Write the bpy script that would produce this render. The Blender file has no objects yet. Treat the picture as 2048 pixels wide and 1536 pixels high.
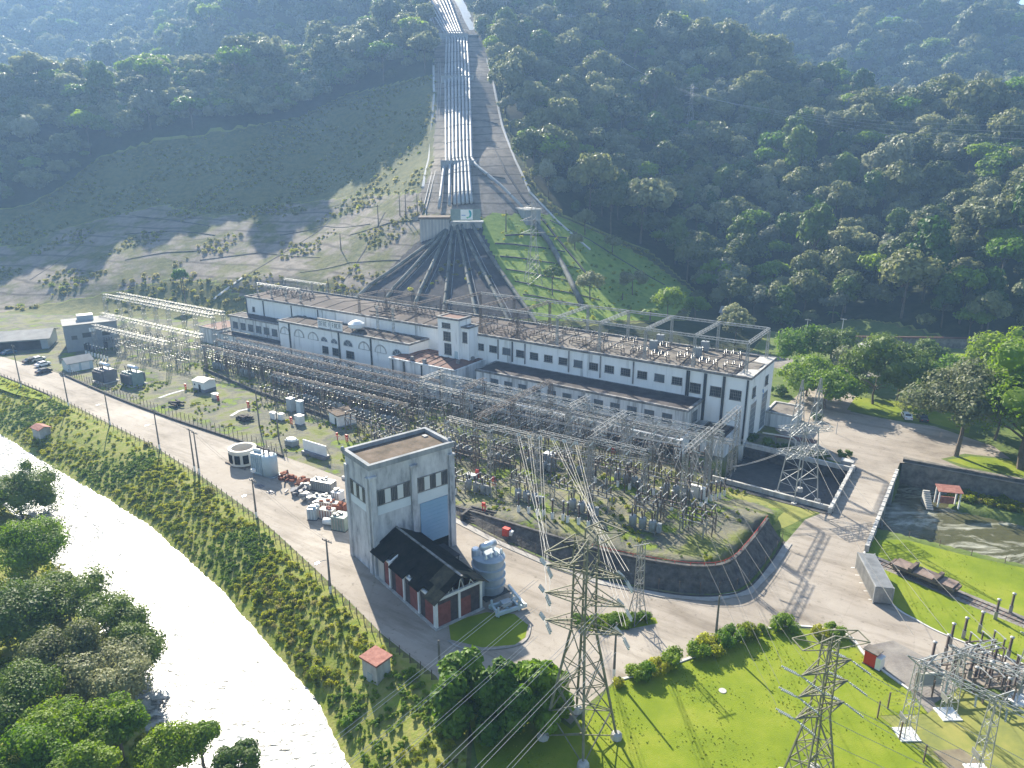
import bpy, math, random
import numpy as np
from mathutils import Vector, Matrix
R = math.radians
S = bpy.context.scene
C = S.collection
random.seed(7); np.random.seed(7)

# ------------------------------------------------------------------ camera, light, exposure
CAM_H, PITCH, FPX = 60.0, R(17.5), 1450.0
cd = bpy.data.cameras.new('camera'); cam = bpy.data.objects.new('camera', cd); C.objects.link(cam)
cam.location = (0, 0, CAM_H); cam.rotation_euler = (R(90)-PITCH, 0, 0)
cd.sensor_fit = 'HORIZONTAL'; cd.sensor_width = 36.0; cd.lens = FPX/2048*36.0
cd.clip_start = 0.5; cd.clip_end = 9000
S.camera = cam
SUN_EL, SUN_AZ = R(31.5), R(-22.5)              # azimuth measured from +Y towards +X
sun_dir = Vector((math.sin(SUN_AZ)*math.cos(SUN_EL), math.cos(SUN_AZ)*math.cos(SUN_EL), math.sin(SUN_EL)))
sl = bpy.data.lights.new('sun', 'SUN'); sl.energy = 5.0; sl.angle = R(0.5); sl.color = (1.0, .92, .77)
so = bpy.data.objects.new('sun', sl); C.objects.link(so)
so.rotation_euler = sun_dir.to_track_quat('Z', 'Y').to_euler()
w = bpy.data.worlds.new('World'); S.world = w; w.use_nodes = True
nt = w.node_tree; bg = nt.nodes['Background']
sky = nt.nodes.new('ShaderNodeTexSky'); sky.sky_type = 'NISHITA'; sky.sun_disc = False
sky.sun_elevation = SUN_EL; sky.sun_rotation = SUN_AZ; sky.air_density = 1.0; sky.dust_density = 1.0
nt.links.new(sky.outputs[0], bg.inputs[0]); bg.inputs[1].default_value = 0.064
S.view_settings.view_transform = 'Standard'; S.view_settings.look = 'None'; S.view_settings.gamma = 1
S.view_settings.exposure = 1.66
S.cycles.max_bounces = 6; S.cycles.diffuse_bounces = 3; S.cycles.glossy_bounces = 2; S.cycles.transmission_bounces = 4
S.cycles.volume_bounces = 1; S.cycles.transparent_max_bounces = 8
S.cycles.use_denoising = True

# ------------------------------------------------------------------ coordinates
CT, ST = math.cos(PITCH), math.sin(PITCH)
def ray(px, py):
    u = (768-py)/FPX
    return (px-1024)/FPX, CT+u*ST, -ST+u*CT
def P(px, py, z=0.0):                          # where the line of sight meets the level z
    x, y, d = ray(px, py); t = (z-CAM_H)/d
    return Vector((x*t, y*t, z))
def AY(px, py, Y):
    x, y, d = ray(px, py); t = Y/y
    return (x*t, Y, CAM_H+d*t)
def proj(X, Y, Z):
    f = Y*CT-(Z-CAM_H)*ST; u = Y*ST+(Z-CAM_H)*CT
    return 1024+FPX*X/f, 768-FPX*u/f
OX, OY = 50.1, 145.4
EX = (.831, -.556); EY = (.556, .831)          # site axes: along the powerhouse front, and away from the road
YAW = math.atan2(EX[1], EX[0])
def W(x, y, z=0.0): return Vector((OX+x*EX[0]+y*EY[0], OY+x*EX[1]+y*EY[1], z))
def L(X, Y): return ((X-OX)*EX[0]+(Y-OY)*EX[1], (X-OX)*EY[0]+(Y-OY)*EY[1])
def FP(px, py, yl):                            # site x and height where the line of sight meets the wall plane y = yl
    x, y, d = ray(px, py)
    k0 = L(0, 0)[1]; k1 = x*EY[0]+y*EY[1]
    t = (yl-k0)/k1
    return L(x*t, y*t)[0], CAM_H+d*t
def sst(a, b, x):
    t = np.clip((x-a)/(b-a), 0, 1); return t*t*(3-2*t)
def inpoly(x, y, poly):
    x = np.asarray(x, float); y = np.asarray(y, float); r = np.zeros(x.shape, bool); n = len(poly)
    for i in range(n):
        x0, y0 = poly[i]; x1, y1 = poly[(i+1) % n]
        c = ((y0 > y) != (y1 > y)) & (x < (x1-x0)*(y-y0)/((y1-y0) or 1e-9)+x0)
        r ^= c
    return r

# ------------------------------------------------------------------ terrain heights
ctl = []
def cp(px, py, Y): ctl.append(AY(px, py, Y))
for t in [(905,440,300),(905,330,344),(905,160,446),(905,75,517),(880,0,586),(870,-70,690),(860,-120,820)]: cp(*t)
for t in [(700,590,270),(700,520,300),(700,440,345),(700,330,418),(700,215,475),(700,120,570),(700,0,700),(700,-90,860)]: cp(*t)
for t in [(500,570,288),(500,440,360),(500,300,438),(500,195,485),(500,150,575),(500,60,700),(500,0,800),(500,-90,960)]: cp(*t)
for t in [(300,600,290),(300,500,335),(300,425,385),(300,300,444),(300,195,500),(300,110,850),(300,40,950),(300,-80,1150)]: cp(*t)
for t in [(0,640,277),(0,530,340),(0,430,393),(0,300,440),(0,195,490),(0,95,900),(0,30,1000),(0,-80,1200)]: cp(*t)
for t in [(-350,560,330),(-350,430,385),(-350,280,440),(-350,190,490),(-350,40,900),(-350,-80,1150),(-800,380,400),(-800,60,600),(-800,-100,1000)]: cp(*t)
for X, Y, Z in [(-170,590,92),(-300,595,88),(-235,570,88),(-420,600,88)]: ctl.append((X, Y, Z))
for t in [(1100,560,262),(1100,440,310),(1100,330,365),(1100,170,480),(1100,40,600),(1100,-70,760)]: cp(*t)
for t in [(1300,600,270),(1300,460,340),(1300,310,410),(1300,160,500),(1300,45,600),(1300,-30,900),(1300,-90,1050)]: cp(*t)
for t in [(1500,632,268),(1500,510,330),(1500,310,420),(1500,140,530),(1500,80,800),(1500,15,920),(1500,-60,1100)]: cp(*t)
for t in [(1750,655,250),(1750,510,310),(1750,360,375),(1750,225,470),(1750,150,720),(1750,40,850)]: cp(*t)
for t in [(2050,570,250),(2050,410,320),(2050,250,430),(2050,170,650),(2050,48,800)]: cp(*t)
for t in [(2450,560,250),(2450,400,320),(2450,240,430),(2450,150,650),(2450,40,800)]: cp(*t)
for X, Y, Z in [(165,615,108),(245,555,74),(330,510,66),(420,500,66),(330,970,150),(520,930,150),(700,900,150),(160,1300,300)]: ctl.append((X, Y, Z))
for X, Y in [(-420,280),(-300,280),(-180,270),(-80,250),(-10,212),(40,190),(75,215),(95,240),(130,222),(180,225),(260,230),(-100,200),(60,150),(200,180),(-300,220),(420,240)]: ctl.append((X, Y, 0.5))
ctl = np.array(ctl)
def _k(d2): return np.where(d2 > 1e-9, .5*d2*np.log(np.maximum(d2, 1e-9)), 0)
_n = len(ctl); _sc = 200.0
_p = ctl[:, :2]/_sc
_A = np.zeros((_n+3, _n+3))
_A[:_n, :_n] = _k(((_p[:, None]-_p[None])**2).sum(-1)) + np.eye(_n)*.002
_A[:_n, _n] = 1; _A[:_n, _n+1:] = _p; _A[_n, :_n] = 1; _A[_n+1:, :_n] = _p.T
_c = np.linalg.solve(_A, np.r_[ctl[:, 2], 0, 0, 0])
def tps(X, Y):
    X = np.asarray(X, float); Y = np.asarray(Y, float); out = np.empty(X.size)
    q = np.stack([X.ravel(), Y.ravel()], 1)/_sc
    for i in range(0, len(q), 20000):
        b = q[i:i+20000]
        out[i:i+20000] = _k(((b[:, None]-_p[None])**2).sum(-1))@_c[:_n]+_c[_n]+b@_c[_n+1:]
    return out.reshape(X.shape)
FX = [-900,-420,-170,-85,-20,30,70,92,130,160,250,600]; FY = [340,305,283,266,222,203,214,255,231,231,236,250]
RO = [(-260,150),(-40,124),(-22,113),(-3,102),(0,98),(9,93.4),(20,91.2),(28,88.6),(38,85.7),(52,81.7),(63,78.8),(83,74.8),(107,70.9),(132,68.7),(160,66),(192,65.4),(400,64)]
RR = [(-260,168),(-40,140),(0,110),(13,103),(25,97.7),(44,92.6),(57,89),(70,86.5),(89,82.9),(106,81.4),(136,79.5),(168,76.8),(400,73)]
RL = [(-260,190),(-40,162),(0,128),(28,114),(40,110),(58,104),(72,102.5),(82,100),(102,94),(154,90),(200,88),(400,86)]
RIV = -4.5                                     # water level of the river
def _rz(T):
    out = []
    for a, b in T:
        p = W(-a,-b)*((CAM_H-RIV)/(CAM_H+8.0)); x, y = L(p.x, p.y); out.append((-x,-y))
    return out
RR, RL = _rz(RR), _rz(RL)
def _ti(t, a): return np.interp(a, [p[0] for p in t], [p[1] for p in t])
WALL_TOP = [(45,57.6),(33,58.0),(22,59.5),(10,60.6),(2,60.4),(-6,58.6),(-11,56.4),(-13.6,53),(-14.4,46),(-14.6,36.5)]
WALL_BOT = [(45,58.4),(33,59.4),(22,61.6),(10,63.0),(2,62.9),(-6.5,61.0),(-12.5,58.2),(-16,54),(-17,46),(-17.2,36.5)]
def terr_h(a): return 3.0*sst(46, 4, np.asarray(a, float))
TERR = [(60,57.6)]+WALL_TOP+[(-14.6,26),(60,26)]
RWL = -5.0
def ground(X, Y):
    X = np.asarray(X, float); Y = np.asarray(Y, float)
    foot = np.interp(X, FX, FY)
    m = sst(0, 28, Y-foot)
    Z = np.zeros(X.shape)
    h = m > 0
    if h.any():
        Z[h] = np.maximum(tps(X[h], Y[h]), 0)*m[h]
    x = (X-OX)*EX[0]+(Y-OY)*EX[1]; y = (X-OX)*EY[0]+(Y-OY)*EY[1]; a = -x; b = -y
    # river cut
    ro, rr, rl = _ti(RO, a), _ti(RR, a), _ti(RL, a)
    bank = sst(0, 1, (b-ro-.8)/((rr-ro-.8)*1.5))
    lb = sst(0, 1, (b-rl)/7.0)
    zr = np.where(b > rl, -5.7+lb*3.2+np.maximum(b-rl-7, 0)*.06, -5.7*bank)
    Z = np.where((b > ro) & (Y < 260), zr, Z)
    # raised terrace behind the curved wall
    near = (a > -16) & (a < 62) & (b > 24) & (b < 63)
    if near.any():
        hh = terr_h(a)*sst(25, 38, b)
        ins = inpoly(a+.0, b, TERR)
        d = np.full(X.shape, 9.)
        for (ax, ay), (bx, by) in zip(WALL_TOP[:-1], WALL_TOP[1:]):
            t = np.clip(((a-ax)*(bx-ax)+(b-ay)*(by-ay))/((bx-ax)**2+(by-ay)**2), 0, 1)
            d = np.minimum(d, np.hypot(a-ax-t*(bx-ax), b-ay-t*(by-ay)))
        Z = np.where(near & ins, hh*sst(.2, 1.1, d), Z)
    # tailrace pool beside the powerhouse and the stream beyond the bridge
    pool = (x > -.9) & (x < 22.2) & (y > -21.6) & (y < 1.0-.06*x)
    Z = np.where(pool, -7., Z)
    under = (x >= 22.2) & (x <= 30) & (y > -21.6) & (y < 1)
    Z = np.where(under, -7., Z)
    strm = (x > 29.4) & (x < 140) & (y > -30) & (y < 11.4+.06*(x-29.6))
    zs = np.where(y < -12, -.15-6.9*sst(0, 1, (23.2+y)/5.0), -7+3.0*sst(.5, 4, y)*sst(34, 42, x))
    Z = np.where(strm, np.minimum(zs, 0), Z)
    return Z
def gz(X, Y): return float(ground(np.array([X]), np.array([Y]))[0])
def WG(x, y, dz=0.0):
    p = W(x, y); p.z = gz(p.x, p.y)+dz; return p
def RG(px, py, dz=0.0, t0=150.):               # where the line of sight meets the terrain
    x, y, d = ray(px, py)
    t = np.arange(t0, 1400, 1.0)
    z = CAM_H+d*t-ground(x*t, y*t)-dz
    i = np.argmax(z < 0) if (z < 0).any() else len(t)-1
    f = 0 if i == 0 else z[i-1]/(z[i-1]-z[i])
    tt = t[max(i-1, 0)]+f
    return Vector((x*tt, y*tt, CAM_H+d*tt))
# ------------------------------------------------------------------ materials
MAT = {}
def mat(name, c1, c2=None, scale=.5, rough=.8, metal=0, bump=0, bscale=None, c3=None, stretch=None, detail=4, spec=.3, lo=.35, hi=.65):
    m = bpy.data.materials.new(name); m.use_nodes = True; t = m.node_tree; b = t.nodes['Principled BSDF']
    b.inputs['Base Color'].default_value = (*c1, 1); b.inputs['Roughness'].default_value = rough
    b.inputs['Metallic'].default_value = metal; b.inputs['Specular IOR Level'].default_value = spec
    g = t.nodes.new('ShaderNodeNewGeometry'); vec = g.outputs['Position']
    if stretch:
        mp = t.nodes.new('ShaderNodeMapping'); mp.inputs['Scale'].default_value = stretch
        t.links.new(vec, mp.inputs['Vector']); vec = mp.outputs[0]
    if c2:
        n = t.nodes.new('ShaderNodeTexNoise'); n.inputs['Scale'].default_value = scale; n.inputs['Detail'].default_value = detail
        n.inputs['Roughness'].default_value = .65
        t.links.new(vec, n.inputs['Vector'])
        r = t.nodes.new('ShaderNodeValToRGB'); e = r.color_ramp.elements
        e[0].position = lo; e[0].color = (*c1, 1); e[1].position = hi; e[1].color = (*c2, 1)
        if c3: k = e.new((lo+hi)/2); k.color = (*c3, 1)
        t.links.new(n.outputs[0], r.inputs[0]); t.links.new(r.outputs[0], b.inputs['Base Color'])
    if bump:
        n2 = t.nodes.new('ShaderNodeTexNoise'); n2.inputs['Scale'].default_value = bscale or scale*4; n2.inputs['Detail'].default_value = 5
        t.links.new(vec, n2.inputs['Vector'])
        bp = t.nodes.new('ShaderNodeBump'); bp.inputs['Strength'].default_value = bump; bp.inputs['Distance'].default_value = .3
        t.links.new(n2.outputs[0], bp.inputs['Height']); t.links.new(bp.outputs[0], b.inputs['Normal'])
    MAT[name] = m; return m
def leafmat(name, c1, c2, trans=.35, scale=.25):
    m = bpy.data.materials.new(name); m.use_nodes = True; t = m.node_tree; b = t.nodes['Principled BSDF']
    out = t.nodes['Material Output']
    g = t.nodes.new('ShaderNodeNewGeometry'); oi = t.nodes.new('ShaderNodeObjectInfo')
    n = t.nodes.new('ShaderNodeTexNoise'); n.inputs['Scale'].default_value = scale; n.inputs['Detail'].default_value = 3
    t.links.new(g.outputs['Position'], n.inputs['Vector'])
    a = t.nodes.new('ShaderNodeMath'); a.operation = 'ADD'; t.links.new(n.outputs[0], a.inputs[0])
    s = t.nodes.new('ShaderNodeMath'); s.operation = 'MULTIPLY_ADD'; s.inputs[1].default_value = .7; s.inputs[2].default_value = -.35
    t.links.new(oi.outputs['Random'], s.inputs[0]); t.links.new(s.outputs[0], a.inputs[1])
    r = t.nodes.new('ShaderNodeValToRGB'); e = r.color_ramp.elements
    e[0].position = .25; e[0].color = (*c1, 1); e[1].position = .75; e[1].color = (*c2, 1)
    t.links.new(a.outputs[0], r.inputs[0]); t.links.new(r.outputs[0], b.inputs['Base Color'])
    b.inputs['Roughness'].default_value = .55; b.inputs['Specular IOR Level'].default_value = .3
    tr = t.nodes.new('ShaderNodeBsdfTranslucent'); mx = t.nodes.new('ShaderNodeMixShader'); mx.inputs[0].default_value = trans
    hs = t.nodes.new('ShaderNodeHueSaturation'); hs.inputs['Hue'].default_value = .497; hs.inputs['Saturation'].default_value = 1.1; hs.inputs['Value'].default_value = 1.5
    t.links.new(r.outputs[0], hs.inputs['Color']); t.links.new(hs.outputs[0], tr.inputs[0])
    t.links.new(b.outputs[0], mx.inputs[1]); t.links.new(tr.outputs[0], mx.inputs[2]); t.links.new(mx.outputs[0], out.inputs['Surface'])
    MAT[name] = m; return m
mat('asphalt', (.33,.32,.31), (.40,.39,.38), .1, .85, detail=8)
mat('kerb', (.22,.21,.20), (.36,.34,.32), .8, .9)
mat('dark_kerb', (.05,.045,.04), (.10,.09,.08), .8, .9)
mat('pavement', (.28,.26,.24), (.40,.38,.35), .5, .9)
mat('gravel_road', (.15,.135,.125), (.27,.25,.225), .35, .95, bump=.2, bscale=4, detail=8)
mat('white_wall', (.34,.34,.33), (.90,.90,.88), .35, .8, stretch=(1.6,1.6,.12), c3=(.85,.85,.83), lo=.30, hi=.56, detail=8)
mat('stained_wall', (.20,.20,.20), (.80,.80,.79), .5, .85, stretch=(1.6,1.6,.10), c3=(.62,.63,.63), lo=.30, hi=.62)
mat('tower_wall', (.17,.18,.20), (.62,.63,.64), .55, .85, stretch=(1.2,1.2,.42), c3=(.46,.47,.49), lo=.30, hi=.66, detail=12)
mat('clean_band', (.60,.66,.69), (.66,.71,.74), .5, .8)
mat('white_paint', (.80,.80,.78), (.68,.68,.66), .6, .6)
mat('grey_trim', (.10,.10,.10), (.30,.29,.28), .8, .9, stretch=(1,1,.5))
mat('roof_brown', (.042,.037,.034), (.130,.104,.092), .22, .95, bump=.1, c3=(.082,.067,.060), detail=12, lo=.28, hi=.72)
mat('roof_red', (.09,.038,.03), (.19,.105,.08), .2, .85, detail=6)
mat('roof_grey', (.075,.068,.06), (.19,.175,.15), .3, .95, bump=.2, bscale=2, c3=(.17,.15,.13), detail=8)
mat('roof_tar', (.035,.03,.032), (.07,.06,.06), .4, .9)
mat('roof_moss', (.07,.055,.04), (.17,.13,.10), .35, .95, bump=.2, bscale=2, detail=9, c3=(.12,.09,.065))
mat('roof_black', (.010,.010,.010), (.024,.022,.02), .8, .95, bump=.1, spec=.05)
mat('roof_moss_dark', (.03,.027,.02), (.09,.075,.045), .8, .95, bump=.2)
mat('glass_dark', (.035,.045,.055), rough=.25, spec=.5)
mat('glass_grey', (.10,.13,.16), rough=.3, spec=.5)
mat('blind', (.62,.64,.63), rough=.7)
mat('pipe_dark', (.06,.065,.07), rough=.7)
mat('shutter', (.22,.37,.52), (.27,.42,.57), .15, .55)
mat('brick', (.19,.055,.045), (.26,.085,.07), 1.5, .9, bump=.1, bscale=8)
mat('brick_dark', (.05,.04,.045), (.09,.07,.07), 1.5, .9)
mat('steel', (.24,.24,.235), (.36,.36,.35), .8, .5, metal=.35, spec=.5)
mat('steel_white', (.38,.39,.39), (.26,.27,.27), .8, .45, metal=.2, spec=.5)
mat('steel_rust', (.10,.075,.06), (.22,.19,.17), .5, .75, metal=.1)
mat('steel_olive', (.15,.15,.105), (.26,.25,.19), .6, .7, metal=.1)
mat('insulator', (.045,.028,.024), (.07,.045,.04), 2, .3, spec=.5)
mat('insulator_grey', (.30,.30,.31), rough=.3, spec=.5)
mat('glass_insulator', (.40,.43,.41), rough=.2, spec=.6)
mat('wire', (.42,.41,.39), rough=.5, metal=.4)
mat('wire_dark', (.10,.10,.10), rough=.6)
mat('pole_conc', (.13,.12,.11), (.20,.18,.17), 1, .9)
mat('pole_light', (.42,.42,.41), (.5,.5,.49), 1, .8)
mat('wood_post', (.10,.075,.06), (.16,.12,.10), 2, .9)
mat('paint_blue', (.40,.49,.53), (.47,.56,.60), .4, .45, spec=.4)
mat('paint_bluegrey', (.27,.32,.36), (.35,.40,.44), .4, .4, spec=.5)
mat('paint_grey', (.22,.24,.25), (.30,.32,.33), .5, .6)
mat('paint_dgrey', (.13,.13,.15), (.19,.19,.21), .5, .6)
mat('paint_green', (.16,.22,.20), (.22,.28,.26), .6, .6)
mat('silver', (.62,.66,.70), (.70,.73,.76), .5, .3, metal=.5, spec=.5)
mat('red', (.50,.035,.02), (.58,.05,.03), 1, .5)
mat('rust', (.16,.055,.03), (.30,.12,.07), 1.5, .95)
mat('cream', (.58,.54,.47), (.66,.62,.55), .8, .7)
mat('grey_bldg', (.22,.24,.26), (.28,.30,.32), .4, .8)
mat('fibro', (.26,.255,.24), (.36,.35,.33), .3, .9)
mat('tile_red', (.22,.085,.065), (.36,.17,.135), 1.5, .85)
mat('rubber', (.03,.03,.03), rough=.8)
mat('car_white', (.8,.8,.8), rough=.25, spec=.5)
mat('car_silver', (.5,.52,.54), rough=.3, metal=.4)
mat('car_dark', (.03,.035,.04), rough=.25, spec=.5)
mat('car_blue', (.07,.14,.22), rough=.3)
mat('stone', (.055,.052,.05), (.13,.12,.11), .9, .95, bump=.5, bscale=1.6, detail=8)
mat('stone_dark', (.045,.044,.046), (.12,.115,.11), .8, .95, bump=.5, bscale=1.4, detail=8)
mat('stone_wall', (.10,.095,.085), (.24,.22,.19), .7, .95, bump=.5, bscale=1.5, detail=8)
mat('concrete_pale', (.30,.29,.275), (.54,.53,.50), .6, .9, stretch=(1.3,1.3,.3), detail=6)
mat('concrete_anchor', (.20,.215,.23), (.36,.37,.38), .4, .9, stretch=(1.3,1.3,.1), detail=7)
mat('drain', (.05,.05,.05), (.09,.085,.08), .5, .95)
mat('gutter', (.46,.45,.44), (.60,.59,.57), .5, .9)
mat('penstock', (.26,.27,.28), (.40,.41,.41), .12, .6, metal=0, spec=.35)
mat('penstock_old', (.07,.08,.075), (.19,.20,.18), .2, .8, c3=(.12,.125,.11))
mat('timber', (.15,.11,.09), (.26,.20,.17), 1.0, .9, stretch=(1,1,3))
mat('bark', (.09,.075,.06), (.16,.13,.10), 1.2, .95)
mat('sign_white', (.80,.80,.78), rough=.6)
mat('sign_teal', (.02,.33,.36), rough=.6)
mat('sign_green', (.08,.42,.16), rough=.6)
mat('sign_blue', (.05,.22,.55), rough=.6)
mat('letter', (.10,.12,.14), rough=.7)
mat('orange_soil', (.36,.14,.05), (.24,.13,.06), .8, .95)
leafmat('leaf_forest', (.072,.098,.032), (.195,.210,.078), .34)
leafmat('leaf_pale', (.14,.16,.075), (.27,.28,.14), .34)
leafmat('leaf_bright', (.10,.19,.012), (.20,.28,.026), .45)
leafmat('leaf_dark', (.045,.10,.014), (.115,.17,.026), .30)
leafmat('leaf_bush', (.05,.12,.010), (.15,.25,.02), .35, .8)
leafmat('leaf_grey', (.14,.16,.10), (.25,.265,.17), .30)
leafmat('leaf_scrub', (.17,.175,.05), (.34,.32,.12), .62, 1.0)
leafmat('leaf_bank', (.17,.225,.025), (.36,.37,.055), .68, .12)

def roadmat():
    m = bpy.data.materials.new('concrete_road'); m.use_nodes = True; t = m.node_tree; b = t.nodes['Principled BSDF']; b.inputs['Roughness'].default_value = .85; b.inputs['Specular IOR Level'].default_value = .25
    g = t.nodes.new('ShaderNodeNewGeometry'); mp = t.nodes.new('ShaderNodeMapping'); mp.inputs['Rotation'].default_value = (0,0,-YAW); t.links.new(g.outputs['Position'], mp.inputs[0])
    def nz(sc, st=None, det=8):
        v = mp.outputs[0]
        if st: q = t.nodes.new('ShaderNodeMapping'); q.inputs['Scale'].default_value = st; t.links.new(v, q.inputs[0]); v = q.outputs[0]
        n = t.nodes.new('ShaderNodeTexNoise'); n.inputs['Scale'].default_value = sc; n.inputs['Detail'].default_value = det; n.inputs['Roughness'].default_value = .7; t.links.new(v, n.inputs['Vector']); return n.outputs[0]
    def rp(f, st):
        r = t.nodes.new('ShaderNodeValToRGB'); e = r.color_ramp.elements
        while len(e) < len(st): e.new(.5)
        for k, (p, c) in zip(e, st): k.position = p; k.color = (*c, 1)
        t.links.new(f, r.inputs[0]); return r.outputs[0]
    def mul(a, c, f=1):
        q = t.nodes.new('ShaderNodeMix'); q.data_type = 'RGBA'; q.blend_type = 'MULTIPLY'; q.inputs[0].default_value = f; t.links.new(a, q.inputs[6]); t.links.new(c, q.inputs[7]); return q.outputs[2]
    base = rp(nz(.05), [(.28,(.175,.148,.122)),(.43,(.285,.248,.208)),(.58,(.345,.305,.26)),(.75,(.44,.395,.34))])
    base = mul(base, rp(nz(.35, (.18,1,1)), [(.30,(.60,.58,.55)),(.52,(1,1,1))]))
    base = mul(base, rp(nz(.9), [(.28,(.45,.43,.41)),(.42,(1,1,1))]))
    vo = t.nodes.new('ShaderNodeTexVoronoi'); vo.feature = 'DISTANCE_TO_EDGE'; vo.inputs['Scale'].default_value = .11; t.links.new(mp.outputs[0], vo.inputs['Vector'])
    base = mul(base, rp(vo.outputs[0], [(.0,(.7,.68,.66)),(.008,(1,1,1))]), .35)
    t.links.new(base, b.inputs['Base Color']); MAT['concrete_road'] = m
roadmat()

# ------------------------------------------------------------------ mesh builder
class MB:
    def __init__(s): s.v = []; s.f = []; s.m = []
    def add(s, vs, fs, mi=0):
        o = len(s.v); s.v += [tuple(v) for v in vs]; s.f += [tuple(i+o for i in f) for f in fs]; s.m += [mi]*len(fs); return s
    def box(s, x0, x1, y0, y1, z0, z1, mi=0):
        return s.add([(x0,y0,z0),(x1,y0,z0),(x1,y1,z0),(x0,y1,z0),(x0,y0,z1),(x1,y0,z1),(x1,y1,z1),(x0,y1,z1)],
                     [(0,3,2,1),(4,5,6,7),(0,1,5,4),(1,2,6,5),(2,3,7,6),(3,0,4,7)], mi)
    def cb(s, cx, cy, cz, sx, sy, sz, mi=0): return s.box(cx-sx/2, cx+sx/2, cy-sy/2, cy+sy/2, cz, cz+sz, mi)
    def bar(s, p, q, w=.1, h=None, mi=0):
        p = Vector(p); q = Vector(q); d = q-p
        if d.length < 1e-6: return s
        d.normalize(); up = Vector((0,0,1)) if abs(d.z) < .95 else Vector((1,0,0))
        a = d.cross(up).normalized()*(w/2); b = a.cross(d).normalized()*((h or w)/2)
        return s.add([p-a-b,p+a-b,p+a+b,p-a+b,q-a-b,q+a-b,q+a+b,q-a+b], [(0,1,2,3),(7,6,5,4),(0,4,5,1),(1,5,6,2),(2,6,7,3),(3,7,4,0)], mi)
    def tube(s, pts, r, n=6, mi=0, caps=True):
        pts = [Vector(p) for p in pts]; rr = r if isinstance(r, (list, tuple)) else [r]*len(pts)
        vs = []; fs = []
        for i, p in enumerate(pts):
            d = (pts[min(i+1, len(pts)-1)]-pts[max(i-1, 0)]).normalized()
            up = Vector((0,0,1)) if abs(d.z) < .95 else Vector((1,0,0))
            a = d.cross(up).normalized(); b = a.cross(d).normalized()
            for k in range(n):
                t = 2*math.pi*k/n; vs.append(p+a*(math.cos(t)*rr[i])+b*(math.sin(t)*rr[i]))
        for i in range(len(pts)-1):
            for k in range(n): fs.append((i*n+k, i*n+(k+1) % n, (i+1)*n+(k+1) % n, (i+1)*n+k))
        if caps: fs.append(tuple(range(n-1, -1, -1))); fs.append(tuple((len(pts)-1)*n+k for k in range(n)))
        return s.add(vs, fs, mi)
    def lathe(s, prof, n=12, c=(0,0,0), mi=0, sx=1, sy=1):
        vs = []; fs = []
        for r, z in prof:
            for k in range(n):
                t = 2*math.pi*k/n; vs.append((c[0]+r*math.cos(t)*sx, c[1]+r*math.sin(t)*sy, c[2]+z))
        for i in range(len(prof)-1):
            for k in range(n): fs.append((i*n+k, i*n+(k+1) % n, (i+1)*n+(k+1) % n, (i+1)*n+k))
        fs.append(tuple(range(n-1, -1, -1))); fs.append(tuple((len(prof)-1)*n+k for k in range(n)))
        return s.add(vs, fs, mi)
    def prism(s, poly, z0, z1, mi=0):
        n = len(poly); a = sum(poly[i][0]*poly[(i+1) % n][1]-poly[(i+1) % n][0]*poly[i][1] for i in range(n))
        if a < 0: poly = poly[::-1]
        vs = [(x,y,z0) for x, y in poly]+[(x,y,z1) for x, y in poly]
        return s.add(vs, [tuple(range(n-1,-1,-1)), tuple(range(n,2*n))]+[(i,(i+1) % n,n+(i+1) % n,n+i) for i in range(n)], mi)
    def wallprism(s, poly, y0, y1, mi=0):       # outline in x,z extruded along y
        n = len(poly)
        vs = [(x,y0,z) for x, z in poly]+[(x,y1,z) for x, z in poly]
        return s.add(vs, [tuple(range(n)), tuple(range(2*n-1,n-1,-1))]+[(i,n+i,n+(i+1) % n,(i+1) % n) for i in range(n)], mi)
    def build(s, name, m, parent=None, smooth=False):
        me = bpy.data.meshes.new(name); me.from_pydata(s.v, [], s.f)
        ms = m if isinstance(m, (list, tuple)) else [m]
        for k in ms: me.materials.append(MAT[k] if isinstance(k, str) else k)
        if len(ms) > 1: me.polygons.foreach_set('material_index', s.m)
        if smooth: me.polygons.foreach_set('use_smooth', [True]*len(me.polygons))
        me.update()
        o = bpy.data.objects.new(name, me); C.objects.link(o)
        if parent: o.parent = parent
        return o
def tag(o, label, cat, group=None, kind=None):
    if label: o['label'] = label
    if cat: o['category'] = cat
    if group: o['group'] = group
    if kind: o['kind'] = kind
    return o
def struct(o): o['kind'] = 'structure'; return o
def thing(name, label, cat, loc=(0,0,0), rz=0.0, group=None):
    o = bpy.data.objects.new(name, None); C.objects.link(o); o.empty_display_size = .5
    o.location = loc; o.rotation_euler = (0,0,rz); return tag(o, label, cat, group)
def copy_tree(o, loc=None, rz=None, label=None, parent=None, scale=None):
    c = o.copy(); C.objects.link(c)
    if parent: c.parent = parent
    if loc is not None: c.location = loc
    if rz is not None: c.rotation_euler = (0,0,rz)
    if scale is not None: c.scale = scale
    if label: c['label'] = label
    for ch in list(o.children): copy_tree(ch, parent=c)
    return c
ORD = ['first','second','third','fourth','fifth','sixth','seventh','eighth','ninth','tenth','eleventh','twelfth','thirteenth','fourteenth','fifteenth','sixteenth','seventeenth','eighteenth','nineteenth','twentieth']
def sheet(name, poly, z, m, sub=None):          # level polygon, triangulated
    from mathutils.geometry import tessellate_polygon
    pts = [Vector((p[0],p[1],z)) for p in poly]
    tr = tessellate_polygon([pts]); mb = MB()
    fs = []
    for t in tr:
        a, b, c = (pts[i] for i in t)
        fs.append(t if (b-a).cross(c-a).z > 0 else (t[0],t[2],t[1]))
    mb.add(pts, fs); return struct(mb.build(name, m))
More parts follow.
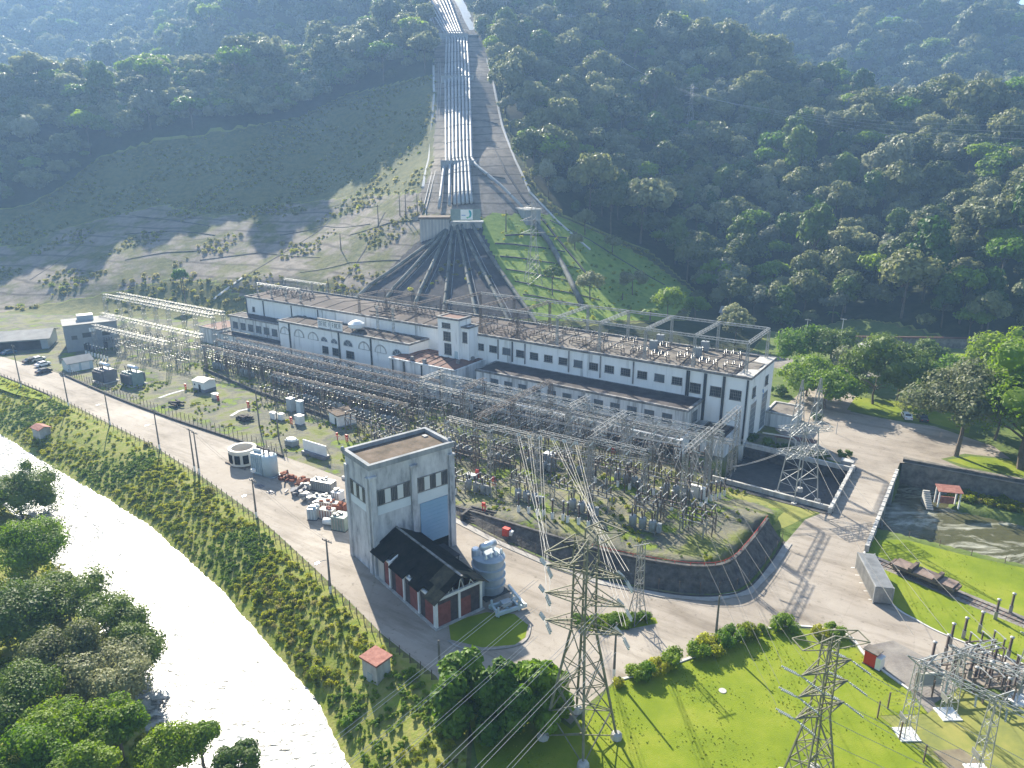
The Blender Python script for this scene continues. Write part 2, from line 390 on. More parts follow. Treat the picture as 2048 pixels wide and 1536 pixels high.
def smoothline(pts, n=6):                       # Catmull-Rom through 2-D or 3-D points
    pts = [Vector(p) for p in pts]; out = []
    for i in range(len(pts)-1):
        p0, p1, p2, p3 = pts[max(i-1,0)], pts[i], pts[i+1], pts[min(i+2,len(pts)-1)]
        for k in range(n):
            t = k/n; out.append(.5*((2*p1)+(p2-p0)*t+(2*p0-5*p1+4*p2-p3)*t*t+(3*p1-p0-3*p2+p3)*t**3))
    out.append(pts[-1]); return out
def drape(pts, step=3.0):                       # resample a plan line and lay it on the terrain
    pts = [Vector((p[0],p[1])) for p in pts]; out = []
    for a, b in zip(pts[:-1], pts[1:]):
        n = max(1, int((b-a).length/step))
        for k in range(n): out.append(a.lerp(b, k/n))
    out.append(pts[-1])
    z = ground(np.array([p.x for p in out]), np.array([p.y for p in out]))
    return [Vector((p.x,p.y,float(h))) for p, h in zip(out, z)]
def strip(pts, wd, h, mb=None):                 # raised band along a 3-D line
    mb = mb or MB(); vs = []; fs = []
    for i, p in enumerate(pts):
        d = (pts[min(i+1,len(pts)-1)]-pts[max(i-1,0)]); d.z = 0; d.normalize(); nrm = Vector((-d.y,d.x,0))*wd/2
        vs += [p-nrm-Vector((0,0,.4)), p-nrm+Vector((0,0,h)), p+nrm+Vector((0,0,h)), p+nrm-Vector((0,0,.4))]
    for i in range(len(pts)-1):
        for k in range(3): fs.append((i*4+k, i*4+k+1, i*4+4+k+1, i*4+4+k))
    fs += [(0,3,2,1), tuple((len(pts)-1)*4+k for k in (0,1,2,3))]
    return mb.add(vs, fs)
# ------------------------------------------------------------------ ground: one sheet to the horizon
def axis(lo, a, b, hi, fine, mid, m0, m1, far):
    xs = list(np.arange(a, b, fine)); x = b
    while x < m1: xs.append(x); x += mid
    st = mid
    while x < hi: xs.append(x); st = min(st*1.12, far); x += st
    xs.append(hi); x = a-mid; left = []
    while x > m0: left.append(x); x -= mid
    st = mid
    while x > lo: left.append(x); st = min(st*1.12, far); x -= st
    left.append(lo); return np.array(left[::-1]+xs)
gx = axis(-2600, -160, 135, 2600, 1.0, 3.0, -330, 330, 60)
gy = axis(-300, 40, 270, 4200, 1.0, 2.6, 20, 640, 60)
XX, YY = np.meshgrid(gx, gy); ZZ = ground(XX, YY)
# far ranges fade out to level ground only well beyond everything seen
hr = np.hypot(XX, YY)
rn = np.sin(XX*.031+YY*.017)*np.sin(YY*.027-XX*.011)+.5*np.sin(XX*.083-YY*.05)*np.sin(YY*.071+XX*.03)
PX, PY = proj(XX, np.maximum(YY, 1), ZZ)
POL_OPEN = [(-300,720),(-300,470),(-60,430),(60,410),(130,370),(200,315),(300,285),(450,262),(600,235),(690,190),(760,175),(868,150),(868,60),(838,30),(812,-60),(945,-60),(950,60),(990,150),(1018,260),(1075,380),(1130,432),(1215,468),(1300,505),(1395,585),(1372,640),(1010,660),(700,720)]
ZZ = ZZ+np.where(ZZ > 8, rn*np.clip((ZZ-8)*.05, 0, 3.2)*np.where(inpoly(PX, PY, POL_OPEN), .22, 1), 0)
far = sst(1150, 1500, YY)
ZZ = ZZ*(1-far)+far*(330+120*np.sin(XX*.0031+.6)*np.exp(-((YY-2200)/900)**2)-.12*np.maximum(YY-2600, 0))
PX, PY = proj(XX, np.maximum(YY, 1), ZZ)
hill = (YY > np.interp(XX, FX, FY)-2)
POL_PAVE = [(-80,640),(-80,470),(40,500),(110,462),(250,425),(330,410),(430,435),(560,410),(700,395),(845,385),(850,470),(725,598),(690,600),(640,585),(480,590),(420,560),(330,560),(200,590)]
POL_CORR = [(835,-10),(925,-10),(955,60),(985,150),(1010,260),(1058,385),(1110,430),(960,428),(860,432),(838,395),(866,330),(872,200),(868,80)]
POL_LAWN = [(958,445),(985,428),(1110,430),(1200,470),(1290,515),(1392,590),(1340,640),(1070,640),(1010,560)]
POL_FAN = [(850,470),(965,452),(1075,640),(700,610)]
POL_BARE = [(-300,720),(-300,470),(-60,430),(60,410),(130,370),(200,315),(300,285),(450,262),(600,235),(690,190),(760,175),(868,150),(868,60),(838,30),(812,-60),(945,-60),(950,60),(990,150),(1018,260),(1075,380),(1130,432),(1215,468),(1300,505),(1395,585),(1372,640),(1010,660),(700,720)]
POL_SLOPE = [(1640,655),(1690,640),(1740,640),(1800,650),(1870,670),(1905,690),(1905,715),(1640,705)]
A_pav = hill & inpoly(PX, PY, POL_PAVE); A_cor = hill & inpoly(PX, PY, POL_CORR)
A_law = hill & inpoly(PX, PY, POL_LAWN); A_fan = hill & inpoly(PX, PY, POL_FAN)
A_bar = hill & (inpoly(PX, PY, POL_BARE) | inpoly(PX, PY, POL_SLOPE))
lx = (XX-OX)*EX[0]+(YY-OY)*EX[1]; ly = (XX-OX)*EY[0]+(YY-OY)*EY[1]
A_yard = (lx > -330) & (lx < 14) & (ly > -62) & (ly < np.where(lx < -60, 90, 30)) & ~A_pav & ~hill
rob, rlb = _ti(RO, -lx), _ti(RL, -lx)
A_bank = (-ly > rob) & (-ly < rlb+60) & (YY < 260)
col = np.zeros(XX.shape+(4,), np.float32)
col[..., 0] = np.where(A_pav, .55, 0)+np.where(A_cor, 1, 0); col[..., 1] = A_law
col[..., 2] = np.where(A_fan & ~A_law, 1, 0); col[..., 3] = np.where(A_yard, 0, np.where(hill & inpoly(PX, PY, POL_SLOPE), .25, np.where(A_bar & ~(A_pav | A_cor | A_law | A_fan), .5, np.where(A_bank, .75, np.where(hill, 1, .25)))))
ny, nx = XX.shape
me = bpy.data.meshes.new('ground')
idx = np.arange(nx*ny).reshape(ny, nx)
fc = np.stack([idx[:-1,:-1], idx[:-1,1:], idx[1:,1:], idx[1:,:-1]], -1).reshape(-1, 4)
me.vertices.add(nx*ny); me.vertices.foreach_set('co', np.stack([XX,YY,ZZ],-1).astype(np.float32).ravel())
me.loops.add(fc.size); me.loops.foreach_set('vertex_index', fc.ravel().astype(np.int32))
me.polygons.add(len(fc)); me.polygons.foreach_set('loop_start', np.arange(0, fc.size, 4, dtype=np.int32)); me.polygons.foreach_set('loop_total', np.full(len(fc), 4, np.int32))
me.polygons.foreach_set('use_smooth', np.ones(len(fc), bool)); me.update(calc_edges=True)
at = me.color_attributes.new('cover', 'FLOAT_COLOR', 'POINT'); at.data.foreach_set('color', col.reshape(-1))
gm = bpy.data.materials.new('ground_cover'); gm.use_nodes = True; t = gm.node_tree; b = t.nodes['Principled BSDF']
b.inputs['Roughness'].default_value = .95; b.inputs['Specular IOR Level'].default_value = .15
ge = t.nodes.new('ShaderNodeNewGeometry')
def noise(sc, det=6, st=None):
    n = t.nodes.new('ShaderNodeTexNoise'); n.inputs['Scale'].default_value = sc; n.inputs['Detail'].default_value = det; n.inputs['Roughness'].default_value = .65
    v = ge.outputs['Position']
    if st:
        mp = t.nodes.new('ShaderNodeMapping'); mp.inputs['Scale'].default_value = st; t.links.new(v, mp.inputs[0]); v = mp.outputs[0]
    t.links.new(v, n.inputs['Vector']); return n.outputs[0]
def ramp(f, stops):
    r = t.nodes.new('ShaderNodeValToRGB'); e = r.color_ramp.elements
    while len(e) < len(stops): e.new(.5)
    for k, (p, c) in zip(e, stops): k.position = p; k.color = (*c, 1) if len(c) == 3 else c
    t.links.new(f, r.inputs[0]); return r.outputs[0]
def mixc(f, a, bb):
    m = t.nodes.new('ShaderNodeMix'); m.data_type = 'RGBA'; t.links.new(f, m.inputs[0])
    t.links.new(a, m.inputs[6]); t.links.new(bb, m.inputs[7]); return m.outputs[2]
def mth(op, a, bb, cc=None):
    m = t.nodes.new('ShaderNodeMath'); m.operation = op
    for k, v in enumerate((a, bb, cc)):
        if v is None: continue
        if isinstance(v, (int, float)): m.inputs[k].default_value = v
        else: t.links.new(v, m.inputs[k])
    return m.outputs[0]
av = t.nodes.new('ShaderNodeAttribute'); av.attribute_name = 'cover'
sp = t.nodes.new('ShaderNodeSeparateColor'); t.links.new(av.outputs['Color'], sp.inputs[0])
n1, n2, n3, n4 = noise(.05), noise(.35), noise(1.6), noise(.12, 8)
yard = ramp(n4, [(.30,(.08,.10,.03)),(.40,(.16,.18,.05)),(.48,(.19,.18,.12)),(.55,(.115,.115,.095)),(.61,(.14,.19,.025)),(.74,(.19,.24,.03))])
scrub = ramp(n2, [(.28,(.05,.066,.022)),(.45,(.095,.105,.036)),(.6,(.15,.145,.055)),(.75,(.09,.11,.03))])
bank = ramp(n2, [(.28,(.10,.15,.02)),(.42,(.19,.225,.04)),(.55,(.25,.245,.075)),(.72,(.17,.25,.02))])
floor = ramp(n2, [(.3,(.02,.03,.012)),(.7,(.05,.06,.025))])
opengr = ramp(n2, [(.3,(.075,.12,.025)),(.7,(.14,.17,.05))])
paved = ramp(noise(.22, 8, (1,1,.3)), [(.25,(.105,.089,.072)),(.45,(.20,.172,.14)),(.7,(.30,.262,.22))])
wv = t.nodes.new('ShaderNodeTexWave'); wv.bands_direction = 'Z'; wv.inputs['Scale'].default_value = .085; wv.inputs['Distortion'].default_value = 3.0; wv.inputs['Detail'].default_value = 3; wv.inputs['Detail Scale'].default_value = .35; t.links.new(ge.outputs['Position'], wv.inputs[0])
seam = ramp(wv.outputs[1], [(.0,(.45,.45,.45)),(.10,(1,1,1))])
mm = t.nodes.new('ShaderNodeMix'); mm.data_type = 'RGBA'; mm.blend_type = 'MULTIPLY'; mm.inputs[0].default_value = 1; t.links.new(paved, mm.inputs[6]); t.links.new(seam, mm.inputs[7]); paved = mm.outputs[2]
patch = ramp(noise(.07, 9), [(.47,(0,0,0)),(.58,(1,1,1))])
lawn = ramp(n2, [(.3,(.13,.21,.03)),(.7,(.25,.32,.06))])
fan = ramp(n2, [(.3,(.035,.035,.04)),(.7,(.085,.08,.08))])
al = av.outputs['Alpha']
def band(lo, hi): return mth('MULTIPLY', mth('GREATER_THAN', al, lo), mth('LESS_THAN', al, hi))
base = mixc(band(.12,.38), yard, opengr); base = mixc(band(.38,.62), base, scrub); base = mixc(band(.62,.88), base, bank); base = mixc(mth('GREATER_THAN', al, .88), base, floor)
pv = mixc(mth('MULTIPLY', patch, mth('LESS_THAN', sp.outputs[0], .8)), paved, scrub)
wob = mth('MULTIPLY_ADD', n2, 1.1, -.55)
def edge(c): return ramp(mth('ADD', c, wob), [(.42,(0,0,0)),(.52,(1,1,1))])
base = mixc(edge(mth('MULTIPLY', sp.outputs[0], 1.6)), base, pv)
base = mixc(edge(sp.outputs[2]), base, fan); base = mixc(edge(sp.outputs[1]), base, lawn)
t.links.new(base, b.inputs['Base Color'])
bp = t.nodes.new('ShaderNodeBump'); bp.inputs['Strength'].default_value = .5; bp.inputs['Distance'].default_value = .6
t.links.new(mth('ADD', n2, mth('MULTIPLY', n3, .5)), bp.inputs['Height']); t.links.new(bp.outputs[0], b.inputs['Normal'])
me.materials.append(gm); go = bpy.data.objects.new('ground', me); C.objects.link(go); struct(go)

# ------------------------------------------------------------------ roads, lawns
def AB(a, b): p = W(-a, -b); return (p.x, p.y)
road_in = [(240,55),(216,55.6),(174,54.6),(145,57.2),(119,58.6),(100,58.6),(83,58.8),(72,59),(61,59.6),(45,59.6),(33,60.2),(22,62.4),(10,63.8),(2,63.7),(-7,61.8),(-13,58.9),(-16.8,54.4),(-17.8,46),(-18,37),(-18.8,27.2),(-21.6,20.8),(-22,-2)]
road_out = [(-29.2,-9),(-29.2,28),(-29.5,36),(-34.5,46),(-37.9,48.5),(-42,50.2),(-50,51.3),(-75,53),(-75,60),(-52,57.5),(-43,58.8),(-39.8,63.4),(-38.9,64.1),(-34.1,60.8),(-30.5,56.9),(-23.5,59.6),(-20.2,64.4),(-13.8,75.8),(-9.3,82.5),(-8.6,86.5),(-8.4,91),(-3.5,89.5),(2,90.6),(7.5,94),(9,93.2),(12.1,92.6),(20.1,90.9),(28.3,88.3),(38,85.4),(52,81.4),(63,78.5),(83.5,74.5),(107.4,70.6),(132,68.4),(160,65.7),(192,65.1),(240,64.6)]
sheet('road', [AB(*q) for q in road_in+road_out], .012, 'concrete_road')
LOT = [(-22,-1.5),(-12,-4),(-3,-14),(0,-24),(-2,-60),(-14,-60),(-15,-37),(-22,-36),(-27,-36),(-33,-37),(-45,-30),(-48,-24),(-40,-22),(-36,-16),(-40,-13.2),(-50,-14),(-75,-16),(-75,-8),(-50,-10.6),(-30,-9.6),(-29.2,-9)]
sheet('car_park', [AB(*q) for q in LOT], .008, 'concrete_road')
sheet('access_road', [AB(*q) for q in [(-2,-60),(2,-64),(30,-70),(30,-80),(-8,-78),(-40,-95),(-80,-108),(-80,-100),(-40,-87),(-14,-72),(-14,-60)]], .008, 'gravel_road')
sheet('gravel_patch', [AB(*q) for q in [(-38.9,64.0),(-34.3,60.6),(-33,58.5),(-36,55),(-41,57),(-43.6,60.5),(-41.5,65),(-43,67),(-41,67)]], .018, 'gravel_road')
lawnm = mat('lawn', (.10,.155,.010), (.27,.285,.04), .14, .95, bump=.25, bscale=9, c3=(.175,.225,.016), detail=14, spec=.15, lo=.25, hi=.75)
def lawn(poly, z=.02): return sheet('lawn', [AB(*q) for q in poly], z, 'lawn')
lawn([(-9.6,82.2),(-14,75.9),(-20.4,64.8),(-23.6,60.0),(-30.4,57.3),(-33.9,61.2),(-38.8,64.4),(-41,67.2),(-36.5,70.6),(-50,79),(-62,90),(-40,122),(-22,111),(-3,101),(1,97),(6,95),(2,91.5),(-3.5,90.4),(-8.8,91.6)])
lawn([(11.8,86.8),(14.4,84.0),(11.4,79.4),(8,77.6),(5.1,78.6),(4.0,81),(4.3,83),(7.5,85.8)], .022)
lawn([(-1.6,75.7),(0.6,73.6),(-1.5,71.5),(-5.4,69.2),(-8.4,67.6),(-9.2,68.6),(-6,72.5)], .022)
lawn([(-29.4,28.5),(-29.6,36),(-34.6,46),(-38,48.4),(-42,50),(-50,51),(-75,52.6),(-75,26),(-52,24.6),(-42,25.4),(-34,25.2)], .02)
lawn([(-14,-38),(-21,-37),(-26,-37),(-32,-39),(-40,-36),(-40,-48),(-24,-52),(-14,-50)], .02)
lawn([(-37.2,-16.2),(-41,-21),(-47,-23),(-60,-22),(-60,-15.5),(-50,-15.2),(-41,-14.4)], .022)
lawn([(192,65.6),(174,66),(160.7,66.7),(157,68.8),(170,70.8),(192,71)], .03)
dry = mat('dry_lawn', (.15,.17,.05), (.27,.255,.07), .3, .95, c3=(.21,.22,.055), detail=8)
sheet('dry_lawn', [AB(*q) for q in [(-15.2,35),(-17.4,30),(-18.4,27),(-20.8,22),(-2,20.6),(20,20.6),(20,23),(2,24.4),(-10,26)]], .02, 'dry_lawn')
sheet('dry_lawn', [AB(*q) for q in [(-36.6,70.6),(-41,67.3),(-43.5,61),(-50,58.5),(-60,60),(-75,66),(-70,85),(-58,88),(-50,79)]], .024, 'dry_lawn')
mat('bare_earth', (.16,.13,.09), (.24,.21,.14), .6, .95)
sheet('bare_soil', [AB(*q) for q in [(-42,73),(-44.5,71),(-47,72.5),(-49,76.5),(-46,77.5)]], .03, 'bare_earth')
# pale pavement strip and kerbs along the wall and road
def kerb(name, label, pts, wd, h, m, z=0, cat='kerb'):
    ps = [Vector((*AB(*q), z)) for q in pts]; ps = [Vector((p.x,p.y,z)) for p in smoothline(ps, 4)]
    return tag(strip(ps, wd, h).build(name, m), label, cat)
def off(pts, d):
    out = []
    for i, p in enumerate(pts):
        q0, q1 = pts[max(i-1,0)], pts[min(i+1,len(pts)-1)]
        dx, dy = q1[0]-q0[0], q1[1]-q0[1]; l = math.hypot(dx,dy) or 1
        out.append((p[0]-dy/l*d, p[1]+dx/l*d))
    return out
pin = road_in[9:19]
struct(strip([Vector((*AB(*q),.0)) for q in off(pin, -.45)], 1.1, .12).build('pavement', 'pavement'))
kerb('kerb', 'dark concrete kerb curving round the foot of the stone retaining wall', off(pin, .22), .3, .16, 'dark_kerb')
kerb('kerb', 'dark low kerb wall between the yard fence and the long straight road', [(176,55.2),(145,57.8),(119,58.9),(100,58.9),(83,59),(78,59.2)], .45, .5, 'dark_kerb')
kerb('kerb', 'low kerb wall along the yard behind the tall grey tower', [(60,59.8),(50,59.8),(41,59.9)], .5, .6, 'gutter')
kerb('kerb', 'dark kerb edging the bright grass strip at the far left of the road', [(192,65.3),(174,65.7),(160.7,66.4),(158.5,68.4)], .35, .2, 'dark_kerb')
kerb('kerb', 'curved kerb round the shaded lawn in front of the brick shed', [(11.9,87.2),(9.6,87.4),(7.2,86.2),(4.2,83.4),(3.7,81),(4.9,78.3)], .25, .14, 'kerb')
kerb('kerb', 'pale kerb between the hedge row and the road', [(-9.2,82.3),(-13.8,75.7),(-20.2,64.5),(-23.5,59.7),(-30.4,57.0),(-34,60.9),(-38.8,64.1)], .3, .14, 'gutter')
kerb('kerb', 'kerb along the riverside lawn beside the metal container', [(-29.3,29),(-29.6,36),(-34.6,46),(-38,48.5),(-42,50.1),(-50,51.2)], .25, .12, 'gutter')
# parking lines
mk = MB()
for k in range(5):
    p0, p1 = W(30.6+k*.9, -38-k*1.9, .02), W(28.2+k*.9, -39.2-k*1.9, .02)
    mk.bar(p0, p1, .12, .008)
struct(mk.build('parking_line', 'white_paint'))
# rail track across the lawn, with its gravel bed
tr0, tr1 = W(29.6,-34.6), W(60,-44)
tv = (tr1-tr0).normalized(); tn = Vector((-tv.y,tv.x,0))
struct(MB().add([tr0-tn*1.5+Vector((0,0,.028)), tr1-tn*1.5+Vector((0,0,.028)), tr1+tn*1.5+Vector((0,0,.028)), tr0+tn*1.5+Vector((0,0,.028))], [(0,1,2,3)]).build('track_bed', 'gravel_road'))
tk = thing('rail_track', 'short rail track on a gravel bed crossing the riverside lawn', 'rail track')
for s in (-.5,.5): MB().bar(tr0+tn*s+Vector((0,0,.1)), tr1+tn*s+Vector((0,0,.1)), .09, .14).build('rail', 'steel_rust', tk)
sb = MB()
for k in range(44): q = tr0+tv*(k*.72+.3)+Vector((0,0,.035)); sb.bar(q-tn*.9, q+tn*.9, .22, .06)
sb.build('sleeper', 'timber', tk)

# ------------------------------------------------------------------ water
def water(name, m, xs, ys, z, msk, wob):
    X, Y = np.meshgrid(xs, ys); k = msk(X, Y); rng = np.random.RandomState(3)
    Z = z+wob*(np.sin(X*1.3+Y*.9+2*np.sin(Y*.31))*.5+np.sin(X*2.6-Y*1.9)*.3+rng.rand(*X.shape)*.8-.4)
    n = X.shape[1]; ii = np.arange(X.size).reshape(X.shape)
    q = np.stack([ii[:-1,:-1],ii[:-1,1:],ii[1:,1:],ii[1:,:-1]],-1)[k[:-1,:-1]]
    me = bpy.data.meshes.new(name); me.from_pydata(np.stack([X,Y,Z],-1).reshape(-1,3).tolist(), [], q.tolist())
    me.polygons.foreach_set('use_smooth', [True]*len(me.polygons)); me.materials.append(m)
    o = bpy.data.objects.new(name, me); C.objects.link(o); struct(o); return o
def watermat(name, deep, foam, fs, lo, hi, rough, bs, bst, stretch=(1,1,1)):
    m = bpy.data.materials.new(name); m.use_nodes = True; t = m.node_tree; b = t.nodes['Principled BSDF']
    g = t.nodes.new('ShaderNodeNewGeometry'); mp = t.nodes.new('ShaderNodeMapping'); mp.inputs['Rotation'].default_value = (0,0,-YAW); mp.inputs['Scale'].default_value = stretch
    t.links.new(g.outputs['Position'], mp.inputs[0])
    n = t.nodes.new('ShaderNodeTexNoise'); n.inputs['Scale'].default_value = fs; n.inputs['Detail'].default_value = 8; n.inputs['Roughness'].default_value = .7; n.inputs['Distortion'].default_value = .8
    t.links.new(mp.outputs[0], n.inputs['Vector'])
    r = t.nodes.new('ShaderNodeValToRGB'); e = r.color_ramp.elements; e[0].position = lo; e[0].color = (*deep,1); e[1].position = hi; e[1].color = (*foam,1)
    t.links.new(n.outputs[0], r.inputs[0]); t.links.new(r.outputs[0], b.inputs['Base Color'])
    b.inputs['Roughness'].default_value = rough; b.inputs['Specular IOR Level'].default_value = .6
    n2 = t.nodes.new('ShaderNodeTexNoise'); n2.inputs['Scale'].default_value = bs; n2.inputs['Detail'].default_value = 6; t.links.new(mp.outputs[0], n2.inputs['Vector'])
    bp = t.nodes.new('ShaderNodeBump'); bp.inputs['Strength'].default_value = bst; bp.inputs['Distance'].default_value = .25
    t.links.new(n2.outputs[0], bp.inputs['Height']); t.links.new(bp.outputs[0], b.inputs['Normal'])
    MAT[name] = m; return m
wr = watermat('river_water', (.05,.055,.05), (.46,.47,.45), .42, .40, .56, .30, 1.1, 1.0, (1,1.5,1))
wt = watermat('stream_water', (.085,.085,.045), (.60,.60,.52), .15, .48, .66, .22, .9, .6, (.5,1.5,1))
wp = watermat('pool_water', (.028,.028,.03), (.062,.058,.055), .5, .35, .7, .75, 1.6, .6)
def m_river(X, Y):
    a, b = -((X-OX)*EX[0]+(Y-OY)*EX[1]), -((X-OX)*EY[0]+(Y-OY)*EY[1])
    return (b > _ti(RR, a)-4) & (b < _ti(RL, a)+4)
water('river', wr, np.arange(-260, 20, .7), np.arange(20, 270, .7), RIV, m_river, .10)
def m_str(X, Y):
    x, y = (X-OX)*EX[0]+(Y-OY)*EX[1], (X-OX)*EY[0]+(Y-OY)*EY[1]
    return (x > 21.5) & (x < 138) & (y > -25) & (y < 9.9)
water('stream', wt, np.arange(50, 175, .6), np.arange(40, 150, .6), RWL, m_str, .10)
def m_pool(X, Y):
    x, y = (X-OX)*EX[0]+(Y-OY)*EX[1], (X-OX)*EY[0]+(Y-OY)*EY[1]
    return (x > .3) & (x < 22) & (y > -20) & (y < -.2)
water('tailrace_pool', wp, np.arange(38, 72, .8), np.arange(114, 148, .8), -2.2, m_pool, .02)
# ------------------------------------------------------------------ powerhouse
ph = thing('powerhouse', 'long white powerhouse with brown flat roofs and rows of dark windows below the pipes', 'power station', W(0,0), YAW)
H = 15.6
def walls(name, x0, x1, y0, y1, z0, z1, m='white_wall', par=None, rim=.35, rimh=.55, rm='grey_trim'):
    o = MB().box(x0,x1,y0,y1,z0,z1).build(name, m, par or ph)
    r = MB()                                    # dark weathered coping standing proud of the wall
    e = rim
    r.box(x0-e,x1+e,y0-e,y0+.35,z1+.002,z1+rimh); r.box(x0-e,x1+e,y1-.35,y1+e,z1+.002,z1+rimh)
    r.box(x0-e,x0+.35,y0+.352,y1-.352,z1+.002,z1+rimh); r.box(x1-.35,x1+e,y0+.352,y1-.352,z1+.002,z1+rimh)
    r.build('cornice', rm, par or ph); return o
def roofslab(x0, x1, y0, y1, z, m, rise=.0, hip=0, seams=0, par=None):
    mb = MB(); ym = (y0+y1)/2
    if rise:
        mb.add([(x0,y0,z),(x1,y0,z),(x1,y1,z),(x0,y1,z),(x0+hip,ym,z+rise),(x1-hip,ym,z+rise)], [(0,1,5,4),(2,3,4,5),(1,2,5),(3,0,4)])
    else: mb.box(x0,x1,y0,y1,z-.2,z)
    for k in range(seams):
        x = x0+hip+(x1-x0-2*hip)*(k+.5)/seams
        mb.bar((x,y0+.1,z+.06),(x,ym,z+rise+.06),.16,.12,1); mb.bar((x,ym,z+rise+.06),(x,y1-.1,z+.06),.16,.12,1)
    return mb.build('roof', [m,'roof_tar'], par or ph)
def window(x, z, yf, wd, ht, par=None, nx=4, nz=3, face='-y', glass='glass_dark', fm='grey_trim', arch=False):
    fr, pn = MB(), MB(); d = .10
    if not arch:
        fr.box(-wd/2-.14,wd/2+.14,-d-.12,-.002,-.2,0); fr.box(-wd/2-.1,wd/2+.1,-d-.03,-.002,ht,ht+.13)
        fr.box(-wd/2-.1,-wd/2,-d,-.002,.001,ht-.001); fr.box(wd/2,wd/2+.1,-d,-.002,.001,ht-.001)
        for k in range(1,nx): xx = -wd/2+wd*k/nx; fr.box(xx-.03,xx+.03,-.06,-.03,.001,ht-.001)
        for k in range(1,nz): zz = ht*k/nz; fr.box(-wd/2+.001,wd/2-.001,-.075,-.061,zz-.03,zz+.03)
        pn.box(-wd/2,wd/2,-.028,-.004,.001,ht-.001)
    else:
        r = wd/2; pts = [(r*math.cos(math.pi*k/14), r*math.sin(math.pi*k/14)) for k in range(15)]
        pn.wallprism(pts, -.03, -.004)
        for k in range(14):
            a, b = pts[k], pts[k+1]
            fr.add([(a[0],-.14,a[1]),(b[0],-.14,b[1]),(b[0]*1.14,-.14,b[1]*1.14),(a[0]*1.14,-.14,a[1]*1.14),(a[0],-.003,a[1]),(b[0],-.003,b[1]),(b[0]*1.14,-.003,b[1]*1.14),(a[0]*1.14,-.003,a[1]*1.14)],
                   [(0,1,2,3),(3,2,6,7),(1,0,4,5)])
        for k in (4,7,10): fr.bar((0,-.06,.02),(pts[k][0],-.06,pts[k][1]),.06,.03)
        fr.box(-r*1.14,r*1.14,-.14,-.003,-.15,-.001)
    o = fr.build('window', fm, par or ph); o.location = (x,yf,z)
    if face == '+x': o.rotation_euler = (0,0,R(90))
    p = pn.build('pane', glass, o); return o
# main hall
walls('wall', -166.6, 0, 0, 18.7, -6.9, H-.5, rimh=.55)
roofslab(-166.3, -88, .36, 18.34, H-.45, 'roof_brown', .9, 0, 12)
roofslab(-87.98, -58, .36, 18.34, H-.45, 'roof_brown', .9, 0, 4)
roofslab(-57.98, -.36, .36, 18.34, H-.45, 'roof_grey', .75, 0, 9)
MB().add([(.3,-.34,H+.08),(.3,19.03,H+.08),(-3.2,18.3,H-.02),(-3.2,.4,H-.02)], [(0,1,2,3)]).build('roof_edge', 'concrete_pale', ph)
for k in range(15):                            # upper windows above the long wing
    f = k/14; xa, za = FP(935,690,0); xb, zb = FP(1354,762,0); x = xa+(xb-xa)*f
    window(x, 11.3, 0, 2.2, 1.55, glass='glass_grey' if k % 5 == 3 else 'glass_dark')
for px, py in ((1391,767),(1432,774),(1472,780)): x, z = FP(px,py,0); window(x, 10.2, 0, 2.3, 2.0, nx=6)
# right-hand wing and its plinth
walls('wing_wall', -65, -9.9, -9, -.003, 4.3, 8.6, 'stained_wall', rim=.3, rimh=.5)
roofslab(-64.6, -10.3, -8.6, -.36, 9.0, 'roof_tar')
xa, za = FP(989,739,-9); xb, zb = FP(1336,806,-9)
for k in range(12): window(xa+(xb-xa)*k/11, 5.2, -9, 2.1, 2.1, nx=3, glass='glass_grey')
window(-9.9, 5.2, -4.5, 2.6, 2.2, face='+x', glass='glass_grey')
walls('plinth_wall', -67, -9.0, -14.5, -9.003, -.5, 4.0, 'stained_wall', rim=.3, rimh=.35, rm='stained_wall')
roofslab(-66.6, -9.4, -14.1, -9.4, 4.2, 'roof_moss')
for k in range(9):
    x = -62+k*6.1; b = MB().box(x,x+3.0,-14.62,-14.503,.2,3.0); b.build('door', 'pipe_dark', ph)
walls('annex_wall', -8.4, -1.6, -8.5, -.003, -.5, 3.9, 'stained_wall', rim=.2, rimh=.3, rm='concrete_pale')
roofslab(-8, -2, -8.1, -.36, 4.05, 'roof_moss')
jb = MB()
for k in range(4): jb.box(-7.6+k*1.6,-7.3+k*1.6,-7.8,-1,4.1,4.35)
jb.build('roof_joist', 'roof_tar', ph)
# central block with the reddish roof, and the square tower above it
walls('central_wall', -91.2, -69, -12.4, -.003, -.5, 8.6, 'stained_wall', rim=.25, rimh=.3, rm='stained_wall')
roofslab(-91, -69.2, -12.2, -.1, 8.95, 'roof_red', .5, 4, 6)
for x, y in ((-84,-11.5),(-79.5,-11.8),(-71.5,-8),(-70.6,-3)): MB().cb(x,y,8.9,.8,.8,1.1).build('roof_vent', 'grey_trim', ph)
for x in (-90,-86,-80,-74): MB().cb(x,-12.52,.4,.35,.2,8.0).build('downpipe', 'pipe_dark', ph)
xt0, _ = FP(875,640,-5.3); xt1, _ = FP(917,650,-5.3)
walls('tower_wall', xt0, xt1, -5.3, -.004, 8.9, 19.6, rim=.3, rimh=.5)
roofslab(xt0+.36, xt1-.36, -4.94, -.36, 19.9, 'roof_red')
walls('tower_annex_wall', xt1+.003, xt1+2.3, -4.2, -.005, 8.9, 17.6, rim=.25, rimh=.4)
window((xt0+xt1)/2-.6, 17.3, -5.3, 2.6, 1.2, glass='glass_dark'); window((xt0+xt1)/2-.4, 14.0, -5.3, 2.2, 2.2); window((xt0+xt1)/2-.2, 10.3, -5.3, 2.1, 2.8)
MB().box((xt0+xt1)/2+2.0,(xt0+xt1)/2+3.0,-5.42,-5.303,9.3,11.4).build('door', 'paint_blue', ph)
window(xt1+1.15, 13.9, -4.2, 1.3, 2.6)
